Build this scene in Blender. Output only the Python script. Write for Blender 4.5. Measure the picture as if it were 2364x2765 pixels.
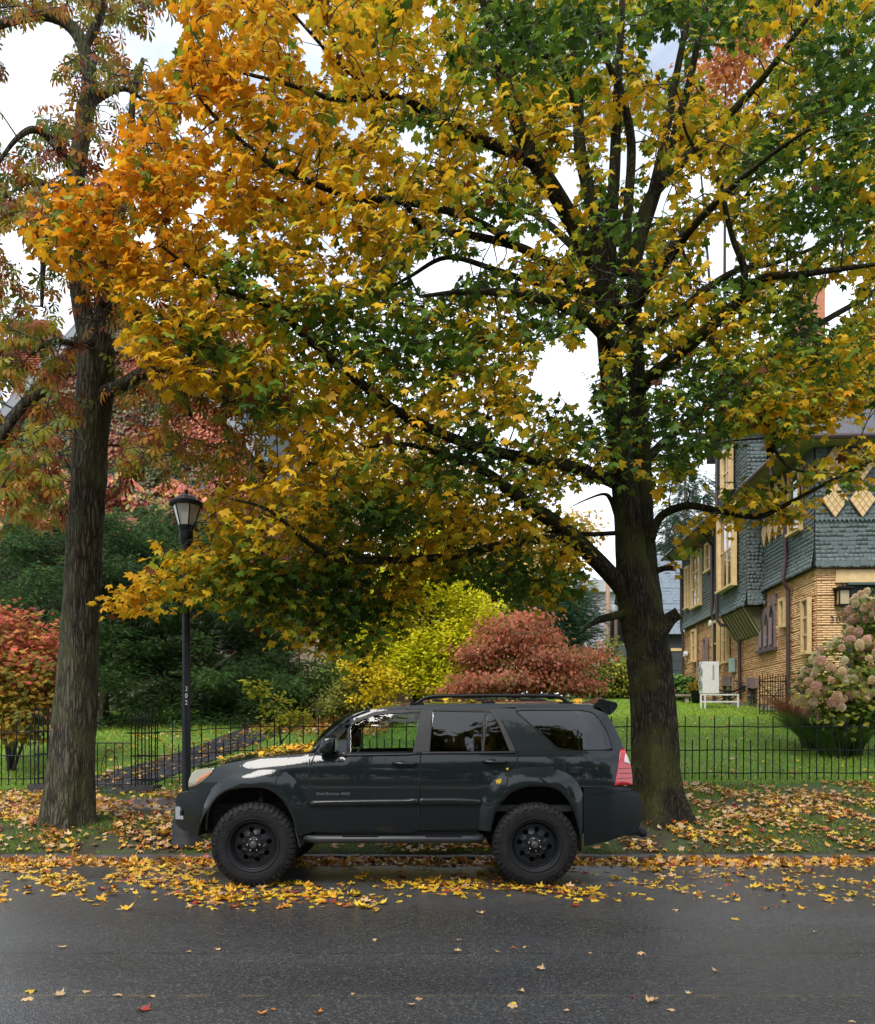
import bpy, bmesh, math, random
import numpy as np
from mathutils import Vector, Matrix

for o in list(bpy.data.objects):
    bpy.data.objects.remove(o)
SC = bpy.context.scene
COL = SC.collection
random.seed(7)
RNG = np.random.default_rng(11)
PI = math.pi

# ------------------------------------------------------------------ camera
# level camera with a raised lens (verticals stay vertical); F, CX, HY describe it in photo pixels
F, CX, HY, CAMH = 2247.0, 1182.0, 1970.0, 1.56
cam = bpy.data.cameras.new('camera')
cam.sensor_width = 36.0
cam.lens = 36.0 * F / 2765.0
cam.shift_y = (HY - 1382.5) / 2765.0
cam.clip_start = 0.1
cam.clip_end = 2000.0
camo = bpy.data.objects.new('camera', cam)
COL.objects.link(camo)
camo.location = (0, 0, CAMH)
camo.rotation_euler = (PI / 2, 0, 0)
SC.camera = camo

# ------------------------------------------------------------------ overcast sky and soft sun
W = bpy.data.worlds.new('World')
SC.world = W
W.use_nodes = True
nt = W.node_tree
nt.nodes.clear()
N = nt.nodes.new
L = nt.links.new
SUN_EL, SUN_AZ = math.radians(52), math.radians(205)
sky = N('ShaderNodeTexSky')
sky.sky_type = 'NISHITA'
sky.sun_disc = False
sky.sun_elevation = SUN_EL
sky.sun_rotation = SUN_AZ
sky.dust_density = 2.0
tc = N('ShaderNodeTexCoord')
mp = N('ShaderNodeMapping')
mp.inputs['Scale'].default_value = (1.0, 1.0, 2.4)
nz = N('ShaderNodeTexNoise')
nz.inputs['Scale'].default_value = 1.7
nz.inputs['Detail'].default_value = 6
nz.inputs['Roughness'].default_value = 0.55
cr = N('ShaderNodeValToRGB')
cr.color_ramp.elements[0].position = 0.36
cr.color_ramp.elements[0].color = (0.22, 0.22, 0.22, 1)
cr.color_ramp.elements[1].position = 0.60
cr.color_ramp.elements[1].color = (1, 1, 1, 1)
cloud = N('ShaderNodeRGB')
cloud.outputs[0].default_value = (9.0, 9.7, 10.6, 1)      # same physical units as the sky texture
mx = N('ShaderNodeMixRGB')
bg = N('ShaderNodeBackground')
bg.inputs['Strength'].default_value = 0.086
wo = N('ShaderNodeOutputWorld')
L(tc.outputs['Generated'], mp.inputs['Vector'])
L(mp.outputs['Vector'], nz.inputs['Vector'])
L(nz.outputs['Fac'], cr.inputs['Fac'])
L(cr.outputs['Color'], mx.inputs['Fac'])
L(sky.outputs['Color'], mx.inputs['Color1'])
L(cloud.outputs['Color'], mx.inputs['Color2'])
L(mx.outputs['Color'], bg.inputs['Color'])
L(bg.outputs['Background'], wo.inputs['Surface'])

sun = bpy.data.lights.new('sun', 'SUN')
sun.energy = 1.5
sun.angle = math.radians(25)
sun.color = (1.0, 0.96, 0.9)
suno = bpy.data.objects.new('sun', sun)
COL.objects.link(suno)
# light comes from behind the camera, high and a little from the left
sd = Vector((math.sin(SUN_AZ) * math.cos(SUN_EL), math.cos(SUN_AZ) * math.cos(SUN_EL), math.sin(SUN_EL)))
suno.rotation_euler = sd.to_track_quat('Z', 'Y').to_euler()

SC.view_settings.view_transform = 'Standard'
SC.view_settings.look = 'None'
SC.view_settings.exposure = 1.12
SC.view_settings.gamma = 1.0
SC.view_settings.use_curve_mapping = False
SC.render.engine = 'CYCLES'
SC.cycles.max_bounces = 8
SC.cycles.diffuse_bounces = 4
SC.cycles.glossy_bounces = 3
SC.cycles.transmission_bounces = 4
SC.cycles.transparent_max_bounces = 12
SC.cycles.use_denoising = True
SC.cycles.sample_clamp_indirect = 6.0


# ------------------------------------------------------------------ helpers
def at(px, py, D):
    return Vector(((px - CX) * D / F, D, CAMH - (py - HY) * D / F))


def dt(dx, dy, D):                       # same from a 1772-wide view of the photo
    return at(dx * 1.33409, dy * 1.33409, D)


def sst(a, b, x):
    t = min(1.0, max(0.0, (x - a) / (b - a)))
    return t * t * (3 - 2 * t)


MATS = {}


def nodes_of(name):
    m = bpy.data.materials.new(name)
    m.use_nodes = True
    t = m.node_tree
    b = t.nodes['Principled BSDF']
    MATS[name] = m
    return m, t, b


def mat(name, col, rough=0.6, metal=0.0, spec=0.5, var=0.0, vscale=8.0, bump=0.0, bscale=40.0, stretch=(1, 1, 1),
        col2=None, coat=0.0, rvar=0.0, detail=4):
    if name in MATS:
        return MATS[name]
    m, t, b = nodes_of(name)
    b.inputs['Base Color'].default_value = (*col, 1)
    b.inputs['Roughness'].default_value = rough
    b.inputs['Metallic'].default_value = metal
    b.inputs['Specular IOR Level'].default_value = spec
    if coat:
        b.inputs['Coat Weight'].default_value = coat
        b.inputs['Coat Roughness'].default_value = 0.04
    tcn = t.nodes.new('ShaderNodeTexCoord')
    mpn = t.nodes.new('ShaderNodeMapping')
    mpn.inputs['Scale'].default_value = stretch
    t.links.new(tcn.outputs['Object'], mpn.inputs['Vector'])
    if var > 0 or col2 is not None or rvar > 0:
        n = t.nodes.new('ShaderNodeTexNoise')
        n.inputs['Scale'].default_value = vscale
        n.inputs['Detail'].default_value = detail
        t.links.new(mpn.outputs['Vector'], n.inputs['Vector'])
        r = t.nodes.new('ShaderNodeValToRGB')
        c2 = col2 if col2 is not None else tuple(min(1, c * (1 + var)) for c in col)
        c1 = col if col2 is not None else tuple(c * (1 - var) for c in col)
        r.color_ramp.elements[0].position = 0.32
        r.color_ramp.elements[1].position = 0.68
        r.color_ramp.elements[0].color = (*c1, 1)
        r.color_ramp.elements[1].color = (*c2, 1)
        t.links.new(n.outputs['Fac'], r.inputs['Fac'])
        t.links.new(r.outputs['Color'], b.inputs['Base Color'])
        if rvar > 0:
            mr = t.nodes.new('ShaderNodeMapRange')
            mr.inputs['From Min'].default_value = 0.3
            mr.inputs['From Max'].default_value = 0.7
            mr.inputs['To Min'].default_value = max(0.02, rough - rvar)
            mr.inputs['To Max'].default_value = min(1, rough + rvar)
            t.links.new(n.outputs['Fac'], mr.inputs['Value'])
            t.links.new(mr.outputs['Result'], b.inputs['Roughness'])
    if bump > 0:
        n2 = t.nodes.new('ShaderNodeTexNoise')
        n2.inputs['Scale'].default_value = bscale
        n2.inputs['Detail'].default_value = 5
        t.links.new(mpn.outputs['Vector'], n2.inputs['Vector'])
        bp = t.nodes.new('ShaderNodeBump')
        bp.inputs['Strength'].default_value = bump
        bp.inputs['Distance'].default_value = 0.02
        t.links.new(n2.outputs['Fac'], bp.inputs['Height'])
        t.links.new(bp.outputs['Normal'], b.inputs['Normal'])
    return m


def leaf_mat(name, trans=0.45, rough=0.45, spec=0.35):
    """colour from the mesh attribute Col; thin leaf that lets light through"""
    m, t, b = nodes_of(name)
    a = t.nodes.new('ShaderNodeAttribute')
    a.attribute_name = 'Col'
    t.links.new(a.outputs['Color'], b.inputs['Base Color'])
    b.inputs['Roughness'].default_value = rough
    b.inputs['Specular IOR Level'].default_value = spec
    tr = t.nodes.new('ShaderNodeBsdfTranslucent')
    g = t.nodes.new('ShaderNodeGamma')
    g.inputs['Gamma'].default_value = 1.05
    t.links.new(a.outputs['Color'], g.inputs['Color'])
    t.links.new(g.outputs['Color'], tr.inputs['Color'])
    mix = t.nodes.new('ShaderNodeMixShader')
    mix.inputs['Fac'].default_value = trans
    out = t.nodes['Material Output']
    t.links.new(b.outputs['BSDF'], mix.inputs[1])
    t.links.new(tr.outputs['BSDF'], mix.inputs[2])
    t.links.new(mix.outputs['Shader'], out.inputs['Surface'])
    return m


def raw_mesh(name, V, Fc, smooth=False, C=None):
    me = bpy.data.meshes.new(name)
    me.from_pydata([tuple(v) for v in V], [], [tuple(f) for f in Fc])
    if smooth:
        me.polygons.foreach_set('use_smooth', [True] * len(me.polygons))
    me.update()
    return me


def tri_mesh(name, V, T, C=None, smooth=False):
    """V (n,3) float, T (m,3) int, C (n,3) colour per vertex"""
    V = np.asarray(V, np.float32)
    T = np.asarray(T, np.int32)
    me = bpy.data.meshes.new(name)
    me.vertices.add(len(V))
    me.vertices.foreach_set('co', V.ravel())
    me.loops.add(T.size)
    me.loops.foreach_set('vertex_index', T.ravel())
    me.polygons.add(len(T))
    me.polygons.foreach_set('loop_start', np.arange(0, T.size, 3, dtype=np.int32))
    me.polygons.foreach_set('loop_total', np.full(len(T), 3, np.int32))
    if smooth:
        me.polygons.foreach_set('use_smooth', np.ones(len(T), bool))
    if C is not None:
        at_ = me.attributes.new('Col', 'FLOAT_COLOR', 'POINT')
        c4 = np.ones((len(V), 4), np.float32)
        c4[:, :3] = C
        at_.data.foreach_set('color', c4.ravel())
    me.update(calc_edges=True)
    me.validate()
    return me


def put(name, me, m, parent=None, kind=None):
    o = bpy.data.objects.new(name, me)
    COL.objects.link(o)
    if m is not None and not me.materials:
        me.materials.append(m)
    if parent is not None:
        o.parent = parent
        if 'wl' in parent:                      # part meshes are written in world metres, the Empty sits at the thing's base
            o.matrix_parent_inverse = Matrix.Translation(-Vector(parent['wl']))
    if kind:
        o['kind'] = kind
    return o


def tag(o, label=None, cat=None, group=None, kind=None):
    if label:
        o['label'] = label
    if cat:
        o['category'] = cat
    if group:
        o['group'] = group
    if kind:
        o['kind'] = kind
    return o


def thing(name, loc, label, cat, group=None):
    o = bpy.data.objects.new(name, None)
    COL.objects.link(o)
    o.empty_display_size = 0.1
    o.location = loc
    o['wl'] = [float(v) for v in loc]
    return tag(o, label, cat, group)


class MB:
    """collects boxes, tubes, sheets; build() links them as one mesh object"""

    def __init__(s):
        s.V = []
        s.F = []

    def add(s, V, Fc):
        k = len(s.V)
        s.V += [tuple(v) for v in V]
        s.F += [tuple(i + k for i in f) for f in Fc]
        return s

    def box(s, c, d, M=None):
        hx, hy, hz = d[0] / 2, d[1] / 2, d[2] / 2
        v = [Vector((x, y, z)) for x in (-hx, hx) for y in (-hy, hy) for z in (-hz, hz)]
        if M is not None:
            v = [M @ p for p in v]
        c = Vector(c)
        return s.add([p + c for p in v], [(0, 1, 3, 2), (4, 6, 7, 5), (0, 4, 5, 1), (2, 3, 7, 6), (0, 2, 6, 4), (1, 5, 7, 3)])

    def box2(s, a, b):
        return s.box([(a[i] + b[i]) / 2 for i in range(3)], [abs(b[i] - a[i]) for i in range(3)])

    def tube(s, P, R, n=8, cap=True):
        P = [Vector(p) for p in P]
        if not hasattr(R, '__len__'):
            R = [R] * len(P)
        k0 = len(s.V)
        up = None
        for i, p in enumerate(P):
            t = (P[min(i + 1, len(P) - 1)] - P[max(i - 1, 0)])
            t = t.normalized() if t.length > 1e-9 else Vector((0, 0, 1))
            if up is None:
                up = Vector((1, 0, 0)) if abs(t.x) < .8 else Vector((0, 1, 0))
            a = (up - t * up.dot(t)).normalized()
            b = t.cross(a)
            up = a
            for j in range(n):
                an = 2 * PI * j / n
                s.V.append(tuple(p + (a * math.cos(an) + b * math.sin(an)) * R[i]))
        for i in range(len(P) - 1):
            for j in range(n):
                q = k0 + i * n
                s.F.append((q + j, q + (j + 1) % n, q + n + (j + 1) % n, q + n + j))
        if cap:
            s.F.append(tuple(k0 + j for j in range(n))[::-1])
            e = k0 + (len(P) - 1) * n
            s.F.append(tuple(e + j for j in range(n)))
        return s

    def lathe(s, prof, c=(0, 0, 0), n=24, axis='z', cap=True, sx=1, sy=1):
        k0 = len(s.V)
        c = Vector(c)
        for (r, h) in prof:
            for j in range(n):
                a = 2 * PI * j / n
                u, v = r * math.cos(a), r * math.sin(a)
                p = {'z': (u * sx, v * sy, h), 'y': (u, h, v), 'x': (h, u, v)}[axis]
                s.V.append(tuple(Vector(p) + c))
        for i in range(len(prof) - 1):
            for j in range(n):
                q = k0 + i * n
                s.F.append((q + j, q + (j + 1) % n, q + n + (j + 1) % n, q + n + j))
        if cap:
            s.F.append(tuple(k0 + j for j in range(n))[::-1])
            e = k0 + (len(prof) - 1) * n
            s.F.append(tuple(e + j for j in range(n)))
        return s

    def prism(s, poly, a, b):
        """poly: list of points, extruded by vectors a -> b"""
        n = len(poly)
        a, b = Vector(a), Vector(b)
        V = [Vector(p) + a for p in poly] + [Vector(p) + b for p in poly]
        Fc = [tuple(range(n))[::-1], tuple(range(n, 2 * n))] + [(i, (i + 1) % n, n + (i + 1) % n, n + i) for i in range(n)]
        return s.add(V, Fc)

    def quad(s, a, b, c, d):
        return s.add([a, b, c, d], [(0, 1, 2, 3)])

    def build(s, name, m, parent=None, smooth=False, kind=None):
        me = raw_mesh(name, s.V, s.F, smooth)
        bm = bmesh.new()
        bm.from_mesh(me)
        bmesh.ops.recalc_face_normals(bm, faces=bm.faces)
        bm.to_mesh(me)
        bm.free()
        return put(name, me, m, parent, kind)


def smooth_angle(o, deg=35):
    me = o.data
    me.polygons.foreach_set('use_smooth', [True] * len(me.polygons))
    bm = bmesh.new()
    bm.from_mesh(me)
    lim = math.radians(deg)
    for e in bm.edges:
        if len(e.link_faces) == 2 and e.calc_face_angle(0) > lim:
            e.smooth = False
    bm.to_mesh(me)
    bm.free()
    return o


def catmull(P, k=5):
    P = [np.array(p, float) for p in P]
    out = []
    for i in range(len(P) - 1):
        p0, p1, p2, p3 = P[max(i - 1, 0)], P[i], P[i + 1], P[min(i + 2, len(P) - 1)]
        for j in range(k):
            t = j / k
            out.append(.5 * ((2 * p1) + (-p0 + p2) * t + (2 * p0 - 5 * p1 + 4 * p2 - p3) * t * t + (-p0 + 3 * p1 - 3 * p2 + p3) * t ** 3))
    out.append(P[-1])
    return np.array(out)


def unit(a):
    return a / np.maximum(np.linalg.norm(a, axis=-1, keepdims=True), 1e-9)


def frames(tip, nrm):
    """(n,3) tip direction and rough normal -> (n,3,3) rotation, columns side, tip, normal"""
    y = unit(tip)
    x = unit(np.cross(y, nrm))
    z = np.cross(x, y)
    return np.stack([x, y, z], axis=2)


def instance(name, bv, bt, R, P, S, C, cj=0.0, rng=RNG):
    """many copies of a small shape as one mesh with a colour per copy"""
    n = len(P)
    bv = np.asarray(bv, float)
    bt = np.asarray(bt)
    V = np.einsum('nij,vj->nvi', R, bv) * np.asarray(S).reshape(n, 1, 1) + np.asarray(P)[:, None, :]
    T = bt[None] + (np.arange(n) * len(bv))[:, None, None]
    Cc = np.repeat(np.asarray(C), len(bv), axis=0)
    Cc = Cc * rng.uniform(.82, 1.15, (len(Cc), 1))
    return tri_mesh(name, V.reshape(-1, 3), T.reshape(-1, 3), Cc)


def maple_shape(fine=False, curl=0.25, twist=0.0):
    h = [(0, 1.0), (13, .74), (27, .58), (48, .96), (63, .72), (80, .56), (103, .80), (132, .50), (174, .26)]
    if fine:
        h = [(0, 1.0), (9, .78), (16, .80), (22, .62), (28, .56), (37, .74), (42, .74), (50, .97), (59, .74), (65, .77), (73, .58), (81, .54), (94, .66),
             (105, .80), (118, .58), (135, .50), (172, .26)]
    pts = [(0., 0.)]
    ring = [(a, r) for a, r in h] + [(-a, r) for a, r in reversed(h[1:])]
    for a, r in ring:
        pts.append((r * math.sin(math.radians(a)), r * math.cos(math.radians(a))))
    n = len(pts) - 1
    T = [(0, 1 + (i + 1) % n, 1 + i) for i in range(n)]
    V = [(x, y, -curl * (x * x + .6 * y * y) + .10 * abs(x) + twist * x * y + .05 * math.sin(7 * x + 3 * y)) for x, y in pts]
    return np.array(V), np.array(T)


def oval_shape(w=.5, fold=.12):
    V = [(0, 0, 0), (w * .8, .35, fold), (w * .7, .7, fold), (0, 1.05, -.12), (-w * .7, .7, fold), (-w * .8, .35, fold)]
    T = [(0, 1, 2), (0, 2, 3), (0, 3, 4), (0, 4, 5)]
    return np.array(V, float), np.array(T)


def diamond_shape(w=.4):
    V = [(0, 0, 0), (w, .5, .06), (0, 1, -.1), (-w, .5, .06)]
    return np.array(V, float), np.array([(0, 1, 2), (0, 2, 3)])


def chestnut_shape():
    V, T = [], []
    for k, (a, r) in enumerate([(-95, .62), (-52, .85), (-17, 1.0), (19, .98), (55, .82), (98, .6)]):
        a = math.radians(a)
        d = np.array([math.sin(a), math.cos(a), 0])
        s_ = np.array([math.cos(a), -math.sin(a), 0])
        b = len(V)
        for u, w, z in ((0.04, .01, 0), (.55, .10, .02), (.78, .15, -.10), (1.0, 0, -.32), (.78, -.15, -.10), (.55, -.10, .02)):
            V.append(d * u * r + s_ * w * r + np.array([0, 0, z * r + .04 * u]))
        T += [(b, b + 1, b + 5), (b + 1, b + 2, b + 5), (b + 5, b + 2, b + 4), (b + 2, b + 3, b + 4)]
    return np.array(V), np.array(T)


def spray_shape():
    """flat conifer spray: a rib with short side shoots"""
    V, T = [], []
    for k in range(5):
        y = .10 + .19 * k
        l = .46 * (1 - .11 * k)
        for s_ in (-1, 1):
            b = len(V)
            V += [(0, y - .03, 0), (s_ * l, y + .30, -.12), (s_ * l * .35, y + .10, .03)]
            T.append((b, b + 1, b + 2) if s_ > 0 else (b, b + 2, b + 1))
    b = len(V)
    V += [(-.045, 0, 0), (.045, 0, 0), (0, 1.25, -.14)]
    T.append((b, b + 1, b + 2))
    return np.array(V, float), np.array(T)


# terrain --------------------------------------------------------------------
KERB_Y = 10.25
_py = [10.3, 10.42, 10.7, 11.6, 12.6, 14.6, 19, 23, 28, 32, 40, 60, 120, 400]
_pz = [0.0, 0.01, .09, .27, .40, .62, 1.45, 1.9, 2.27, 2.57, 3.2, 4.0, 5.0, 6.0]


def gz(x, y):
    z = float(np.interp(y, _py, _pz))
    if y < 10.398:
        return -.35
    z -= .12 * (1 - sst(-5.2, -3.0, x)) * sst(11.0, 13.2, y) * (1 - sst(16, 22, y))
    z += .02 * math.sin(x * 1.3 + y * .7) * sst(10.5, 12, y) + .015 * math.sin(x * 2.9 - y * 1.7) * sst(10.5, 12, y)
    return z


def rz(x, y):
    return float(np.interp(y, [-40, -3, 3.0, 8.2, 9.6, 10.25], [-.1, -.1, .015, 0, -.02, -.085]))
# ------------------------------------------------------------------ setting: road, kerb, ground, path
def road_material():
    m, t, b = nodes_of('wet_asphalt')
    n = t.nodes.new
    l = t.links.new
    tcn = n('ShaderNodeTexCoord')
    v = n('ShaderNodeTexVoronoi')
    v.inputs['Scale'].default_value = 85
    v.inputs['Randomness'].default_value = 1
    n1 = n('ShaderNodeTexNoise')
    n1.inputs['Scale'].default_value = 140
    n1.inputs['Detail'].default_value = 4
    n2 = n('ShaderNodeTexNoise')
    n2.inputs['Scale'].default_value = .55
    n2.inputs['Detail'].default_value = 5
    mp2 = n('ShaderNodeMapping')
    mp2.inputs['Scale'].default_value = (.45, 1.5, 1)
    for q in (v, n1):
        l(tcn.outputs['Object'], q.inputs['Vector'])
    l(tcn.outputs['Object'], mp2.inputs['Vector'])
    l(mp2.outputs['Vector'], n2.inputs['Vector'])
    # stones: random grey per cell
    sp = n('ShaderNodeSeparateColor')
    l(v.outputs['Color'], sp.inputs['Color'])
    r = n('ShaderNodeValToRGB')
    e = r.color_ramp.elements
    e[0].position, e[0].color = 0.0, (.030, .031, .033, 1)
    e[1].position, e[1].color = 1.0, (.12, .118, .114, 1)
    k = r.color_ramp.elements.new(.55)
    k.color = (.046, .047, .049, 1)
    k = r.color_ramp.elements.new(.86)
    k.color = (.066, .066, .066, 1)
    l(sp.outputs[0], r.inputs['Fac'])
    # long seam and a worn yellow line running along the street
    sx = n('ShaderNodeSeparateXYZ')
    l(tcn.outputs['Object'], sx.inputs['Vector'])

    def band(y0, w, wob):
        nn = n('ShaderNodeTexNoise')
        nn.inputs['Scale'].default_value = 2.2
        nn.inputs['Detail'].default_value = 6
        l(tcn.outputs['Object'], nn.inputs['Vector'])
        a = n('ShaderNodeMath')
        a.operation = 'MULTIPLY_ADD'
        l(nn.outputs['Fac'], a.inputs[0])
        a.inputs[1].default_value = wob
        a.inputs[2].default_value = -y0 - wob / 2
        s = n('ShaderNodeMath')
        s.operation = 'ADD'
        l(sx.outputs['Y'], s.inputs[0])
        l(a.outputs[0], s.inputs[1])
        ab = n('ShaderNodeMath')
        ab.operation = 'ABSOLUTE'
        l(s.outputs[0], ab.inputs[0])
        mr = n('ShaderNodeMapRange')
        mr.inputs['From Min'].default_value = w
        mr.inputs['From Max'].default_value = w * 2.2
        mr.inputs['To Min'].default_value = 1
        mr.inputs['To Max'].default_value = 0
        l(ab.outputs[0], mr.inputs['Value'])
        g = n('ShaderNodeTexNoise')
        g.inputs['Scale'].default_value = 6
        g.inputs['Detail'].default_value = 5
        l(tcn.outputs['Object'], g.inputs['Vector'])
        g2 = n('ShaderNodeMapRange')
        g2.inputs['From Min'].default_value = .42
        g2.inputs['From Max'].default_value = .62
        l(g.outputs['Fac'], g2.inputs['Value'])
        mm = n('ShaderNodeMath')
        mm.operation = 'MULTIPLY'
        l(mr.outputs['Result'], mm.inputs[0])
        l(g2.outputs['Result'], mm.inputs[1])
        return mm
    seam = band(5.78, .006, .05)
    yel = band(4.85, .012, .03)
    c1 = n('ShaderNodeMixRGB')
    l(seam.outputs[0], c1.inputs['Fac'])
    l(r.outputs['Color'], c1.inputs['Color1'])
    c1.inputs['Color2'].default_value = (.008, .008, .008, 1)
    ys = n('ShaderNodeMath')
    ys.operation = 'MULTIPLY'
    ys.inputs[1].default_value = .22
    l(yel.outputs[0], ys.inputs[0])
    c2 = n('ShaderNodeMixRGB')
    l(ys.outputs[0], c2.inputs['Fac'])
    l(c1.outputs['Color'], c2.inputs['Color1'])
    c2.inputs['Color2'].default_value = (.30, .22, .07, 1)
    # slow tone change: older, paler patches
    c3 = n('ShaderNodeMixRGB')
    c3.blend_type = 'MULTIPLY'
    c3.inputs['Fac'].default_value = .8
    rr = n('ShaderNodeValToRGB')
    rr.color_ramp.elements[0].position = .35
    rr.color_ramp.elements[0].color = (.75, .76, .78, 1)
    rr.color_ramp.elements[1].position = .65
    rr.color_ramp.elements[1].color = (1.15, 1.12, 1.08, 1)
    l(n2.outputs['Fac'], rr.inputs['Fac'])
    l(c2.outputs['Color'], c3.inputs['Color1'])
    l(rr.outputs['Color'], c3.inputs['Color2'])
    l(c3.outputs['Color'], b.inputs['Base Color'])
    mr = n('ShaderNodeMapRange')
    mr.inputs['From Min'].default_value = .35
    mr.inputs['From Max'].default_value = .65
    mr.inputs['To Min'].default_value = .20
    mr.inputs['To Max'].default_value = .40
    l(n2.outputs['Fac'], mr.inputs['Value'])
    l(mr.outputs['Result'], b.inputs['Roughness'])
    b.inputs['Specular IOR Level'].default_value = .5
    ad = n('ShaderNodeMath')
    ad.operation = 'ADD'
    l(v.outputs['Distance'], ad.inputs[0])
    l(n1.outputs['Fac'], ad.inputs[1])
    bp = n('ShaderNodeBump')
    bp.inputs['Strength'].default_value = .42
    bp.inputs['Distance'].default_value = .006
    l(ad.outputs[0], bp.inputs['Height'])
    l(bp.outputs['Normal'], b.inputs['Normal'])
    return m


def ground_material():
    m, t, b = nodes_of('lawn_soil')
    n = t.nodes.new
    l = t.links.new
    tcn = n('ShaderNodeTexCoord')
    a = n('ShaderNodeTexNoise')
    a.inputs['Scale'].default_value = 1.3
    a.inputs['Detail'].default_value = 8
    c = n('ShaderNodeTexNoise')
    c.inputs['Scale'].default_value = 45
    c.inputs['Detail'].default_value = 6
    for q in (a, c):
        l(tcn.outputs['Object'], q.inputs['Vector'])
    r = n('ShaderNodeValToRGB')
    e = r.color_ramp.elements
    e[0].position, e[0].color = .33, (.09, .18, .018, 1)
    e[1].position, e[1].color = .66, (.17, .32, .03, 1)
    l(a.outputs['Fac'], r.inputs['Fac'])
    r2 = n('ShaderNodeValToRGB')
    r2.color_ramp.elements[0].position = .38
    r2.color_ramp.elements[0].color = (.35, .32, .22, 1)
    r2.color_ramp.elements[1].position = .6
    r2.color_ramp.elements[1].color = (1.15, 1.15, 1.1, 1)
    l(c.outputs['Fac'], r2.inputs['Fac'])
    mx_ = n('ShaderNodeMixRGB')
    mx_.blend_type = 'MULTIPLY'
    mx_.inputs['Fac'].default_value = 1
    l(r.outputs['Color'], mx_.inputs['Color1'])
    l(r2.outputs['Color'], mx_.inputs['Color2'])
    # the street verge is thinner grass over brown soil
    sx = n('ShaderNodeSeparateXYZ')
    l(tcn.outputs['Object'], sx.inputs['Vector'])
    mr = n('ShaderNodeMapRange')
    mr.inputs['From Min'].default_value = 13.2
    mr.inputs['From Max'].default_value = 15.2
    l(sx.outputs['Y'], mr.inputs['Value'])
    soil = n('ShaderNodeValToRGB')
    soil.color_ramp.elements[0].position = .4
    soil.color_ramp.elements[0].color = (.035, .025, .014, 1)
    soil.color_ramp.elements[1].position = .6
    soil.color_ramp.elements[1].color = (.045, .06, .014, 1)
    l(a.outputs['Fac'], soil.inputs['Fac'])
    m2 = n('ShaderNodeMixRGB')
    l(mr.outputs['Result'], m2.inputs['Fac'])
    l(soil.outputs['Color'], m2.inputs['Color1'])
    l(mx_.outputs['Color'], m2.inputs['Color2'])
    l(m2.outputs['Color'], b.inputs['Base Color'])
    b.inputs['Roughness'].default_value = .8
    bp = n('ShaderNodeBump')
    bp.inputs['Strength'].default_value = .8
    bp.inputs['Distance'].default_value = .05
    l(c.outputs['Fac'], bp.inputs['Height'])
    l(bp.outputs['Normal'], b.inputs['Normal'])
    return m


def grid_sheet(xs, ys, fz):
    V = [(x, y, fz(x, y)) for y in ys for x in xs]
    n = len(xs)
    Fc = [(j * n + i, j * n + i + 1, (j + 1) * n + i + 1, (j + 1) * n + i) for j in range(len(ys) - 1) for i in range(n - 1)]
    return V, Fc


V, Fc = grid_sheet([-200, -60, -20, -8, 0, 8, 20, 60, 200], [-3.0, 0, 3, 5.5, 8.2, 9.0, 9.6, 10.0, 10.26], rz)
put('road', raw_mesh('road', V, Fc), road_material(), kind='structure')

xs = sorted(set([-400, -150, -70, -40, -25, 25, 40, 70, 150, 400] + [round(-18 + .5 * i, 2) for i in range(73)]))
ys = [10.397, 10.40, 10.55] + [round(10.7 + .4 * i, 2) for i in range(50)] + [31.5, 33, 35, 38, 42, 48, 55, 65, 80, 120, 200, 400]
V, Fc = grid_sheet(xs, ys, gz)
GROUND = put('ground', raw_mesh('ground', V, Fc, True), ground_material(), kind='structure')
# the far verge behind the camera
V, Fc = grid_sheet([-200, -40, 0, 40, 200], [-400, -60, -20, -8, -3.15], lambda x, y: .05)
put('far_verge', raw_mesh('far_verge', V, Fc), MATS['lawn_soil'], kind='structure')

# kerb: dark granite stones, each its own piece
KERB = bpy.data.objects.new('kerb', None)
COL.objects.link(KERB)
KERB['kind'] = 'structure'
km = mat('granite_kerb', (.055, .05, .045), .7, var=.45, vscale=9, bump=.5, bscale=30)
x = -14.0
k = 0
while x < 14:
    ln = random.uniform(1.5, 2.5)
    mb = MB()
    nseg = 10
    prof = [(10.25, -.16), (10.25, -.02), (10.262, -.003), (10.40, 0.0), (10.41, -.16)]
    for i in range(nseg + 1):
        xx = x + .008 + (ln - .016) * i / nseg
        for (yy, zz) in prof:
            mb.V.append((xx, yy + random.uniform(-.007, .007), zz + random.uniform(-.006, .006) + .003 * (k % 3)))
    q = len(prof)
    for i in range(nseg):
        for j in range(q - 1):
            mb.F.append((i * q + j, (i + 1) * q + j, (i + 1) * q + j + 1, i * q + j + 1))
    mb.F.append(tuple(range(q)))
    mb.F.append(tuple(nseg * q + j for j in range(q))[::-1])
    mb.build('kerb_stone', km, KERB)
    x += ln
    k += 1
mb = MB()
mb.box2((-200, 10.26, -.2), (-14.02, 10.41, -.002))
mb.box2((14.02 + 1.7, 10.26, -.2), (200, 10.41, -.002))
mb.build('kerb_stone', km, KERB)


def slab_poly(pts, zf, th, gapz=.012):
    mb = MB()
    n = len(pts)
    top = [(p[0], p[1], zf(p[0], p[1]) + gapz + random.uniform(-.004, .004)) for p in pts]
    bot = [(p[0], p[1], t[2] - th) for p, t in zip(pts, top)]
    mb.add(top + bot, [tuple(range(n))] + [(i, i + n, (i + 1) % n + n, (i + 1) % n) for i in range(n)])
    return mb


slate = mat('wet_slate', (.045, .048, .055), .28, var=.35, vscale=3, bump=.25, bscale=22, rvar=.14)
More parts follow.
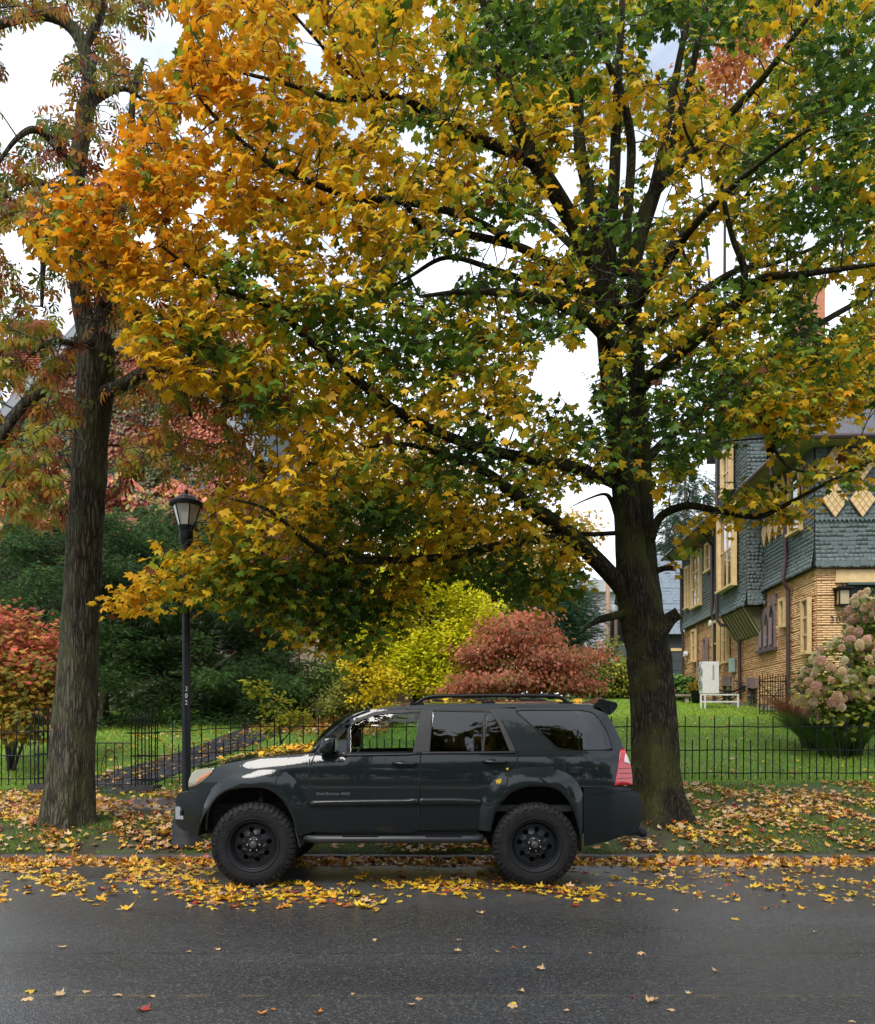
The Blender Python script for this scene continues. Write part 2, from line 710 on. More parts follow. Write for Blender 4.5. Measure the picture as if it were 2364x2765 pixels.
# pavement between verge and fence, mostly under leaves
PAV = bpy.data.objects.new('pavement', None)
COL.objects.link(PAV)
PAV['kind'] = 'structure'
pavm = mat('wet_flagstone', (.10, .085, .08), .35, var=.3, vscale=2.5, bump=.25, bscale=25, rvar=.15)
x = -12.0
while x < -2.8:
    w = random.uniform(1.1, 1.7)
    slab_poly([(x + .01, 12.55), (x + w - .01, 12.55), (x + w - .01, 13.65), (x + .01, 13.65)], gz, .06).build('slab', pavm, PAV)
    x += w
# carriage walk at far left, from pavement to kerb
for i, (y0, y1) in enumerate(((10.45, 11.15), (11.17, 11.85), (11.87, 12.53))):
    xo = .12 * (1.5 - y0 + 10.5)
    slab_poly([(-7.6, y0), (-5.9 - .25 * i, y0), (-5.98 - .25 * i, y1), (-7.7, y1)], gz, .06).build('slab', pavm, PAV)

# slate path running from the gate up to the right
PATH = bpy.data.objects.new('path', None)
COL.objects.link(PATH)
PATH['kind'] = 'structure'
pl = [(-6.05, 14.2), (-5.9, 14.9), (-5.55, 15.9), (-5.05, 17.0), (-4.55, 18.1), (-4.15, 19.2), (-3.9, 20.4), (-3.75, 21.8)]
for i in range(len(pl) - 1):
    (x0, y0), (x1, y1) = pl[i], pl[i + 1]
    w0 = .68
    for s_ in range(2):
        a, b_ = s_ / 2, (s_ + 1) / 2
        xa, ya = x0 + (x1 - x0) * a, y0 + (y1 - y0) * a + .012
        xb, yb = x0 + (x1 - x0) * b_, y0 + (y1 - y0) * b_ - .012
        slab_poly([(xa - w0, ya), (xa + w0, ya), (xb + w0, yb), (xb - w0, yb)], gz, .08, .035).build('slab', slate, PATH)


# grass blades ----------------------------------------------------------------
def grass(name, label, xr, yr, n, hgt, cols, wd=.006, keep=None, seed=1):
    rg = np.random.default_rng(seed)
    X = rg.uniform(xr[0], xr[1], n)
    Y = yr[0] + (yr[1] - yr[0]) * rg.random(n) ** 1.25
    # only what the camera side can see plus a margin
    ok = np.abs(X) < (.56 * Y + 1.2)
    if keep is not None:
        ok &= keep(X, Y, rg)
    X, Y = X[ok], Y[ok]
    Z = np.array([gz(a, b) for a, b in zip(X, Y)])
    m_ = len(X)
    a = rg.uniform(0, 2 * PI, m_)
    h = hgt * rg.uniform(.5, 1.25, m_)
    bend = rg.uniform(.2, .9, m_) * h
    b = rg.uniform(0, 2 * PI, m_)
    w = wd * rg.uniform(.7, 1.3, m_)
    V = np.zeros((m_, 3, 3))
    base = np.stack([X, Y, Z - .004], 1)
    dx = np.stack([np.cos(a) * w, np.sin(a) * w, 0 * a], 1)
    V[:, 0] = base - dx
    V[:, 1] = base + dx
    V[:, 2] = base + np.stack([np.cos(b) * bend, np.sin(b) * bend, h], 1)
    c = np.asarray(cols)[rg.integers(0, len(cols), m_)] * rg.uniform(.7, 1.25, (m_, 1))
    me = tri_mesh(name, V.reshape(-1, 3), np.arange(m_ * 3).reshape(-1, 3), np.repeat(c, 3, 0))
    return tag(put(name, me, MATS.get('grass_leaf') or leaf_mat('grass_leaf', .35, .5, .3)), label, 'grass', kind='stuff')


def patchy(X, Y, rg):
    v = np.sin(X * 1.9 + 1.3 * np.sin(Y * 2.1)) + np.sin(Y * 3.1 + X * .8) + rg.normal(0, .7, len(X))
    return (v > -.35) & ((Y < 12.5) | (Y > 13.7) | (X > -2.3))


grass('verge_grass', 'patchy damp grass on the verge beside the kerb', (-9, 9), (10.42, 14.6), 150000, .05,
      [(.13, .24, .025), (.18, .28, .03), (.17, .17, .04), (.09, .17, .02)], keep=patchy, seed=3)


def on_lawn(X, Y, rg):
    # keep blades off the slate path
    ok = np.ones(len(X), bool)
    for (x0, y0), (x1, y1) in zip(pl[:-1], pl[1:]):
        t = np.clip((Y - y0) / (y1 - y0), 0, 1)
        ok &= ~((Y >= y0) & (Y <= y1) & (np.abs(X - (x0 + (x1 - x0) * t)) < .72))
    return ok


grass('lawn_grass', 'bright green mown lawn sloping up behind the fence', (-16, 17), (14.6, 34), 170000, .06,
      [(.27, .46, .03), (.34, .52, .04), (.19, .36, .025), (.40, .50, .06), (.36, .40, .08)], wd=.011, keep=on_lawn, seed=4)
# ------------------------------------------------------------------ parked SUV
CARY = 9.15


def paint_material():
    m, t, b = nodes_of('car_paint')
    n = t.nodes.new
    l = t.links.new
    tcn = n('ShaderNodeTexCoord')
    b.inputs['Base Color'].default_value = (.0068, .0100, .0104, 1)
    b.inputs['Metallic'].default_value = .1
    b.inputs['Roughness'].default_value = .42
    b.inputs['Specular IOR Level'].default_value = .08
    b.inputs['Coat Weight'].default_value = 1
    b.inputs['Coat Roughness'].default_value = .06
    b.inputs['Coat IOR'].default_value = 1.42
    # rain: beads and vertical runs
    v = n('ShaderNodeTexVoronoi')
    v.inputs['Scale'].default_value = 70
    mp_ = n('ShaderNodeMapping')
    mp_.inputs['Scale'].default_value = (1, 1, .55)
    l(tcn.outputs['Object'], mp_.inputs['Vector'])
    l(mp_.outputs['Vector'], v.inputs['Vector'])
    mr = n('ShaderNodeMapRange')
    mr.inputs['From Min'].default_value = .0
    mr.inputs['From Max'].default_value = .28
    mr.inputs['To Min'].default_value = 1
    mr.inputs['To Max'].default_value = 0
    l(v.outputs['Distance'], mr.inputs['Value'])
    nn = n('ShaderNodeTexNoise')
    nn.inputs['Scale'].default_value = 5
    l(tcn.outputs['Object'], nn.inputs['Vector'])
    mr2 = n('ShaderNodeMapRange')
    mr2.inputs['From Min'].default_value = .48
    mr2.inputs['From Max'].default_value = .66
    l(nn.outputs['Fac'], mr2.inputs['Value'])
    mu = n('ShaderNodeMath')
    mu.operation = 'MULTIPLY'
    l(mr.outputs['Result'], mu.inputs[0])
    l(mr2.outputs['Result'], mu.inputs[1])
    st = n('ShaderNodeTexNoise')
    st.inputs['Scale'].default_value = 26
    mp3 = n('ShaderNodeMapping')
    mp3.inputs['Scale'].default_value = (1, 1, .06)
    l(tcn.outputs['Object'], mp3.inputs['Vector'])
    l(mp3.outputs['Vector'], st.inputs['Vector'])
    mr3 = n('ShaderNodeMapRange')
    mr3.inputs['From Min'].default_value = .60
    mr3.inputs['From Max'].default_value = .72
    mr3.inputs['To Max'].default_value = .5
    l(st.outputs['Fac'], mr3.inputs['Value'])
    ad = n('ShaderNodeMath')
    ad.operation = 'ADD'
    l(mu.outputs[0], ad.inputs[0])
    l(mr3.outputs['Result'], ad.inputs[1])
    bp = n('ShaderNodeBump')
    bp.inputs['Strength'].default_value = .22
    bp.inputs['Distance'].default_value = .002
    l(ad.outputs[0], bp.inputs['Height'])
    l(bp.outputs['Normal'], b.inputs['Coat Normal'])
    # road grime low on the body
    sx = n('ShaderNodeSeparateXYZ')
    l(tcn.outputs['Object'], sx.inputs['Vector'])
    g = n('ShaderNodeMapRange')
    g.inputs['From Min'].default_value = .95
    g.inputs['From Max'].default_value = .40
    g.inputs['To Max'].default_value = .22
    l(sx.outputs['Z'], g.inputs['Value'])
    gm = n('ShaderNodeMath')
    gm.operation = 'MULTIPLY'
    l(g.outputs['Result'], gm.inputs[0])
    l(nn.outputs['Fac'], gm.inputs[1])
    ra = n('ShaderNodeMath')
    ra.operation = 'ADD'
    ra.inputs[1].default_value = .035
    l(gm.outputs[0], ra.inputs[0])
    l(ra.outputs[0], b.inputs['Coat Roughness'])
    return m


def glass_material(name, tint, gloss=1.0, ior=1.5):
    """thin automotive glass: tinted see-through plus mirror reflection by angle"""
    m, t, b = nodes_of(name)
    n = t.nodes.new
    l = t.links.new
    tr = n('ShaderNodeBsdfTransparent')
    tr.inputs['Color'].default_value = (*tint, 1)
    gl = n('ShaderNodeBsdfGlossy')
    gl.inputs['Roughness'].default_value = .02
    gl.inputs['Color'].default_value = (gloss, gloss, gloss, 1)
    fr = n('ShaderNodeFresnel')
    fr.inputs['IOR'].default_value = ior
    tcn = n('ShaderNodeTexCoord')
    st = n('ShaderNodeTexNoise')
    st.inputs['Scale'].default_value = 24
    mp3 = n('ShaderNodeMapping')
    mp3.inputs['Scale'].default_value = (1, 1, .08)
    l(tcn.outputs['Object'], mp3.inputs['Vector'])
    l(mp3.outputs['Vector'], st.inputs['Vector'])
    bp = n('ShaderNodeBump')
    bp.inputs['Strength'].default_value = .05
    bp.inputs['Distance'].default_value = .002
    l(st.outputs['Fac'], bp.inputs['Height'])
    l(bp.outputs['Normal'], gl.inputs['Normal'])
    mix = n('ShaderNodeMixShader')
    l(fr.outputs['Fac'], mix.inputs['Fac'])
    l(tr.outputs['BSDF'], mix.inputs[1])
    l(gl.outputs['BSDF'], mix.inputs[2])
    l(mix.outputs['Shader'], t.nodes['Material Output'].inputs['Surface'])
    return m


PAINT = paint_material()
GLASS = glass_material('clear_glass', (.80, .90, .88))
TINT = glass_material('tinted_glass', (.09, .11, .11), 1.0, 1.64)
BLACK = mat('black_trim', (.007, .007, .008), .42, spec=.25, var=.2, vscale=20)
RUBBER = mat('tyre_rubber', (.010, .010, .0105), .6, spec=.22, var=.35, vscale=14, bump=.25, bscale=120, rvar=.12)
RIM = mat('black_rim', (.005, .006, .008), .40, spec=.3, var=.2, vscale=20)
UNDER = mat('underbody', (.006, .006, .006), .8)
CHROME = mat('chrome', (.6, .6, .6), .18, metal=1)
TXT = mat('badge_silver', (.20, .21, .21), .4, metal=.6)
INTER = mat('interior', (.03, .03, .032), .7)

_zs = [.30, .45, .55, .70, .85, 1.05, 1.20, 1.28, 1.33, 1.40, 1.55, 1.72, 1.80, 1.86, 1.92]
_ws = [.80, .835, .86, .885, .897, .900, .893, .880, .862, .832, .770, .693, .650, .60, .50]


def hw(x, z):
    w = float(np.interp(z, _zs, _ws))
    # smooth the interpolation a little
    w = .5 * w + .25 * (float(np.interp(z - .035, _zs, _ws)) + float(np.interp(z + .035, _zs, _ws)))
    if x < -1.75:
        w -= .30 * ((-1.75 - x) / .95) ** 2.3
    if x > 1.35:
        w -= .20 * ((x - 1.35) / .70) ** 2.6 * (.75 + .45 * sst(.9, 1.7, z))
    if x < -.9:            # the wing rounds in towards the bonnet
        zt = 1.02 + .20 * sst(-2.6, -.9, x)
        w -= .30 * max(0, z - zt) ** 1.35 * 2.2
    return max(w, .25)


def car_pt(px, py, off=0.0):
    w = .9
    for _ in range(6):
        D = CARY - w
        x = (px - CX) * D / F
        z = CAMH - (py - HY) * D / F
        w = hw(x, z)
    return Vector((x, -(w + off), z))


def c1(L_):
    return [(440 + a / 2.6848, 1840 + b / 2.685) for a, b in L_]


def c2(L_):
    return [(1060 + a / 2.3946, 1840 + b / 2.3946) for a, b in L_]


CAR = bpy.data.objects.new('sport_utility_vehicle', None)
COL.objects.link(CAR)
CAR.location = (0, CARY, 0)
tag(CAR, 'dark grey lifted sport utility vehicle with black wheels parked along the kerb', 'car')


def car_mesh(name, V, Fc, m, parent=CAR, smooth=True, both=True, flip=False, **kw):
    """near side part and, mirrored, the far side part"""
    out = []
    for s_ in ((1, -1) if both else (1,)):
        vv = [(v[0], v[1] * s_, v[2]) for v in V]
        me = raw_mesh(name, vv, Fc, smooth)
        bm = bmesh.new()
        bm.from_mesh(me)
        bmesh.ops.remove_doubles(bm, verts=bm.verts, dist=1e-5)
        bmesh.ops.recalc_face_normals(bm, faces=bm.faces)
        bm.to_mesh(me)
        bm.free()
        o = put(name, me, m, parent[0 if s_ == 1 else 1] if isinstance(parent, tuple) else parent)
        out.append(o)
    return tuple(out) if both else out[0]


def pl_y(poly, x):
    return float(np.interp(x, [p[0] for p in poly], [p[1] for p in poly]))


def col_panel(name, top, bot, m, nx=24, nz=8, off=0.0, parent=CAR, both=True, edge=.0, bulge=0.0):
    x0 = max(top[0][0], bot[0][0])
    x1 = min(top[-1][0], bot[-1][0])
    xs_ = sorted(set(list(np.linspace(x0, x1, nx)) + [p[0] for p in top + bot if x0 <= p[0] <= x1]))
    V, Fc = [], []
    for x in xs_:
        a, b = pl_y(top, x), pl_y(bot, x)
        if b < a:
            a = b = (a + b) / 2
        for j in range(nz + 1):
            u = j / nz
            V.append(car_pt(x, a + (b - a) * u, off + bulge * (1 - (2 * u - 1) ** 4)))
    q = nz + 1
    for i in range(len(xs_) - 1):
        for j in range(nz):
            Fc.append((i * q + j, i * q + j + 1, (i + 1) * q + j + 1, (i + 1) * q + j))
    if edge:                 # return edge towards the inside so the panel has thickness
        n0 = len(V)
        rim = [i * q for i in range(len(xs_))] + [(len(xs_) - 1) * q + j for j in range(1, q)] + \
              [i * q + nz for i in range(len(xs_) - 2, -1, -1)] + [j for j in range(nz - 1, 0, -1)]
        for r in rim:
            v = V[r]
            V.append(Vector((v.x, v.y + edge, v.z)))
        for i in range(len(rim)):
            a, b = rim[i], rim[(i + 1) % len(rim)]
            Fc.append((a, b, n0 + (i + 1) % len(rim), n0 + i))
    return car_mesh(name, V, Fc, m, parent, True, both)


def resample(poly, n):
    P = np.array(poly, float)
    d = np.concatenate([[0], np.cumsum(np.linalg.norm(np.diff(P, axis=0), axis=1))])
    t = np.linspace(0, d[-1], n)
    return list(zip(np.interp(t, d, P[:, 0]), np.interp(t, d, P[:, 1])))


def strip(name, outer, inner, m, n=40, offs=(0, .045, .05), k=5, lip=.0, parent=CAR, both=True, smoothp=True):
    if smoothp:
        outer = [tuple(p) for p in catmull(outer, 6)]
        inner = [tuple(p) for p in catmull(inner, 6)]
    A, B = resample(outer, n), resample(inner, n)
    V, Fc = [], []
    q = k + 1 + (2 if lip else 0)
    for (a, b) in zip(A, B):
        for j in range(k + 1):
            u = j / k
            o_ = float(np.interp(u, np.linspace(0, 1, len(offs)), offs))
            V.append(car_pt(a[0] + (b[0] - a[0]) * u, a[1] + (b[1] - a[1]) * u, o_))
        if lip:
            v = V[-1]
            V.append(Vector((v.x, v.y + lip * .4, v.z)))
            V.append(Vector((v.x, v.y + lip, v.z)))
    for i in range(n - 1):
        for j in range(q - 1):
            Fc.append((i * q + j, i * q + j + 1, (i + 1) * q + j + 1, (i + 1) * q + j))
    return car_mesh(name, V, Fc, m, parent, True, both)


def cross(name, edge, m, bow=0.0, crown=0.0, ny=12, parent=CAR, bowx=None, inset=0.0, yfrac=1.0):
    """sheet spanning the car between a traced edge and its mirror image; bow moves its middle along x, crown lifts it"""
    V, Fc = [], []
    for i, e in enumerate(edge):
        p = e if isinstance(e, Vector) else car_pt(e[0], e[1], -inset)
        for j in range(ny + 1):
            u = (-1 + 2 * j / ny) * yfrac
            s_ = 1 - u * u
            V.append((p.x + (bow if bowx is None else bowx[i]) * s_, p.y * (-u), p.z + crown * s_))
    q = ny + 1
    for i in range(len(edge) - 1):
        for j in range(ny):
            Fc.append((i * q + j, i * q + j + 1, (i + 1) * q + j + 1, (i + 1) * q + j))
    return car_mesh(name, V, Fc, m, parent, True, False)


# outlines ----------------------------------------------------------------------
hood_edge = c1([(232, 648), (250, 634), (372, 612), (440, 593), (570, 570), (700, 548), (880, 531), (1060, 518), (1100, 508)])
apil = c1([(1088, 508), (1140, 445), (1200, 385), (1300, 303), (1400, 243), (1520, 203), (1640, 184), (1772, 171)]) + \
    c2([(60, 160), (250, 149), (600, 142), (1130, 143), (1300, 152)])
frame_out = c1([(1112, 512), (1210, 412), (1300, 338), (1400, 274), (1530, 223), (1650, 205), (1772, 194)]) + c2([(60, 182), (190, 176), (640, 172)])
fender_top = c1([(190, 772), (240, 762), (332, 692), (372, 628), (440, 598), (570, 575), (700, 552), (880, 534), (1060, 521), (1110, 516)])
flare_f_out = c1([(262, 1098), (270, 1000), (298, 890), (340, 800), (380, 752), (430, 710), (520, 665), (650, 645), (800, 640), (890, 658), (960, 712),
                  (1010, 790), (1047, 872), (1066, 960), (1106, 1085)])
flare_f_in = c1([(332, 1075), (338, 960), (365, 890), (410, 835), (480, 790), (600, 768), (720, 770), (800, 795), (870, 855), (925, 940), (960, 1040), (990, 1120)])
flare_r_out = c2([(556, 960), (566, 850), (585, 755), (605, 705), (650, 643), (720, 592), (800, 563), (880, 553), (1000, 558), (1100, 580), (1170, 622), (1212, 680),
                  (1234, 748), (1236, 900), (1230, 1072)])
flare_r_in = c2([(636, 965), (660, 860), (700, 785), (760, 722), (840, 687), (900, 676), (1000, 680), (1070, 702), (1130, 762), (1170, 840), (1200, 950), (1222, 1085)])

wing = col_panel('front_wing', fender_top,
                 c1([(190, 795), (338, 794), (430, 712), (520, 667), (650, 647), (800, 642), (890, 660), (960, 714), (1010, 792), (1050, 885), (1058, 862), (1062, 640),
                     (1110, 518)]), PAINT, 48, 10)
strip('wheel_arch_flare', flare_f_out, flare_f_in, PAINT, 56, (0, .022, .040, .048), 6, .20)
strip('wheel_arch_flare', flare_r_out, flare_r_in, PAINT, 56, (0, .022, .040, .048), 6, .20)

# doors
door_f = col_panel('front_door', c1([(1056, 852), (1062, 642), (1110, 515), (1772, 508)]) + c2([(178, 462)]),
                   c1([(1056, 864), (1072, 960), (1106, 1090), (1300, 1102), (1772, 1104)]) + c2([(178, 962)]), PAINT, 40, 16)
door_r = col_panel('rear_door', c2([(181, 462), (500, 458), (800, 452), (812, 470)]),
                   c2([(181, 962), (552, 958), (566, 850), (585, 757), (605, 707), (650, 645), (720, 594), (800, 565), (812, 562)]), PAINT, 36, 14)
for d_, top_, bot_ in ((door_f, c1([(1064, 864), (1300, 858), (1772, 852)]) + c2([(166, 751)]), c1([(1070, 908), (1300, 903), (1772, 897)]) + c2([(166, 799)])),
                       (door_r, c2([(176, 753), (400, 752), (578, 762)]), c2([(176, 801), (400, 800), (570, 800)]))):
    col_panel('side_moulding', top_, bot_, PAINT, 24, 6, .004, d_, True, .01, .022)
# dark lower sill under the doors
col_panel('sill', c1([(1104, 1086), (1300, 1100), (1772, 1102)]) + c2([(178, 960), (556, 956)]),
          c1([(1104, 1125), (1772, 1130)]) + c2([(178, 1000), (556, 1000)]), UNDER, 24, 4, -.03)


# door handles: scooped cup and bar with keyhole
def handle(par, pts_bar, cup):
    for s_, pr in ((1, par[0]), (-1, par[1])):
        mb = MB()
        c = car_pt(*cup)
        mb.lathe([(.001, -.004), (.045, -.002), (.052, .002), (.056, .004)], (0, 0, 0), 20, 'y', False)
        V = [(c.x + v[0] * 1.15, (c.y + .003 - .0 + v[1] * .6) * s_, c.z + v[2] * .72) for v in mb.V]
        m1 = MB()
        m1.V, m1.F = V, mb.F
        hb = m1.build('handle_cup', BLACK, pr, True)
        P = [car_pt(x, y, o_) for (x, y, o_) in pts_bar]
        mb = MB()
        mb.tube([(p.x, p.y * s_, p.z) for p in P], [.010, .013, .014, .013, .010], 8)
        mb.build('door_handle', PAINT, pr, True)


hx, hy = c1([(1690, 598)])[0]
b0 = c2([(0, 527), (30, 528), (78, 532), (120, 533), (155, 530)])
handle(door_f, [(x, y, o_) for (x, y), o_ in zip(b0, (.008, .03, .036, .03, .012))], c2([(55, 535)])[0])
b0 = c2([(582, 516), (610, 517), (662, 521), (705, 521), (741, 517)])
handle(door_r, [(x, y, o_) for (x, y), o_ in zip(b0, (.008, .03, .036, .03, .012))], c2([(640, 524)])[0])

# quarter panel pieces
quarter = col_panel('rear_quarter', c2([(814, 446), (1475, 447), (1478, 470)]),
                    c2([(814, 564), (880, 555), (1000, 560), (1100, 582), (1170, 624), (1208, 676), (1230, 680), (1438, 676), (1460, 560), (1478, 470)]), PAINT, 44, 12)
col_panel('pillar', c2([(640, 168), (800, 176), (803, 190), (1000, 366), (1060, 422), (1112, 446)]), c2([(640, 176), (690, 232), (750, 352), (800, 452), (1112, 449)]), PAINT, 30, 8, 0, quarter)
col_panel('upper_rail', c2([(800, 160), (1290, 165), (1312, 180)]), c2([(800, 187), (860, 183), (1230, 185), (1312, 214)]), PAINT, 20, 3, 0, quarter)
col_panel('pillar', c2([(1308, 176), (1385, 208), (1440, 300), (1500, 434)]), c2([(1308, 214), (1350, 258), (1392, 330), (1420, 420), (1424, 449), (1476, 449), (1500, 440)]), PAINT, 26, 6, 0, quarter)
col_panel('cant_rail', apil, frame_out + c2([(800, 166), (1300, 168)]), PAINT, 50, 4, 0)

# window frames (black) and glass
g1_top = c1([(1256, 528), (1262, 450), (1277, 412), (1330, 352), (1400, 294), (1530, 247), (1650, 232), (1772, 226)]) + c2([(100, 198), (183, 196)])
g1_bot = c1([(1256, 531), (1772, 521)]) + c2([(60, 461), (133, 459), (160, 330), (183, 199)])
frame_l = c1([(1112, 514), (1210, 414), (1300, 340), (1400, 276), (1530, 225), (1650, 207), (1772, 196)]) + c2([(60, 184), (178, 178)])
col_panel('window_frame', frame_l, c1([(1112, 526), (1256, 534), (1262, 450), (1277, 412), (1330, 352), (1400, 294), (1530, 247), (1650, 232), (1772, 226)]) + c2([(100, 198), (178, 196)]),
          BLACK, 50, 4, -.004, door_f)
col_panel('belt_moulding', c1([(1108, 512), (1250, 524), (1772, 519)]) + c2([(178, 456)]), c1([(1108, 530), (1250, 545), (1772, 537)]) + c2([(178, 472)]), BLACK, 24, 2, .006, door_f, True, .012)
col_panel('window_pane', g1_top, g1_bot, GLASS, 40, 8, -.012, door_f)
col_panel('door_pillar', c2([(131, 464), (158, 330), (182, 178), (264, 176)]), c2([(131, 470), (240, 468), (262, 192), (264, 190)]), BLACK, 16, 5, -.002, door_r)
col_panel('window_pane', c2([(238, 456), (263, 190), (601, 190)]), c2([(238, 458), (578, 452), (601, 193)]), TINT, 26, 8, -.012, door_r)
col_panel('window_pane', c2([(593, 446), (610, 198), (640, 200), (690, 280), (757, 445)]), c2([(593, 449), (757, 449)]), TINT, 16, 8, -.012, door_r)
col_panel('window_divider', c2([(577, 452), (598, 188), (612, 190)]), c2([(577, 454), (592, 454), (612, 196)]), BLACK, 8, 6, -.004, door_r)
strip('window_frame', c2([(182, 176), (640, 172), (692, 230), (752, 350), (802, 462)]), c2([(262, 190), (638, 197), (688, 278), (722, 360), (757, 447)]), BLACK, 40, (0, -.004), 3, 0, door_r, True, False)
col_panel('belt_moulding', c2([(181, 454), (500, 452), (802, 450)]), c2([(181, 472), (500, 470), (806, 466)]), BLACK, 20, 2, .006, door_r, True, .012)
q_top = c2([(800, 193), (830, 188), (880, 186), (1230, 188), (1290, 200), (1312, 216), (1350, 260), (1391, 331), (1414, 400), (1419, 425)])
q_bot = c2([(800, 196), (900, 283), (1000, 372), (1060, 426), (1085, 437), (1110, 441), (1395, 441), (1412, 436), (1419, 428)])
col_panel('quarter_glass', q_top, q_bot, TINT, 40, 8, .001, quarter)
# black rubber around the quarter glass
for s_, pr in ((1, quarter[0]), (-1, quarter[1])):
    loop = [car_pt(x, y, .002) for x, y in q_top + q_bot[::-1]]
    mb = MB()
    mb.tube([(p.x, p.y * s_, p.z) for p in loop + [loop[0]]], .0065, 5)
    mb.build('window_seal', BLACK, pr, True)
    # fuel flap
    x0, y0 = c2([(1118, 483)])[0]
    x1, y1 = c2([(1257, 590)])[0]
    rr = 10
    pts = []
    for (cx_, cy_, a0) in ((x1 - rr, y0 + rr, -90), (x1 - rr, y1 - rr, 0), (x0 + rr, y1 - rr, 90), (x0 + rr, y0 + rr, 180)):
        for a in range(0, 91, 18):
            pts.append((cx_ + rr * math.cos(math.radians(a0 + a)), cy_ + rr * math.sin(math.radians(a0 + a))))
    P = [car_pt(x, y, .0015) for x, y in pts]
    mb = MB()
    mb.tube([(p.x, p.y * s_, p.z) for p in P + [P[0]]], .0035, 4)
    mb.build('fuel_flap_gap', BLACK, pr)
# panel gaps
seams = [c1([(1112, 514), (1090, 560), (1066, 640), (1060, 750), (1056, 860), (1062, 920), (1078, 990), (1106, 1090)]),
         c2([(186, 462), (182, 560), (172, 700), (168, 760), (170, 860), (192, 960)]),
         c2([(802, 460), (808, 520), (813, 600), (815, 684)]),
         c2([(1212, 681), (1320, 681), (1545, 680)]),
         c1([(190, 797), (338, 795), (420, 788), (480, 790)])]
for s_ in (1, -1):
    for sm in seams:
        mb = MB()
        off = .0012 if sm is not seams[2] else .004
        P = [car_pt(x, y, off) for x, y in resample(sm, 20)]
        mb.tube([(p.x, p.y * s_, p.z) for p in P], .0042, 4)
        mb.build('panel_gap', UNDER, CAR)

# roof, windscreen, bonnet, tailgate, ends
roof_e = c1([(1400, 243), (1520, 203), (1640, 184), (1772, 171)]) + c2([(60, 160), (250, 149), (430, 145), (600, 142), (860, 142), (1130, 143), (1300, 152), (1330, 160)])
ROOF = cross('roof', roof_e, PAINT, 0, .045, 14)
cross('windscreen', c1([(1096, 512), (1140, 447), (1200, 387), (1300, 305), (1400, 245)]), GLASS, -.13, .03, 12, inset=.03)
for s_ in (1, -1):
    mb = MB()
    P = [car_pt(x, y, -.015) for x, y in resample(c1([(1090, 512), (1140, 447), (1200, 387), (1300, 305), (1400, 245), (1500, 210)]), 14)]
    mb.tube([(p.x, p.y * s_, p.z) for p in P], .028, 8)
    mb.build('windscreen_pillar', PAINT, CAR, True)
BONNET = cross('bonnet', hood_edge, PAINT, -.05, .040, 14)
mb = MB()
pc = car_pt(*c1([(1085, 515)])[0])
mb.box((pc.x + .05, 0, pc.z - .03), (.22, 1.36, .05))
mb.build('cowl', BLACK, CAR)
TAIL = cross('tailgate', c2([(1330, 165), (1385, 212), (1440, 300), (1500, 434), (1535, 540), (1548, 640), (1550, 690)]), PAINT, .05, 0, 14)
cross('rear_window', c2([(1392, 222), (1440, 300), (1500, 434)]), TINT, .056, .002, 12, parent=TAIL, yfrac=.86)
fr_e = c1([(232, 648), (212, 672), (192, 718), (188, 800)])
cross('grille', fr_e, BLACK, -.09, 0, 14, bowx=[-.05, -.07, -.09, -.10])
for i in range(4):
    mb = MB()
    e = [car_pt(*c1([(205 - 4 * i, 690 + 26 * i)])[0])]
    mb.tube([(e[0].x - .09 * (1 - u * u) - .006, e[0].y * .62 * u, e[0].z) for u in np.linspace(-1, 1, 9)], .011, 6)
    mb.build('grille_bar', CHROME, CAR, True)
# bumpers
bump_side = col_panel('front_bumper', c1([(92, 850), (112, 816), (186, 798), (338, 792)]),
                      c1([(92, 1000), (102, 1042), (150, 1082), (262, 1100), (270, 1002), (298, 892), (338, 797)]), PAINT, 26, 10, .006)
cross('bumper_face', c1([(188, 798), (112, 816), (92, 850), (92, 1000), (102, 1042), (150, 1082)]), PAINT, -.09, 0, 16, parent=bump_side[0], inset=-.006)
cross('bumper_underside', c1([(150, 1082), (262, 1100)]), UNDER, -.06, 0, 8, parent=bump_side[0])
for s_, pr in ((1, bump_side[0]), (-1, bump_side[1])):
    mb = MB()
    a = car_pt(*c1([(96, 905)])[0], .012)
    b_ = car_pt(*c1([(152, 1000)])[0], .008)
    mb.prism([(a.x, a.y * s_, a.z), (b_.x, b_.y * s_, a.z), (b_.x, b_.y * s_, b_.z), (a.x - .0, a.y * s_, b_.z)], (0, -.006 * s_, 0), (0, .012 * s_, 0))
    fl = mb.build('fog_lamp_bezel', CHROME, pr)
    mb = MB()
    c_ = car_pt(*c1([(139, 950)])[0], .02)
    mb.lathe([(.028, -.012), (.034, 0), (.030, .012)], (0, 0, 0), 16, 'x')
    mb.V = [(c_.x + v[0], c_.y * s_ + v[1] * .35, c_.z + v[2]) for v in mb.V]
    mb.build('fog_lamp', UNDER, fl, True)
rb = col_panel('rear_bumper', c2([(1236, 746), (1250, 738), (1560, 706), (1596, 722), (1610, 790)]), c2([(1236, 1068), (1400, 1030), (1590, 970), (1604, 915), (1610, 850)]), PAINT, 30, 12, .012)
cross('bumper_face', c2([(1550, 704), (1596, 722), (1610, 790), (1610, 860), (1604, 915), (1590, 970)]), PAINT, .07, 0, 14, parent=rb[0], inset=-.012)
col_panel('bumper_step', c2([(1214, 680), (1545, 680)]), c2([(1238, 744), (1250, 738), (1560, 706), (1572, 708)]), PAINT, 16, 3, -.004, rb)

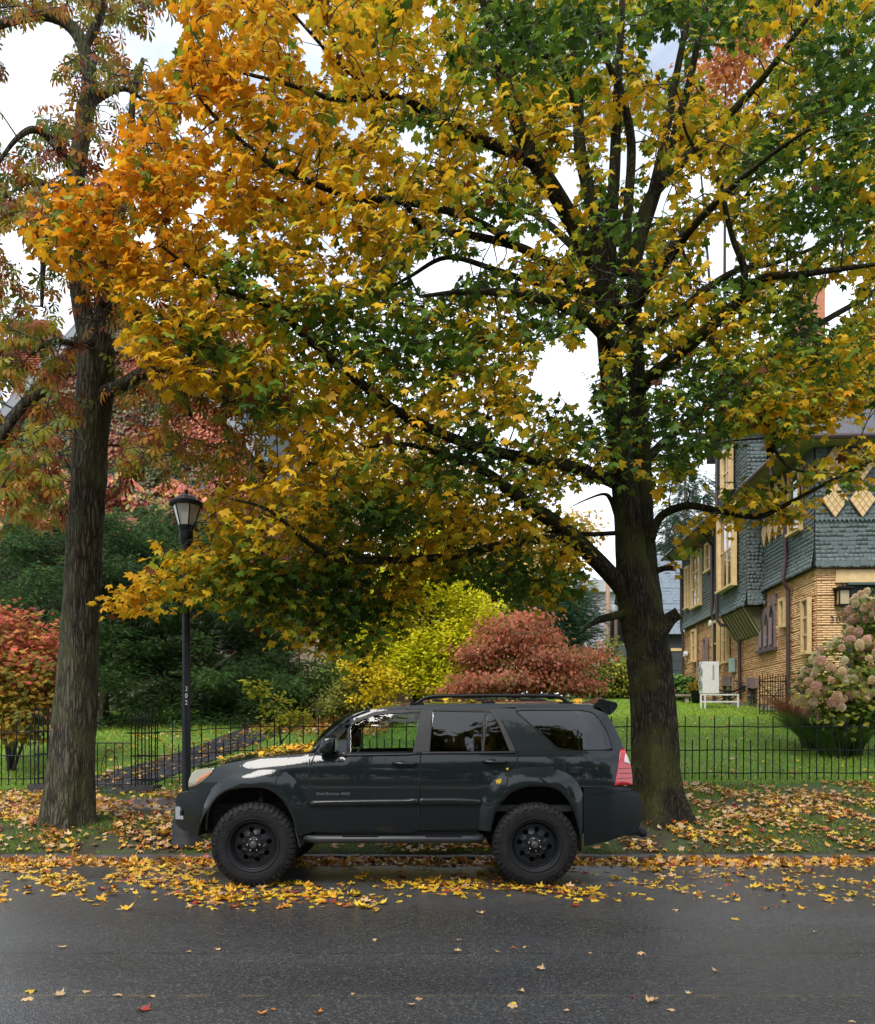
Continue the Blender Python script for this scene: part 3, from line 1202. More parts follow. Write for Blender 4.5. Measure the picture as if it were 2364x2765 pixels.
# lamps
hl_top = c1([(188, 730), (194, 706), (212, 668), (240, 641), (300, 630), (374, 624)])
hl_bot = c1([(188, 770), (240, 760), (290, 726), (334, 690), (374, 627)])
hm, ht, hb = nodes_of('headlamp_lens')
hb.inputs['Base Color'].default_value = (.22, .20, .13, 1)
hb.inputs['Roughness'].default_value = .12
hb.inputs['Coat Weight'].default_value = 1
LAMP = col_panel('headlight', hl_top, hl_bot, hm, 20, 6, .006, CAR, True, .03)
am = mat('amber_lens', (.45, .11, .012), .15, coat=1.0)
col_panel('indicator', c1([(245, 724), (275, 688), (362, 648)]), c1([(245, 736), (275, 716), (330, 684), (362, 650)]), am, 10, 4, .010, LAMP, True, .008)
tl_top = c2([(1438, 668), (1458, 560), (1474, 440), (1502, 436), (1520, 480), (1540, 540), (1550, 610), (1552, 660)])
tl_bot = c2([(1438, 672), (1500, 671), (1546, 670), (1552, 664)])
rd = mat('red_lens', (.42, .008, .012), .12, coat=1.0, var=.15, vscale=40)
TAILL = col_panel('tail_light', tl_top, tl_bot, rd, 18, 10, .008, CAR, True, .05)
cl = mat('clear_lens', (.62, .50, .50), .1, coat=1.0)
col_panel('reversing_light', c2([(1500, 500), (1507, 462), (1519, 484), (1536, 532)]), c2([(1500, 527), (1520, 530), (1536, 534)]), cl, 8, 5, .012, TAILL, True, .006)
dk = mat('dark_red_lens', (.16, .004, .006), .15, coat=1.0)
for yy in (560, 592, 624):
    col_panel('lens_rib', c2([(1456, yy), (1548, yy - 4)]), c2([(1456, yy + 5), (1548, yy + 1)]), dk, 6, 2, .011, TAILL, True, .004)

# roof rails
for s_ in (1, -1):
    P = c2([(140, 150), (165, 138), (200, 112), (240, 99), (300, 95), (600, 92), (900, 92), (1060, 95), (1095, 105), (1120, 128), (1140, 146)])
    pts = []
    for x, y in resample(P, 40):
        D = CARY - .60
        pts.append(((x - CX) * D / F, -.60 * s_, CAMH - (y - HY) * D / F))
    mb = MB()
    mb.tube(pts, .021, 10)
    RAIL = mb.build('roof_rail', BLACK, CAR, True)
    for (x, y) in c2([(160, 150), (620, 146), (1120, 150)]):
        D = CARY - .60
        mb = MB()
        mb.box(((x - CX) * D / F, -.60 * s_, CAMH - (y - HY) * D / F + .01), (.14, .035, .035))
        mb.build('rail_foot', BLACK, RAIL)
# tailgate spoiler: a wing on two stays above the rear window
prof = c2([(1298, 156), (1330, 118), (1352, 112), (1380, 124), (1446, 140), (1452, 160), (1440, 182), (1408, 214), (1386, 218), (1352, 186)])
D = CARY - .52
pp = [((x - CX) * D / F, CAMH - (y - HY) * D / F) for x, y in prof]
mb = MB()
ny = 12
for j in range(ny + 1):
    u = -1 + 2 * j / ny
    for (x, z) in pp:
        mb.V.append((x + .05 * (1 - u * u), .56 * u, z + .03 * (1 - u * u) - (.0 if abs(u) < .9 else .0)))
q = len(pp)
for j in range(ny):
    for i in range(q):
        mb.F.append((j * q + i, j * q + (i + 1) % q, (j + 1) * q + (i + 1) % q, (j + 1) * q + i))
mb.F.append(tuple(range(q)))
mb.F.append(tuple(ny * q + i for i in range(q))[::-1])
smooth_angle(mb.build('spoiler', PAINT, TAIL), 40)

# mirrors
for s_ in (1, -1):
    c_ = car_pt(*c1([(1212, 465)])[0])
    mb = MB()
    V = []
    n1, n2 = 10, 16
    for i in range(n1 + 1):
        th = PI * i / n1
        for j in range(n2):
            ph = 2 * PI * j / n2
            sx_ = math.copysign(abs(math.sin(th) * math.cos(ph)) ** .6, math.cos(ph))
            sz_ = math.copysign(abs(math.sin(th) * math.sin(ph)) ** .6, math.sin(ph))
            V.append((c_.x + .080 * sx_ + .02 * sz_, (c_.y - .135 - .11 * math.cos(th)) * s_, c_.z + .012 + .098 * sz_))
    Fq = [(i * n2 + j, i * n2 + (j + 1) % n2, (i + 1) * n2 + (j + 1) % n2, (i + 1) * n2 + j) for i in range(n1) for j in range(n2)]
    mb.add(V, Fq)
    mir = mb.build('wing_mirror', PAINT, CAR, True)
    mb = MB()
    mb.tube([(c_.x - .01, (c_.y + .02) * s_, c_.z - .09), (c_.x, (c_.y - .07) * s_, c_.z - .075), (c_.x, (c_.y - .12) * s_, c_.z - .05)], [.04, .032, .03], 8)
    mb.build('mirror_arm', BLACK, mir, True)
    mb = MB()
    mb.box((c_.x + .083, (c_.y - .135) * s_, c_.z + .012), (.006, .17, .13))
    mb.build('mirror_glass', CHROME, mir)

# side steps
for s_ in (1, -1):
    zz = .535
    P = [(-1.36, -.80, zz + .02), (-1.30, -.88, zz), (-1.15, -.91, zz), (.0, -.91, zz), (.46, -.91, zz), (.56, -.88, zz), (.60, -.78, zz + .02)]
    D0 = CARY - .91
    y_l = CAMH - (1840 + 1145 / 2.685 - HY) * D0 / F
    x_l = (c1([(1016, 0)])[0][0] - CX) * D0 / F
    x_r = (c2([(588, 0)])[0][0] - CX) * D0 / F
    P = [(x_l, -.76, y_l + .02), (x_l + .03, -.86, y_l), (x_l + .15, -.91, y_l), (x_l + 1, -.91, y_l), (x_r - .15, -.91, y_l), (x_r - .03, -.86, y_l), (x_r, -.76, y_l + .02)]
    mb = MB()
    mb.tube([(a, b_ * s_, c_) for a, b_, c_ in P], .040, 12)
    step = mb.build('side_step', mat('step_black', (.016, .018, .02), .42), CAR, True)
    for (ua, ub) in ((.22, .42), (.68, .88)):
        mb = MB()
        xa, xb = x_l + (x_r - x_l) * ua, x_l + (x_r - x_l) * ub
        mb.box(((xa + xb) / 2, -.905 * s_, y_l + .034), (xb - xa, .075, .018))
        mb.build('step_pad', BLACK, step)

# underbody, wheel wells, axles
mb = MB()
mb.box2((-2.45, -.60, .58), (1.95, .60, .80))
mb.box2((-1.35, -.72, .52), (.55, .72, .66))
mb.build('underbody', UNDER, CAR)
mb = MB()
for u in (-.45, .45):
    mb.box2((-2.5, u - .05, .48), (1.98, u + .05, .60))
mb.tube([(-1.82, -.75, .42), (-1.82, .75, .42)], .045, 8)
mb.tube([(.965, -.75, .42), (.965, .75, .42)], .05, 8)
mb.lathe([(.05, -.13), (.15, -.06), (.15, .06), (.05, .13)], (.965, .1, .42), 12, 'y')
mb.tube([(-.3, .25, .45), (1.2, .35, .47), (1.9, .45, .46)], .04, 8)
mb.build('chassis', UNDER, CAR)
for s_ in (1, -1):
    for cx_ in (-1.824, .965):
        mb = MB()
        n = 22
        for i in range(n + 1):
            a = PI * (.03 + .94 * i / n)
            for yy in (-.86, -.52):
                mb.V.append((cx_ + .57 * math.cos(a), yy * s_, .44 + .56 * math.sin(a)))
        for i in range(n):
            mb.F.append((2 * i, 2 * i + 1, 2 * i + 3, 2 * i + 2))
        k0 = len(mb.V)
        for i in range(n + 1):
            a = PI * (.03 + .94 * i / n)
            mb.V.append((cx_ + .57 * math.cos(a), -.52 * s_, .44 + .56 * math.sin(a)))
        mb.V.append((cx_, -.52 * s_, .60))
        for i in range(n):
            mb.F.append((k0 + i, k0 + i + 1, len(mb.V) - 1))
        mb.build('wheel_well', UNDER, CAR)
        if cx_ < 0:
            mb = MB()
            mb.tube([(cx_ + .02, -.66 * s_, .5), (cx_ + .02, -.62 * s_, .95)], .035, 8)
            mb.build('shock_absorber', mat('shock_grey', (.12, .12, .12), .4, metal=.7), CAR, True)
    # mud flaps
    for L_, dx_ in ((c1([(920, 910), (945, 1000), (990, 1200)]), .0), (c2([(1180, 850), (1208, 960), (1223, 1110)]), .0)):
        P = [car_pt(x, y, .02) for x, y in L_]
        mb = MB()
        for p in P:
            for yy, t in ((p.y, 0), (p.y + .26, 0), (p.y + .26, .012), (p.y, .012)):
                mb.V.append((p.x + t, yy * s_, p.z))
        for i in range(len(P) - 1):
            for j in range(4):
                mb.F.append((i * 4 + j, i * 4 + (j + 1) % 4, i * 4 + 4 + (j + 1) % 4, i * 4 + 4 + j))
        mb.F += [(0, 1, 2, 3), (8, 9, 10, 11)]
        mb.build('mud_flap', mat('mud_flap_grey', (.06, .065, .07), .5), CAR)

# tow hitch
mb = MB()
mb.box2((1.72, -.05, .40), (2.22, .05, .465))
hc = mb.build('tow_hitch', BLACK, CAR)
mb = MB()
mb.lathe([(.028, 0), (.036, .012), (.05, .03), (.05, .075), (.036, .09)], (2.20, -.02, .375), 14, 'x')
mb.V = [(v[0] * 1.0, v[1], v[2] + .055) for v in mb.V]
mb.build('hitch_cap', UNDER, hc, True)

# interior: dashboard, steering wheel, seats
mb = MB()
mb.box2((-1.35, -.68, .98), (-.95, .68, 1.22))
mb.build('dashboard', INTER, CAR)
mb = MB()
n = 24
ring = [(-.86 + .05 * math.sin(a), -.36 + .18 * math.cos(a), 1.20 + .175 * math.sin(a)) for a in np.linspace(0, 2 * PI, n + 1)]
mb.tube(ring, .016, 6)
mb.tube([(-1.0, -.36, 1.16), (-.86, -.36, 1.20)], .035, 8)
mb.build('steering_wheel', INTER, CAR, True)
for yy in (-.38, .38):
    for xx in (-.55, .38):
        mb = MB()
        mb.box((xx + .16, yy, 1.08), (.52, .50, .16))
        seat = mb.build('seat', INTER, CAR)
        mb = MB()
        mb.box((xx + .50, yy, 1.30), (.16, .48, .55), Matrix.Rotation(.25, 3, 'Y'))
        mb.build('seat_back', INTER, seat)
        mb = MB()
        mb.box((xx + .60, yy, 1.63), (.10, .26, .16), Matrix.Rotation(.2, 3, 'Y'))
        mb.build('headrest', INTER, seat)
mb = MB()
mb.box2((-1.3, -.80, .74), (1.8, .80, .80))
mb.build('cabin_floor', INTER, CAR)


# wheels -------------------------------------------------------------------------
def make_wheel(parent, x, side, ang):
    """side -1 near the camera, +1 at the kerb; wheel axis along y"""
    R, Wd = .418, .135
    w = bpy.data.objects.new('wheel', None)
    COL.objects.link(w)
    w.parent = parent
    w.location = (x, side * .80, R + .0)
    w.rotation_euler = (0, ang, 0 if side < 0 else PI)
    # tyre
    mb = MB()
    prof = [(.236, -.115), (.245, -.128), (.27, -.138), (.31, -.143), (.345, -.142), (.375, -.134), (.393, -.122), (.401, -.105), (.403, 0), (.401, .105), (.393, .122),
            (.36, .14), (.30, .14), (.245, .128), (.236, .115)]
    mb.lathe(prof, (0, 0, 0), 72, 'y', False)
    ty = mb.build('tyre', RUBBER, w, True)
    # tread blocks and shoulder lugs
    mb = MB()
    nb = 46
    for i in range(nb):
        a = 2 * PI * i / nb

        def blk(yc, wy, da, la, r0, r1, sk=0.0):
            V = []
            for rr_ in (r0, r1):
                for (u, v) in ((-1, -1), (1, -1), (1, 1), (-1, 1)):
                    an = a + da + u * la * (.5 if rr_ == r0 else .42) + sk * v
                    V.append((rr_ * math.cos(an), yc + v * wy * .5, rr_ * math.sin(an)))
            mb.add(V, [(0, 1, 2, 3), (4, 7, 6, 5), (0, 4, 5, 1), (1, 5, 6, 2), (2, 6, 7, 3), (3, 7, 4, 0)])
        st_ = 2 * PI / nb
        blk(-.040, .055, 0, st_ * .8, .40, .4185, .03)
        blk(.040, .055, st_ * .5, st_ * .8, .40, .4185, -.03)
        blk(-.100, .042, st_ * .25, st_ * .78, .398, .4165, -.02)
        blk(.100, .042, st_ * .75, st_ * .78, .398, .4165, .02)
        # shoulder lugs wrap on to the sidewall, alternately long and short
        lg = .352 if i % 2 == 0 else .366
        for sgn in (-1, 1):
            V = []
            for (rr_, yy) in ((.409, .120), (.400, .136), (lg, .150), (lg, .136), (.39, .118)):
                for u in (-1, 1):
                    an = a + st_ * .25 + u * st_ * .33 + (.035 if i % 2 else -.02) * (.41 - rr_) * 14
                    V.append((rr_ * math.cos(an), yy * sgn, rr_ * math.sin(an)))
            mb.add(V, [(0, 1, 3, 2), (2, 3, 5, 4), (4, 5, 7, 6), (0, 2, 4, 6, 8), (1, 9, 7, 5, 3)])
    put('tread', raw_mesh('tread', mb.V, mb.F), RUBBER, ty)
    # raised rings on the sidewall
    mb = MB()
    for r_ in (.262, .335):
        mb.lathe([(r_ - .004, -.137), (r_ - .002, -.1455), (r_ + .002, -.1455), (r_ + .004, -.137)], (0, 0, 0), 64, 'y', False)
    mb.build('sidewall_rib', RUBBER, ty, True)
    # rim: lip, barrel and a face with eight round holes
    mb = MB()
    mb.lathe([(.240, -.112), (.243, -.124), (.236, -.128), (.228, -.120), (.224, -.095), (.212, -.082), (.205, -.060), (.200, -.02), (.200, .11)], (0, 0, 0), 56, 'y', False)
    rim = mb.build('rim', RIM, w, True)
    mb = MB()
    nh, ns = 8, 24
    for h_ in range(nh):
        a0, a1 = 2 * PI * h_ / nh, 2 * PI * (h_ + 1) / nh
        am_ = (a0 + a1) / 2
        ri, ro, hr, hc_ = .078, .203, .027, .150
        ringo = []
        for j in range(7):
            ringo.append((ro, a0 + (a1 - a0) * j / 6))
        for j in range(1, 6):
            ringo.append((ro + (ri - ro) * j / 6, a1))
        for j in range(7):
            ringo.append((ri, a1 + (a0 - a1) * j / 6))
        for j in range(1, 6):
            ringo.append((ri + (ro - ri) * j / 6, a0))
        n = len(ringo)
        hcx, hcz = hc_ * math.cos(am_), hc_ * math.sin(am_)
        dep = lambda r_: -.052 - .030 * math.exp(-((r_ - .10) / .035) ** 2)
        Vo, Vh, Vb = [], [], []
        for (r_, a) in ringo:
            X_, Z_ = r_ * math.cos(a), r_ * math.sin(a)
            Vo.append((X_, dep(r_), Z_))
            d_ = math.hypot(X_ - hcx, Z_ - hcz)
            hx_, hz_ = hcx + (X_ - hcx) / d_ * hr, hcz + (Z_ - hcz) / d_ * hr
            Vh.append((hx_, dep(math.hypot(hx_, hz_)) - .001, hz_))
            Vb.append((hx_, dep(math.hypot(hx_, hz_)) + .035, hz_))
        mb.add(Vo + Vh + Vb, [(i, (i + 1) % n, n + (i + 1) % n, n + i) for i in range(n)] + [(n + i, n + (i + 1) % n, 2 * n + (i + 1) % n, 2 * n + i) for i in range(n)])
    fc = mb.build('wheel_face', RIM, w)
    smooth_angle(fc, 40)
    mb = MB()
    mb.lathe([(.080, -.060), (.074, -.078), (.060, -.082), (.046, -.080), (.044, -.108), (.038, -.114), (.001, -.116)], (0, 0, 0), 28, 'y', False)
    hub = mb.build('hub', RIM, w, True)
    mb = MB()
    mb.lathe([(.036, -.112), (.034, -.122), (.026, -.127), (.001, -.128)], (0, 0, 0), 20, 'y', False)
    mb.build('centre_cap', mat('cap_grey', (.06, .06, .06), .4, metal=.4), hub, True)
    nut = mat('lug_chrome', (.85, .85, .85), .25, metal=.9)
    for j in range(6):
        a = 2 * PI * j / 6 + .2
        mb = MB()
        mb.lathe([(.0088, -.078), (.0088, -.098), (.006, -.104), (.001, -.105)], (.061 * math.cos(a), 0, .061 * math.sin(a)), 6, 'y', False)
        mb.build('lug_nut', nut, w)
    mb = MB()
    mb.lathe([(.17, .02), (.17, .035)], (0, 0, 0), 24, 'y')
    mb.lathe([(.21, .06), (.21, .10)], (0, 0, 0), 24, 'y')
    mb.build('brake', UNDER, w)
    return w


for x_ in (-1.824, .965):
    make_wheel(CAR, x_, -1, .2 if x_ < 0 else .55)
    make_wheel(CAR, x_, 1, .9)


# badge on the front door
def text_mesh(body, size, ext=.001):
    cu = bpy.data.curves.new('lettering', 'FONT')
    cu.body = body
    cu.size = size
    cu.extrude = ext
    o = bpy.data.objects.new('lettering', cu)
    COL.objects.link(o)
    dg = bpy.context.evaluated_depsgraph_get()
    me = bpy.data.meshes.new_from_object(o.evaluated_get(dg))
    bpy.data.objects.remove(o)
    V = np.zeros(len(me.vertices) * 3)
    me.vertices.foreach_get('co', V)
    return V.reshape(-1, 3), [tuple(p.vertices) for p in me.polygons], me


p0 = car_pt(*c1([(1114, 824)])[0], .003)
mb = MB()
cur = p0.x
for word, size in (('S', .040), ('PORT', .030), ('E', .040), ('DITION', .030), ('4WD', .040)):
    if word == '4WD':
        cur += .012
    tv, tf, _ = text_mesh(word, size, .0015)
    mb.add([(cur + v[0], p0.y - v[2], p0.z + v[1]) for v in tv], tf)
    cur += tv[:, 0].max() + .004
put('lettering', raw_mesh('lettering', mb.V, mb.F), TXT, door_f[0])
# ------------------------------------------------------------------ iron fence, gate, street lamp
IRON = mat('black_iron', (.007, .007, .007), .5, spec=.2, var=.3, vscale=30)
FD = 14.6


def fence_dz(x):
    return -.10 * (1 - sst(-5.2, -3.0, x))


def run_fence(label, x0, x1, first_tall=True):
    z0 = gz(x0, FD)
    root = thing('iron_fence', ((x0 + x1) / 2, FD, gz((x0 + x1) / 2, FD)), label, 'fence', 'iron fence along the front gardens')
    pz = {True: 1.80, False: 1.40}
    for r_ in (1.61, 1.20, .80):
        mb = MB()
        n = max(2, int((x1 - x0) / .25))
        wob = random.uniform(0, 6)
        mb.tube([(x0 + (x1 - x0) * i / n, FD, r_ + fence_dz(x0 + (x1 - x0) * i / n) + .006 * math.sin(wob + 1.7 * i)) for i in range(n + 1)], .011, 6)
        mb.build('rail', IRON, root)
    sp = .1285
    n = int((x1 - x0) / sp)
    base = {}
    for tall in (True, False):
        mb = MB()
        h = pz[tall] - .68
        mb.tube([(0, 0, 0), (0, 0, h - .03), (0, 0, h)], [.0105, .0105, .003], 6)
        base[tall] = raw_mesh('picket', mb.V, mb.F)
        base[tall].materials.append(IRON)
    for i in range(n + 1):
        x = x0 + .05 + i * sp
        if x > x1 - .03:
            break
        tall = (i % 2 == 0) == first_tall
        o = bpy.data.objects.new('picket', base[tall])
        COL.objects.link(o)
        o.parent = root
        o.matrix_parent_inverse = Matrix.Translation(-root.location)
        o.location = (x, FD - .004, .68 + fence_dz(x))
        o.rotation_euler = (random.gauss(0, .008), random.gauss(0, .008), 0)
    return root


def xat(px):
    return (px - CX) * FD / F


run_fence('black iron picket fence left of the gate, in front of the red bush', -9.5, xat(118))
run_fence('long black iron picket fence running behind the car to the right edge', xat(418), 10.2)


def gate_post(px, label):
    x = xat(px)
    zb = gz(x, FD) - .0
    root = thing('gate_post', (x, FD, zb), label, 'gate post', 'open iron gate posts')
    h = .16
    mb = MB()
    mb.box((x, FD, zb + .03), (.50, .46, .14))
    mb.build('plinth', mat('dark_stone', (.03, .028, .026), .7, var=.3, bump=.4), root)
    for dx in (-.155, -.085, .085, .155):
        for dy in (-h, h):
            mb = MB()
            mb.tube([(x + dx, FD + dy, zb + .09), (x + dx, FD + dy, zb + 1.42), (x + dx, FD + dy, zb + 1.46)], [.012, .012, .003], 6)
            mb.build('bar', IRON, root)
    for zz in (.20, .62, 1.02):
        mb = MB()
        for a, b in (((-h, -h), (h, -h)), ((h, -h), (h, h)), ((h, h), (-h, h)), ((-h, h), (-h, -h))):
            mb.tube([(x + a[0] * 1.05, FD + a[1] * 1.05, zb + zz), (x + b[0] * 1.05, FD + b[1] * 1.05, zb + zz)], .012, 5)
        mb.build('hoop', IRON, root)
    mb = MB()
    mb.box((x, FD, zb + 1.02), (.44, .40, .025))
    mb.build('collar', IRON, root)
    for s_ in (-1, 1):
        mb = MB()
        P = [(x + s_ * (.17 - .10 * (1 - math.cos(t))), FD - h, zb + 1.20 + .10 * math.sin(t)) for t in np.linspace(.2, PI + .9, 12)]
        mb.tube(P, .011, 5)
        mb.build('scroll', IRON, root)
    return root


gate_post(388, 'open ironwork gate post with scroll top beside the slate path')
gate_post(130, 'ironwork gate post half hidden behind the left tree trunk')
# low gate between the posts
gx0, gx1 = xat(158), xat(362)
gzb = gz((gx0 + gx1) / 2, FD)
G = thing('garden_gate', ((gx0 + gx1) / 2, FD - .12, gzb), 'low iron garden gate with heart scrolls closing the slate path', 'gate')
for zz in (.08, .80):
    mb = MB()
    mb.tube([(gx0, FD - .12, gzb + zz), (gx1, FD - .12, gzb + zz)], .012, 6)
    mb.build('rail', IRON, G)
n = 10
for i in range(n):
    x = gx0 + (gx1 - gx0) * i / (n - 1)
    mb = MB()
    mb.tube([(x, FD - .12, gzb - .04), (x, FD - .12, gzb + .80)], .009, 6)
    mb.build('bar', IRON, G)
for cxg in (gx0 + (gx1 - gx0) * .3, gx0 + (gx1 - gx0) * .72):
    for s_ in (-1, 1):
        mb = MB()
        P = []
        for t in np.linspace(0, 1, 26):
            if t < .55:
                u = t / .55
                P.append((cxg + s_ * (.02 + .13 * math.sin(u * PI * .62)), FD - .128, gzb + .70 - .42 * u))
            else:
                u = (t - .55) / .45
                a = -.2 - u * 5.2
                r_ = .075 * (1 - .75 * u)
                P.append((cxg + s_ * (.072 + r_ * math.cos(a)), FD - .128, gzb + .27 + r_ * math.sin(a)))
        mb.tube(P, .006, 5)
        mb.build('scroll', IRON, G)

# street lamp ------------------------------------------------------------------
LD = 10.72
lx = (504 - CX) * LD / F
lz = gz(lx, LD)
LAMPB = mat('lamp_black', (.008, .009, .012), .40, spec=.3, var=.25, vscale=10)
ST = thing('street_lamp', (lx, LD, lz), 'black street lamp post with lantern top, numbered 302', 'street lamp')
ppm = F / LD


def lzp(py):
    return CAMH - (py - HY) / ppm


def lathe_at(prof, name, m, parent, n=24):
    mb = MB()
    mb.lathe([(r, z) for r, z in prof], (lx, LD, 0), n, 'z')
    return smooth_angle(mb.build(name, m, parent), 50)


lathe_at([(.205, lz - .05), (.20, lz + .03), (.178, lz + .05), (.172, lz + .30), (.15, lz + .36), (.10, lz + .52), (.075, lz + .58), (.07, lz + .62)], 'base',
         mat('lamp_base', (.018, .019, .02), .6, spec=.25, var=.5, vscale=8, bump=.3), ST)
lathe_at([(.056, lz + .6), (.054, lz + 1.6), (.047, lzp(1560)), (.046, lzp(1470))], 'post', LAMPB, ST)
lathe_at([(.060, lzp(1582)), (.060, lzp(1574))], 'band', LAMPB, ST)
# collar under the lantern
lathe_at([(.05, lzp(1474)), (.082, lzp(1462)), (.088, lzp(1445)), (.086, lzp(1432)), (.105, lzp(1426)), (.105, lzp(1420))], 'lantern_collar', LAMPB, ST)
gm, gt, gb = nodes_of('lantern_glass')
gb.inputs['Base Color'].default_value = (.72, .70, .62, 1)
gb.inputs['Roughness'].default_value = .25
gb.inputs['Transmission Weight'].default_value = .35
gb.inputs['Coat Weight'].default_value = .6
mb = MB()
mb.lathe([(.104, lzp(1420)), (.182, lzp(1366))], (lx, LD, 0), 6, 'z', False)
mb.build('lantern_glass', gm, ST)
for j in range(6):
    a = 2 * PI * j / 6
    mb = MB()
    mb.tube([(lx + .100 * math.cos(a), LD + .100 * math.sin(a), lzp(1422)), (lx + .186 * math.cos(a), LD + .186 * math.sin(a), lzp(1364))], .009, 5)
    mb.build('glazing_bar', LAMPB, ST)
lathe_at([(.185, lzp(1367)), (.212, lzp(1365)), (.215, lzp(1358)), (.200, lzp(1355)), (.165, lzp(1354))], 'lantern_rim', LAMPB, ST, 32)
lathe_at([(.17, lzp(1358)), (.16, lzp(1352)), (.13, lzp(1344)), (.085, lzp(1339)), (.03, lzp(1336))], 'lantern_dome', mat('dome_metal', (.16, .165, .17), .3, metal=.6), ST, 28)
lathe_at([(.035, lzp(1337)), (.02, lzp(1334)), (.016, lzp(1331)), (.026, lzp(1328)), (.022, lzp(1324)), (.004, lzp(1322))], 'finial', LAMPB, ST, 14)
# lattice of the upper glass and the number
NUM = mat('number_white', (.75, .75, .72), .5)
for ch, py in (('3', 1866), ('0', 1885), ('2', 1903)):
    tv, tf, _ = text_mesh(ch, .085, .001)
    w_ = tv[:, 0].max()
    mb = MB()
    mb.add([(lx + .014 + (v[0] - w_ / 2) * .75, LD - .0575 + .0 - v[2] + .22 * ((v[0] - w_ / 2) * .75 + .014) ** 2 / .05, lzp(py) + v[1]) for v in tv], tf)
    put('numeral', raw_mesh('numeral', mb.V, mb.F), NUM, ST)
# ------------------------------------------------------------------ trees
def bark_material(name, c_dark, c_mid, moss, mossy=.5, scale=1.0):
    m, t, b = nodes_of(name)
    n = t.nodes.new
    l = t.links.new
    tcn = n('ShaderNodeTexCoord')
    mp_ = n('ShaderNodeMapping')
    mp_.inputs['Scale'].default_value = (1, 1, .16)
    l(tcn.outputs['Object'], mp_.inputs['Vector'])
    v = n('ShaderNodeTexVoronoi')
    v.feature = 'DISTANCE_TO_EDGE'
    v.inputs['Scale'].default_value = 21 * scale
    nn = n('ShaderNodeTexNoise')
    nn.inputs['Scale'].default_value = 12 * scale
    nn.inputs['Detail'].default_value = 8
    l(mp_.outputs['Vector'], nn.inputs['Vector'])
    ds = n('ShaderNodeMixRGB')
    ds.inputs['Fac'].default_value = .12
    l(mp_.outputs['Vector'], ds.inputs['Color1'])
    l(nn.outputs['Color'], ds.inputs['Color2'])
    l(ds.outputs['Color'], v.inputs['Vector'])
    r = n('ShaderNodeValToRGB')
    r.color_ramp.elements[0].position = .0
    r.color_ramp.elements[0].color = (*c_dark, 1)
    r.color_ramp.elements[1].position = .30
    r.color_ramp.elements[1].color = (*c_mid, 1)
    l(v.outputs['Distance'], r.inputs['Fac'])
    n3 = n('ShaderNodeTexNoise')
    n3.inputs['Scale'].default_value = 2.2
    n3.inputs['Detail'].default_value = 6
    l(tcn.outputs['Object'], n3.inputs['Vector'])
    mr = n('ShaderNodeMapRange')
    mr.inputs['From Min'].default_value = .42
    mr.inputs['From Max'].default_value = .68
    mr.inputs['To Max'].default_value = mossy
    l(n3.outputs['Fac'], mr.inputs['Value'])
    mx_ = n('ShaderNodeMixRGB')
    l(mr.outputs['Result'], mx_.inputs['Fac'])
    l(r.outputs['Color'], mx_.inputs['Color1'])
    mx_.inputs['Color2'].default_value = (*moss, 1)
    n4 = n('ShaderNodeTexNoise')
    n4.inputs['Scale'].default_value = 55
    n4.inputs['Detail'].default_value = 5
    l(tcn.outputs['Object'], n4.inputs['Vector'])
    m4 = n('ShaderNodeMixRGB')
    m4.blend_type = 'OVERLAY'
    m4.inputs['Fac'].default_value = .7
    l(mx_.outputs['Color'], m4.inputs['Color1'])
    l(n4.outputs['Fac'], m4.inputs['Color2'])
    l(m4.outputs['Color'], b.inputs['Base Color'])
    b.inputs['Roughness'].default_value = .8
    b.inputs['Specular IOR Level'].default_value = .12
    bp = n('ShaderNodeBump')
    bp.inputs['Strength'].default_value = 1
    bp.inputs['Distance'].default_value = .06
    mm = n('ShaderNodeMath')
    mm.operation = 'MULTIPLY_ADD'
    l(n4.outputs['Fac'], mm.inputs[0])
    mm.inputs[1].default_value = .25
    l(v.outputs['Distance'], mm.inputs[2])
    l(mm.outputs[0], bp.inputs['Height'])
    l(bp.outputs['Normal'], b.inputs['Normal'])
    return m


MAPLE_BARK = bark_material('maple_bark', (.007, .006, .004), (.062, .051, .033), (.062, .068, .017), .8, 1.25)
CHEST_BARK = bark_material('chestnut_bark', (.015, .013, .010), (.115, .098, .072), (.082, .090, .042), .8, 1.0)
TWIG = mat('twig_bark', (.018, .014, .010), .75, var=.4, vscale=6)


def ridge_tube(path, rad, n, ridge, seed, flute=0.0):
    """tube whose surface is displaced into bark ridges and buttresses"""
    rg = np.random.default_rng(seed)
    path = np.array(path)
    K = len(path)
    T = unit(np.gradient(path, axis=0))
    up = np.array([1., 0, 0])
    V = np.zeros((K, n, 3))
    ph = rg.uniform(0, 6.28, 8)
    drift = np.zeros(n)
    noise = rg.normal(0, 1, (K // 3 + 3, n // 2 + 1))
    for i in range(K):
        a = unit(up - T[i] * up.dot(T[i]))
        b = np.cross(T[i], a)
        up = a
        th = np.linspace(0, 2 * PI, n, endpoint=False)
        rr_ = 1 + .05 * np.sin(2 * th + ph[0] + i * .05) + .035 * np.sin(3 * th + ph[1] - i * .07) + flute * np.sin(5 * th + ph[2]) * (1 - i / K) ** 3
        nr = np.interp(np.linspace(0, noise.shape[1] - 1, n), np.arange(noise.shape[1]), noise[i // 3] * (1 - (i % 3) / 3) + noise[i // 3 + 1] * (i % 3) / 3)
        rr_ = rr_ + ridge * nr
        V[i] = path[i] + rad[i] * rr_[:, None] * (np.cos(th)[:, None] * a + np.sin(th)[:, None] * b)
    Fc = [(i * n + j, i * n + (j + 1) % n, (i + 1) * n + (j + 1) % n, (i + 1) * n + j) for i in range(K - 1) for j in range(n)]
    Fc.append(tuple((K - 1) * n + j for j in range(n)))
    return V.reshape(-1, 3), Fc


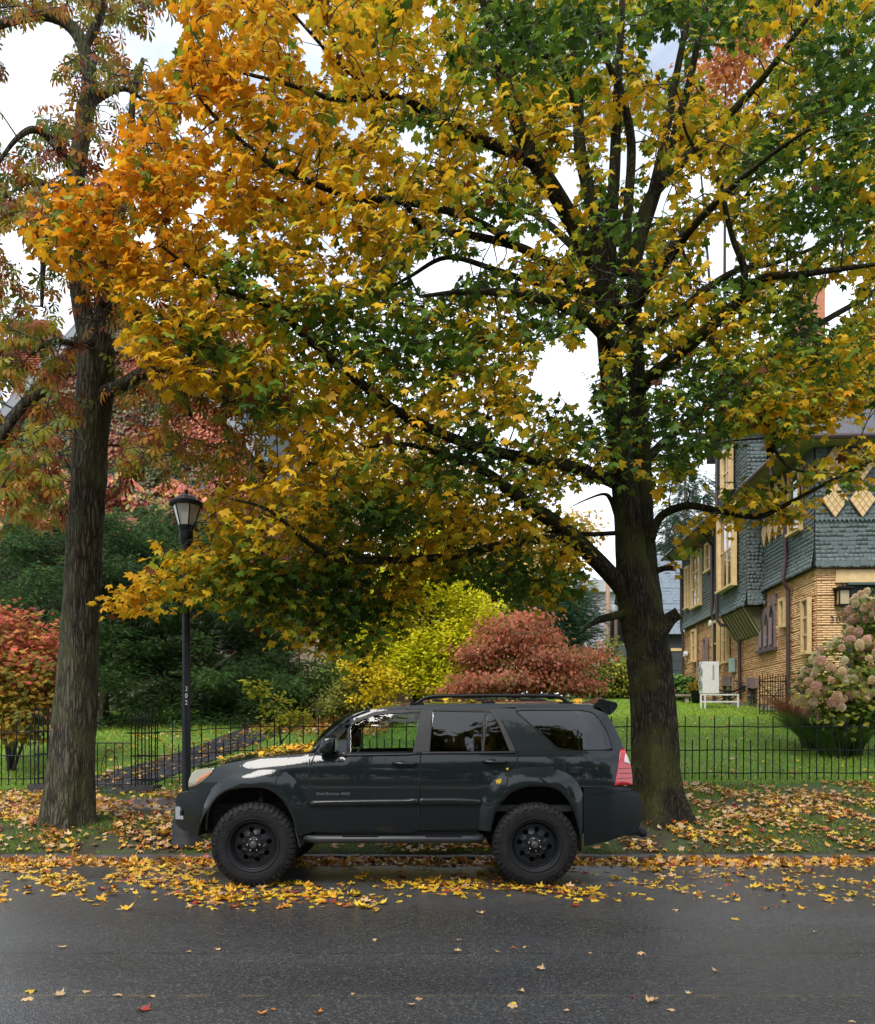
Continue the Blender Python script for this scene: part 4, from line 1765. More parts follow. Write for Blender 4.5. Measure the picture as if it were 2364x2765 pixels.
def limb_path(L_, k=5):
    """list of (dx, dy, depth, radius) in 1772-wide photo units -> 3-D path, radii"""
    P = [tuple(dt(a, b, c)) + (r,) for a, b, c, r in L_]
    Q = catmull(P, k)
    return Q[:, :3], np.maximum(Q[:, 3], .006)


def attach_twigs(nodes_p, nodes_r, pts, rng, max_len=3.0):
    """connect each cluster point to the nearest wood already there; returns list of (path, radii)"""
    NP = list(map(np.array, nodes_p))
    A = np.array(NP)
    d0 = np.array([np.min(np.linalg.norm(A - p, axis=1)) for p in pts])
    order = np.argsort(d0)
    cap = len(A) + len(pts) * 4 + 10
    B = np.zeros((cap, 3))
    Rr = np.zeros(cap)
    B[:len(A)] = A
    Rr[:len(A)] = nodes_r
    cnt = len(A)
    out = []
    for i in order:
        p = pts[i]
        d = np.linalg.norm(B[:cnt] - p, axis=1) + np.maximum(0, B[:cnt, 2] - p[2]) * .25 - np.minimum(Rr[:cnt], .03) * 4
        j = int(np.argmin(d))
        q = B[j]
        ln = np.linalg.norm(p - q)
        if ln > max_len or ln < .05:
            out.append(None)
            continue
        mid = q * .55 + p * .45 + rng.normal(0, .06, 3) * ln + np.array([0, 0, .10 * ln])
        mid2 = q * .22 + p * .78 + rng.normal(0, .04, 3) * ln + np.array([0, 0, .07 * ln])
        r0 = min(Rr[j] * .7, .008 + .010 * ln)
        r0 = max(r0, .0075)
        path = np.array([q, mid, mid2, p])
        out.append((path, [r0, r0 * .8, r0 * .62, .005]))
        for s_, rr_ in ((mid, r0 * .8), (mid2, r0 * .6), (p, .006)):
            B[cnt] = s_
            Rr[cnt] = rr_
            cnt += 1
    return out


def tubes_mesh(name, tubes, n=4):
    Vs, Ts = [], []
    base = 0
    for tb in tubes:
        if tb is None:
            continue
        P, R = tb
        K = len(P)
        t = unit(np.gradient(P, axis=0))
        a = unit(np.cross(t, np.array([.31, .77, .55])))
        b = np.cross(t, a)
        th = np.linspace(0, 2 * PI, n, endpoint=False)
        V = P[:, None, :] + np.array(R)[:, None, None] * (np.cos(th)[None, :, None] * a[:, None, :] + np.sin(th)[None, :, None] * b[:, None, :])
        Vs.append(V.reshape(-1, 3))
        for i in range(K - 1):
            for j in range(n):
                p, q = base + i * n + j, base + i * n + (j + 1) % n
                Ts.append((p, q, q + n))
                Ts.append((p, q + n, p + n))
        base += K * n
    return tri_mesh(name, np.concatenate(Vs), np.array(Ts), None, True)


def in_poly(px, py, poly):
    inside = np.zeros(len(px), bool)
    n = len(poly)
    for i in range(n):
        x0, y0 = poly[i]
        x1, y1 = poly[(i + 1) % n]
        c = ((y0 > py) != (y1 > py)) & (px < (x1 - x0) * (py - y0) / (y1 - y0 + 1e-12) + x0)
        inside ^= c
    return inside


def leaf_sprays(pts, outward, per, rng, spread, droop=(.2, .9), flat=.35):
    """leaf positions, tips and normals around cluster points"""
    n = len(pts)
    k = rng.integers(per[0], per[1] + 1, n)
    idx = np.repeat(np.arange(n), k)
    m = len(idx)
    a = rng.uniform(0, 2 * PI, m)
    r = spread * np.sqrt(rng.random(m))
    off = np.stack([np.cos(a) * r, np.sin(a) * r, rng.normal(0, spread * flat, m) - r * .25], 1)
    pos = pts[idx] + off
    ho = unit(off * np.array([1, 1, .2]) + outward[idx] * .3 * spread + rng.normal(0, .25 * spread, (m, 3)))
    dr = rng.uniform(droop[0], droop[1], m)
    tip = unit(ho * np.array([1, 1, .15]) - np.stack([0 * dr, 0 * dr, dr], 1))
    nrm = unit(np.stack([rng.normal(0, .45, m), rng.normal(0, .45, m) , np.ones(m)], 1) + ho * .25)
    return idx, pos, tip, nrm


def leaf_parts(parent, shapes, pos, R, S, C, m, ncol=10, name='leaf'):
    """the leaves that show largest, each a part of its own; alike leaves share mesh data"""
    rng = np.random.default_rng(5)
    sel = rng.choice(len(C), min(ncol, len(C)), replace=False)
    pal = C[sel]
    cache = {}
    for i in range(len(pos)):
        ci = int(np.argmin(np.sum((pal - C[i]) ** 2, axis=1)))
        si = i % len(shapes)
        if (ci, si) not in cache:
            bv, bt = shapes[si]
            me = tri_mesh(name, bv, bt, np.repeat(pal[ci][None], len(bv), 0))
            me.materials.append(m)
            cache[(ci, si)] = me
        o = bpy.data.objects.new(name, cache[(ci, si)])
        COL.objects.link(o)
        M = Matrix([list(R[i][r]) for r in range(3)]).to_4x4()
        for r in range(3):
            for c in range(3):
                M[r][c] *= S[i]
        M.translation = Vector(pos[i])
        o.parent = parent
        o.matrix_parent_inverse = Matrix.Translation(-Vector(parent['wl']))
        o.matrix_basis = M


LEAF = leaf_mat('leaf', .48, .5, .22)

# ---- the maple beside the car -------------------------------------------------
TD = 11.9
base = dt(1333, 1650, TD)
MAPLE = thing('maple_tree', (base.x, base.y, gz(base.x, base.y)), 'large maple with yellow and green leaves rising behind the car', 'tree')
tp, tr = limb_path([(1335, 1672, TD, .58), (1334, 1645, TD, .44), (1331, 1590, TD, .335), (1328, 1500, TD, .305), (1322, 1400, TD, .29), (1312, 1310, TD, .285), (1298, 1240, TD, .29),
                    (1285, 1180, TD, .255), (1276, 1120, TD, .215), (1270, 1040, TD, .200), (1262, 960, TD, .19), (1250, 860, TD, .175), (1238, 760, TD, .165), (1230, 660, TD, .155),
                    (1226, 590, TD, .15)], 9)
V, Fc = ridge_tube(tp, tr, 72, .034, 3, .20)
put('trunk', raw_mesh('trunk', V, Fc, True), MAPLE_BARK, MAPLE)
LIMBS = [
    # second stem, close behind and right of the first
    [(1318, 1330, TD + .02, .20), (1316, 1240, TD + .05, .19), (1312, 1180, TD + .08, .17), (1308, 1110, TD + .1, .145), (1303, 1010, TD + .12, .14), (1298, 900, TD + .15, .135), (1290, 780, TD + .2, .13),
     (1286, 700, TD + .2, .125), (1284, 600, TD + .2, .115), (1290, 500, TD + .25, .105), (1312, 410, TD + .3, .095), (1361, 350, TD + .2, .08), (1440, 270, TD, .06), (1537, 167, TD - .4, .045), (1612, 68, TD - .8, .035), (1680, -30, TD - 1, .025)],
    # big limb up left
    [(1228, 610, TD, .145), (1206, 540, TD, .13), (1170, 470, TD - .15, .122), (1130, 400, TD - .3, .115), (1078, 318, TD - .45, .105), (1045, 240, TD - .6, .09), (1018, 160, TD - .8, .075), (998, 80, TD - 1, .055), (965, -40, TD - 1.2, .04)],
    [(1085, 332, TD - .45, .08), (1040, 308, TD - .6, .075), (985, 287, TD - .8, .068), (889, 244, TD - 1.2, .058), (838, 213, TD - 1.4, .05), (784, 196, TD - 1.6, .042), (679, 200, TD - 1.9, .032), (588, 172, TD - 2.2, .024), (423, 131, TD - 2.6, .014)],
    [(790, 198, TD - 1.6, .035), (737, 169, TD - 1.8, .03), (676, 118, TD - 2, .024), (639, 78, TD - 2.2, .02), (585, 18, TD - 2.4, .014)],
    # inner stems
    [(1228, 600, TD, .11), (1212, 480, TD + .05, .10), (1188, 370, TD, .09), (1174, 300, TD, .085), (1170, 200, TD, .075), (1163, 100, TD - .1, .065), (1145, -50, TD - .2, .05)],
    [(1172, 280, TD, .05), (1160, 200, TD - .2, .045), (1135, 140, TD - .35, .04), (1086, 101, TD - .6, .032), (1025, 44, TD - .9, .024), (980, -20, TD - 1, .018)],
    [(1232, 590, TD, .10), (1236, 470, TD, .09), (1244, 350, TD - .05, .08), (1247, 270, TD - .1, .07), (1250, 190, TD - .2, .06), (1256, 80, TD - .3, .05), (1262, -40, TD - .4, .04)],
    [(1262, 560, TD + .1, .085), (1272, 420, TD + .05, .075), (1278, 290, TD - .1, .065), (1256, 180, TD - .4, .05), (1232, 130, TD - .6, .04), (1205, 30, TD - .8, .03)],
    [(1290, 520, TD + .2, .075), (1318, 400, TD + .25, .068), (1348, 270, TD + .2, .06), (1374, 129, TD + .1, .05), (1388, 60, TD, .045), (1398, -30, TD, .038)],
    [(1300, 480, TD + .3, .07), (1345, 340, TD + .4, .062), (1392, 180, TD + .4, .052), (1412, 90, TD + .4, .045), (1440, -20, TD + .4, .036)],
    # right limbs
    [(1292, 790, TD + .15, .10), (1320, 760, TD - .1, .095), (1356, 732, TD - .35, .09), (1428, 671, TD - .7, .08), (1478, 625, TD - .9, .072), (1510, 590, TD - 1.05, .062), (1550, 562, TD - 1.2, .05), (1625, 555, TD - 1.5, .038), (1772, 535, TD - 2, .022)],
    [(1508, 595, TD - 1.05, .05), (1505, 538, TD - 1.1, .045), (1485, 487, TD - 1.1, .038), (1469, 425, TD - 1.15, .034), (1459, 371, TD - 1.2, .03), (1400, 290, TD - 1.3, .022), (1380, 240, TD - 1.35, .015)],
    [(1286, 690, TD + .2, .075), (1330, 655, TD + .3, .068), (1387, 620, TD + .5, .06), (1442, 576, TD + .7, .05), (1499, 545, TD + .9, .042), (1571, 532, TD + 1.1, .034), (1700, 480, TD + 1.4, .022)],
    [(1300, 940, TD + .15, .07), (1360, 880, TD + .6, .065), (1435, 821, TD + 1.1, .06), (1527, 743, TD + 1.5, .055), (1600, 695, TD + 1.8, .052), (1673, 647, TD + 2.1, .048), (1764, 593, TD + 2.4, .042), (1850, 520, TD + 2.6, .03)],
    # thin hanging branch in front of the house
    [(1430, 672, TD - .7, .035), (1470, 730, TD - 1.0, .032), (1500, 780, TD - 1.2, .03), (1537, 834, TD - 1.35, .026), (1561, 896, TD - 1.5, .023), (1595, 943, TD - 1.6, .018), (1640, 957, TD - 1.7, .012)],
    [(1318, 1090, TD - .02, .075), (1328, 1062, TD - .05, .066), (1345, 1040, TD - .1, .06), (1390, 1024, TD - .3, .055), (1440, 1031, TD - .5, .046), (1500, 1043, TD - .75, .038), (1540, 1045, TD - .9, .034), (1590, 1022, TD - 1.1, .028), (1660, 985, TD - 1.4, .022), (1780, 925, TD - 1.8, .014)],
    # lower left limb and its long level branch
    [(1275, 1215, TD - .02, .13), (1245, 1172, TD - .12, .125), (1185, 1110, TD - .3, .118), (1130, 1062, TD - .5, .105), (1080, 1028, TD - .7, .09), (1030, 990, TD - .9, .075), (985, 955, TD - 1.1, .055), (920, 930, TD - 1.3, .04), (830, 900, TD - 1.5, .028), (740, 905, TD - 1.7, .018)],
    [(1165, 1092, TD - .4, .07), (1120, 1090, TD - .55, .062), (1060, 1096, TD - .75, .058), (1000, 1106, TD - .95, .054), (920, 1125, TD - 1.2, .05), (840, 1132, TD - 1.5, .047), (740, 1135, TD - 1.9, .042), (690, 1133, TD - 2.1, .036), (640, 1110, TD - 2.3, .030), (590, 1070, TD - 2.5, .024), (540, 1030, TD - 2.7, .018), (470, 1010, TD - 2.9, .012)],
    [(1262, 1078, TD, .035), (1200, 1081, TD - .1, .032), (1150, 1079, TD - .2, .028), (1080, 1070, TD - .4, .02), (1010, 1040, TD - .6, .012)],
    [(1262, 1080, TD + .02, .05), (1248, 1040, TD + .02, .045), (1236, 1010, TD, .035), (1222, 1000, TD - .1, .02), (1190, 1010, TD - .3, .012), (1160, 1024, TD - .4, .007)],
    # middle left limb
    [(1262, 985, TD, .10), (1200, 958, TD - .2, .09), (1130, 938, TD - .5, .082), (1001, 914, TD - 1, .072), (899, 880, TD - 1.4, .064), (800, 830, TD - 1.7, .058), (730, 775, TD - 2.0, .055), (629, 690, TD - 2.3, .048), (555, 623, TD - 2.5, .04), (464, 589, TD - 2.8, .03), (399, 552, TD - 3, .022), (330, 500, TD - 3.2, .014)],
    # upper middle limbs
    [(1228, 600, TD, .09), (1184, 585, TD - .1, .085), (1133, 548, TD - .2, .075), (1093, 524, TD - .3, .068), (1052, 501, TD - .4, .06), (957, 477, TD - .8, .052), (856, 463, TD - 1.2, .045), (829, 423, TD - 1.4, .036), (780, 380, TD - 1.6, .026), (700, 340, TD - 1.8, .016)],
    [(1184, 588, TD + .05, .06), (1130, 578, TD + .2, .055), (1072, 569, TD + .3, .048), (1000, 545, TD + .4, .042), (906, 521, TD + .5, .036), (830, 560, TD + .5, .026), (760, 600, TD + .4, .016)],
    [(1050, 500, TD - .5, .05), (980, 455, TD - .9, .046), (900, 425, TD - 1.3, .043), (798, 406, TD - 1.7, .04), (713, 399, TD - 2, .037), (605, 359, TD - 2.4, .032), (548, 332, TD - 2.6, .028), (453, 254, TD - 2.9, .021), (390, 180, TD - 3.1, .012)],
    # towards the viewer and away, filling the crown's depth
    [(1240, 700, TD - .1, .09), (1180, 640, TD - .9, .07), (1080, 600, TD - 1.8, .055), (960, 590, TD - 2.6, .035), (850, 600, TD - 3.2, .016)],
    [(1270, 650, TD - .1, .08), (1330, 560, TD - .9, .06), (1420, 440, TD - 1.8, .045), (1540, 330, TD - 2.6, .028), (1640, 260, TD - 3.2, .014)],
    [(1250, 620, TD + .2, .09), (1180, 520, TD + 1, .07), (1080, 430, TD + 2, .05), (960, 350, TD + 2.8, .03), (860, 300, TD + 3.3, .015)],
    [(1280, 600, TD + .3, .08), (1360, 500, TD + 1.2, .06), (1470, 400, TD + 2.2, .045), (1600, 320, TD + 3, .026), (1720, 260, TD + 3.6, .014)],
]
wood_p, wood_r = [tuple(p) for p in tp[60:]], list(tr[60:])
for L_ in LIMBS:
    P, R = limb_path(L_, 6)
    n = 14 if L_[0][3] > .07 else 9
    V, Fc = ridge_tube(P, R, n, .02, len(wood_p))
    put('branch', raw_mesh('branch', V, Fc, True), MAPLE_BARK, MAPLE)
    wood_p += [tuple(p) for p in P[3:]]
    wood_r += list(R[3:])
# broken stubs
for L_ in ([(1312, 1310, TD - .1, .17), (1334, 1278, TD - .2, .14), (1354, 1254, TD - .25, .11), (1374, 1240, TD - .3, .095)],
           [(1268, 1242, TD - .05, .07), (1238, 1248, TD - .2, .058), (1215, 1254, TD - .3, .05), (1195, 1266, TD - .38, .03), (1174, 1282, TD - .5, .010)],
           [(1312, 1175, TD + .05, .06), (1325, 1158, TD, .05), (1345, 1150, TD - .05, .045), (1368, 1150, TD - .1, .042)]):
    P, R = limb_path(L_, 5)
    V, Fc = ridge_tube(P, R, 12, .06, 77)
    put('broken_stub', raw_mesh('broken_stub', V, Fc, True), MAPLE_BARK, MAPLE)

CROWN = [(370, -60), (352, 90), (300, 200), (262, 300), (235, 360), (110, 395), (66, 450), (120, 520), (230, 570), (300, 600), (270, 690), (330, 760), (470, 800), (560, 850), (590, 900),
         (520, 960), (420, 990), (370, 1080), (290, 1170), (196, 1215), (290, 1225), (380, 1190), (430, 1225), (520, 1235), (590, 1300), (680, 1310), (730, 1345), (790, 1290), (850, 1190), (930, 1160), (1010, 1190),
         (1100, 1235), (1190, 1165), (1170, 1120), (1230, 1040), (1330, 1000), (1420, 980), (1460, 900), (1500, 880), (1560, 850), (1620, 860), (1700, 800), (1830, 760), (1830, -60)]
GAPS = [(345, 60, 26, 60), (633, 110, 24, 50), (615, 60, 16, 40), (717, 250, 30, 24), (835, 280, 34, 30), (985, 318, 22, 16), (1146, 382, 28, 60), (879, 552, 55, 40), (945, 535, 30, 24), (1004, 505, 34, 20), (985, 450, 20, 15),
        (1346, 112, 45, 40), (1475, 146, 52, 60), (1330, 400, 30, 34), (1418, 374, 26, 30), (1460, 505, 38, 60), (1686, 613, 44, 45), (1126, 735, 42, 46), (1170, 790, 28, 40), (1095, 770, 30, 22),
        (1195, 1020, 60, 45), (1200, 700, 20, 60), (430, 335, 14, 14), (440, 590, 20, 16), (330, 610, 30, 14), (1080, 480, 16, 20), (700, 560, 18, 10), (480, 680, 30, 20), (1440, 950, 40, 30), (1395, 1000, 40, 40),
        (1290, 300, 16, 60), (1560, 90, 30, 24), (870, 20, 20, 16), (1030, 880, 24, 14), (1250, 350, 14, 60), (1150, 480, 14, 22), (770, 330, 18, 14), (560, 470, 14, 12), (1640, 480, 20, 14), (890, 150, 16, 12), (400, 420, 26, 18), (300, 480, 28, 16), (520, 150, 22, 16), (470, 480, 24, 14), (600, 270, 22, 14), (380, 250, 24, 18), (250, 430, 22, 18), (660, 480, 22, 14), (540, 560, 24, 14), (310, 300, 22, 20), (450, 60, 20, 16), (200, 520, 22, 14)]
GREEN = [(1050, 80, 150, 110), (1390, 60, 200, 90), (1190, 60, 110, 90), (790, 690, 190, 110), (900, 570, 120, 80), (1330, 860, 200, 120), (1420, 790, 110, 80), (1650, 430, 130, 90), (1740, 190, 120, 150),
         (600, 1190, 190, 100), (840, 255, 60, 40), (950, 925, 150, 70), (720, 1260, 110, 80), (1010, 1180, 130, 70), (1620, 650, 90, 80), (480, 560, 70, 50), (1000, 430, 90, 50), (1560, 330, 80, 60), (620, 640, 90, 60),
         (520, 820, 80, 50), (1250, 480, 60, 150), (760, 1050, 110, 60), (1480, 560, 60, 40), (450, 700, 80, 40), (1100, 650, 80, 60), (1690, 110, 90, 60)]


def project(P):
    return CX + P[:, 0] / P[:, 1] * F, HY - (P[:, 2] - CAMH) / P[:, 1] * F


def crown_points(n, rng, poly, gaps, depth_fn, xr, yr):
    px = rng.uniform(xr[0], xr[1], n)
    py = rng.uniform(yr[0], yr[1], n)
    ok = in_poly(px, py, poly)
    for gx, gy, rx, ry in gaps:
        d = ((px - gx) / (rx + 10)) ** 2 + ((py - gy) / (ry + 8)) ** 2
        ok &= d > rng.uniform(.75, 1.25, n)
    px, py = px[ok], py[ok]
    D = depth_fn(px, py, rng)
    return np.stack([(px * 1.33409 - CX) * D / F, D, CAMH - (py * 1.33409 - HY) * D / F], 1), px, py


def maple_depth(px, py, rng):
    # crown is a broad dome about the trunk; its near side hangs over the street
    u = (px - 1240) / 1250
    v = (py - 560) / 800
    h = 3.6 * np.sqrt(np.clip(1 - .75 * u * u - .6 * v * v, .06, 1))
    c = TD - 2.3 * np.clip((1240 - px) / 1000, -.25, 1.1) + .2
    low = np.clip((py - 900) / 300, 0, 1)
    h = h * (1 - .65 * low)
    D = c + h * (2 * rng.random(len(px)) ** 1.0 - 1) * .92
    return np.clip(D, 8.5, 15.8)


def green_amount(px, py):
    g = np.zeros(len(px))
    for gx, gy, rx, ry in GREEN:
        g = np.maximum(g, np.exp(-1.1 * (((px - gx) / rx) ** 2 + ((py - gy) / ry) ** 2)))
    return g


rg = np.random.default_rng(21)
CP, cpx, cpy = crown_points(10800, rg, CROWN, GAPS, maple_depth, (40, 1830), (-60, 1350))
# sprays along the two branches that reach in front of the house
EX = []
for (a0, b0_, sx_, sy_, k_, d_) in ((1100 + 470, 1025, 60, 24, 16, TD - .9), (1690, 965, 50, 26, 12, TD - 1.5), (1760, 925, 30, 24, 8, TD - 1.7), (1470, 1040, 40, 24, 10, TD - .6), (1520, 1000, 40, 26, 12, TD - .8), (1640, 825, 90, 26, 30, TD - 1.6), (1560, 800, 50, 30, 14, TD - 1.4),
                              (1740, 790, 60, 50, 30, TD - 1.8), (1600, 880, 40, 30, 10, TD - 1.6), (1365, 1100, 26, 34, 10, TD - .4), (1380, 960, 60, 30, 12, TD + .3), (1700, 700, 60, 50, 22, TD - 1.5)):
    for _ in range(k_):
        EX.append(tuple(dt(a0 + rg.normal(0, sx_ * .6), b0_ + rg.normal(0, sy_ * .6), d_ + rg.normal(0, .35))))
CP = np.concatenate([CP, np.array(EX)])
# also the crown above the frame, so that it shades and reflects as a whole tree
n_up = 420
a = rg.uniform(0, 2 * PI, n_up)
r = 5.6 * np.sqrt(rg.random(n_up))
top = np.stack([1.0 + r * np.cos(a) * 1.15, TD - .6 + r * np.sin(a) * .75, 13.2 + 3.2 * (1 - (r / 5.6) ** 2) * rg.random(n_up)], 1)
tpx, tpy = project(top)
top = top[tpy < -60]
tw = attach_twigs(wood_p, wood_r, CP, rg)
put('twigs', tubes_mesh('twigs', tw), TWIG, MAPLE, 'stuff')
allp = np.concatenate([CP, top])
outw = unit((allp - np.array([base.x, TD, 6.0])) * np.array([1, 1, .3]))
idx, pos, tip, nrm = leaf_sprays(allp, outw, (7, 12), rg, .27, (.15, 1.0), .28)
apx, apy = project(pos)
apx, apy = apx / 1.33409, apy / 1.33409
# keep the visible sky gaps open
keep = np.ones(len(pos), bool)
for gx, gy, rx, ry in GAPS:
    keep &= (((apx - gx) / rx) ** 2 + ((apy - gy) / ry) ** 2 > rg.uniform(.5, 1.1, len(pos))) | (rg.random(len(pos)) < .04)
# the lamp's lantern stands clear in front of the leaves
keep &= ~((np.abs(apx - 381) < 44) & (apy > 985) & (apy < 1112) & (pos[:, 1] < 11.0))
# keep the trunk and the lowest limb in view
keep &= ~((np.abs(apx - 1285) < 80) & (apy > 1010)) | (pos[:, 1] > TD + .4)
# boughs show through: foliage hanging right in front of the main limbs is thin
for L_ in LIMBS:
    P, R = limb_path(L_, 4)
    if R.max() < .04:
        continue
    lpx, lpy = project(P)
    lpx, lpy = lpx / 1.33409, lpy / 1.33409
    rp = R / P[:, 1] * F / 1.33409 + 5
    near = np.where(keep)[0]
    best = np.full(len(near), 9.0)
    dep = np.zeros(len(near))
    for k_ in range(len(P)):
        d_ = np.hypot(apx[near] - lpx[k_], apy[near] - lpy[k_]) / (rp[k_] + 4)
        b_ = d_ < best
        best[b_] = d_[b_]
        dep[b_] = P[k_, 1]
    hit = (best < 1) & (pos[near, 1] < dep + .1) & (rg.random(len(near)) < .52)
    keep[near[hit]] = False
idx, pos, tip, nrm, apx, apy = idx[keep], pos[keep], tip[keep], nrm[keep], apx[keep], apy[keep]
n = len(pos)
cl_r = rg.normal(0, 1, len(allp))[idx]
ga = .76 * green_amount(apx, apy) + .23 * cl_r + .13 + rg.normal(0, .18, n) - .12 * np.clip((650 - apx) / 400, 0, 1) + .15 * np.clip((apx - 560) / 500, 0, 1)
orange = .95 * np.clip((760 - apx) / 500, 0, 1) * np.clip((680 - apy) / 300, 0, 1) + .10 + .2 * cl_r + rg.normal(0, .2, n)
C = np.zeros((n, 3))
gold, yel, ora, ygr, grn, dgr = map(np.array, ((.72, .38, .018), (.78, .54, .03), (.74, .29, .016), (.46, .44, .03), (.12, .21, .026), (.048, .105, .02)))
t = rg.random(n)[:, None]
C[:] = gold * t + yel * (1 - t)
oo = np.clip(orange, 0, 1)[:, None]
C = C * (1 - oo) + ora * oo
g1 = np.clip((ga - .18) / .25, 0, 1)[:, None]
C = C * (1 - g1) + ygr * g1
g2 = np.clip((ga - .42) / .22, 0, 1)[:, None]
C = C * (1 - g2) + grn * g2
g3 = np.clip((ga - .75) / .3, 0, 1)[:, None]
C = C * (1 - g3) + dgr * g3
br = rg.random(n) < .018
C[br] = (.16, .055, .02)
C *= rg.uniform(.8, 1.15, (n, 1))
S = rg.uniform(.048, .098, n)
R_ = frames(tip, nrm)
SHAPES = [maple_shape(False, .30, .1), maple_shape(False, .10, -.35), maple_shape(False, .75, .3)]
SHAPES[1][0][:, 0] *= .8
SHAPES[2][0][:, 0] *= 1.12
FSHAPES = [maple_shape(True, .30, .1), maple_shape(True, .15, -.25), maple_shape(True, .5, .2)]
inf = (apx > 10) & (apx < 1760) & (apy > 10) & (apy < 1300)
score = np.where(inf, S / pos[:, 1], 0)
big = np.argsort(-score)[:300]
rest = np.ones(n, bool)
rest[big] = False
ri = np.where(rest)[0]
Vs, Ts, Cs, b0 = [], [], [], 0
for k_, (bv, bt) in enumerate(SHAPES):
    q = ri[ri % 3 == k_]
    V = np.einsum('nij,vj->nvi', R_[q], bv) * S[q][:, None, None] + pos[q][:, None, :]
    Vs.append(V.reshape(-1, 3))
    Ts.append((bt[None] + (np.arange(len(q)) * len(bv))[:, None, None]).reshape(-1, 3) + b0)
    cv = np.repeat(C[q], len(bv), 0)
    cv = cv * rg.uniform(.78, 1.14, (len(cv), 1))
    Cs.append(cv)
    b0 += len(q) * len(bv)
put('crown', tri_mesh('crown', np.concatenate(Vs), np.concatenate(Ts), np.concatenate(Cs)), LEAF, MAPLE, 'stuff')
leaf_parts(MAPLE, FSHAPES, pos[big], R_[big], S[big], C[big], LEAF, 24)
print('maple leaves', n)

# ---- horse chestnut at the left ------------------------------------------------
HD = 11.6
hb_ = dt(140, 1660, HD)
CHEST = thing('chestnut_tree', (hb_.x, hb_.y, gz(hb_.x, hb_.y)), 'tall horse chestnut with rusty drooping leaves at the left edge', 'tree')
tp, tr = limb_path([(138, 1692, HD, .45), (138, 1662, HD, .375), (142, 1600, HD, .33), (150, 1500, HD, .30), (157, 1400, HD, .28), (163, 1300, HD, .262), (168, 1200, HD, .250), (172, 1100, HD, .24),
                    (178, 1000, HD, .232), (183, 900, HD, .225), (190, 820, HD, .23), (195, 760, HD, .235), (196, 700, HD, .215), (190, 650, HD, .17)], 9)
V, Fc = ridge_tube(tp, tr, 72, .028, 8, .14)
put('trunk', raw_mesh('trunk', V, Fc, True), CHEST_BARK, CHEST)
HL = [
    [(186, 720, HD, .15), (165, 620, HD, .14), (152, 520, HD, .13), (150, 420, HD, .125), (158, 330, HD, .115), (172, 240, HD, .11), (182, 160, HD, .10), (168, 90, HD - .05, .095), (140, 50, HD - .1, .085), (100, 32, HD - .2, .075), (50, 35, HD - .3, .06), (-30, 60, HD - .5, .045)],
    [(172, 95, HD - .05, .07), (200, 40, HD, .06), (215, -20, HD, .05)],
    [(200, 720, HD, .13), (208, 640, HD + .05, .12), (212, 560, HD + .1, .11), (225, 480, HD + .2, .095), (250, 400, HD + .3, .075), (262, 310, HD + .4, .06), (270, 200, HD + .4, .045), (290, 120, HD + .5, .03)],
    [(205, 610, HD - .05, .07), (235, 585, HD - .3, .06), (262, 590, HD - .5, .045), (277, 640, HD - .6, .03)],
    [(205, 800, HD - .05, .11), (245, 780, HD - .3, .095), (300, 752, HD - .6, .08), (345, 740, HD - .8, .07), (385, 748, HD - 1, .06), (420, 770, HD - 1.15, .05), (450, 800, HD - 1.3, .036), (480, 840, HD - 1.4, .02)],
    [(340, 742, HD - .8, .03), (370, 790, HD - .9, .035), (385, 840, HD - 1, .03)],
    [(385, 748, HD - 1, .03), (430, 740, HD - 1.2, .024), (500, 775, HD - 1.4, .014)],
    [(150, 480, HD, .07), (120, 470, HD - .2, .06), (95, 485, HD - .4, .05), (88, 540, HD - .5, .038), (85, 620, HD - .6, .02)],
    [(155, 350, HD, .07), (125, 310, HD - .2, .06), (95, 275, HD - .5, .05), (65, 262, HD - .7, .042), (30, 285, HD - .9, .03), (-10, 340, HD - 1, .02)],
    [(190, 690, HD - .1, .06), (160, 700, HD - .6, .05), (110, 690, HD - 1, .035), (60, 720, HD - 1.3, .02)],
    [(92, 790, HD - 1.5, .05), (45, 825, HD - 1.6, .055), (5, 880, HD - 1.7, .06), (-40, 960, HD - 1.7, .07)],
    [(175, 220, HD, .05), (215, 190, HD + .2, .045), (255, 180, HD + .3, .035), (300, 210, HD + .4, .02)],
    [(150, 430, HD + .1, .06), (110, 380, HD + .6, .045), (60, 370, HD + 1, .03), (10, 400, HD + 1.2, .02)],
]
wp, wr = [tuple(p) for p in tp[75:]], list(tr[75:])
for L_ in HL:
    P, R = limb_path(L_, 6)
    V, Fc = ridge_tube(P, R, 10, .04, len(wp))
    put('branch', raw_mesh('branch', V, Fc, True), CHEST_BARK, CHEST)
    wp += [tuple(p) for p in P[3:]]
    wr += list(R[3:])
HCROWN = [(-60, -60), (380, -60), (350, 120), (330, 300), (290, 430), (330, 600), (420, 690), (560, 800), (540, 930), (480, 960), (400, 900), (330, 930), (260, 960), (190, 900), (150, 980), (60, 1040), (-60, 1060)]
HGAPS = [(60, 100, 70, 70), (30, 190, 50, 60), (120, 85, 40, 26), (110, 190, 30, 30), (270, 90, 24, 40), (230, 330, 24, 30), (60, 520, 30, 26), (330, 70, 30, 60), (20, 270, 30, 40), (130, 620, 16, 60), (300, 470, 30, 20),
         (255, 540, 20, 30), (180, 760, 60, 40), (250, 700, 30, 50), (225, 850, 40, 60), (300, 830, 30, 40), (400, 850, 30, 30), (20, 480, 26, 22), (240, 250, 18, 30), (330, 640, 24, 20), (30, 820, 30, 40), (25, 600, 20, 30)]


def chest_depth(px, py, rng):
    h = 2.4 * np.sqrt(np.clip(1 - ((px - 160) / 450) ** 2, .05, 1))
    low = np.clip((py - 650) / 250, 0, 1)
    return HD - .3 + h * (2 * rng.random(len(px)) - 1) - low * 0.5


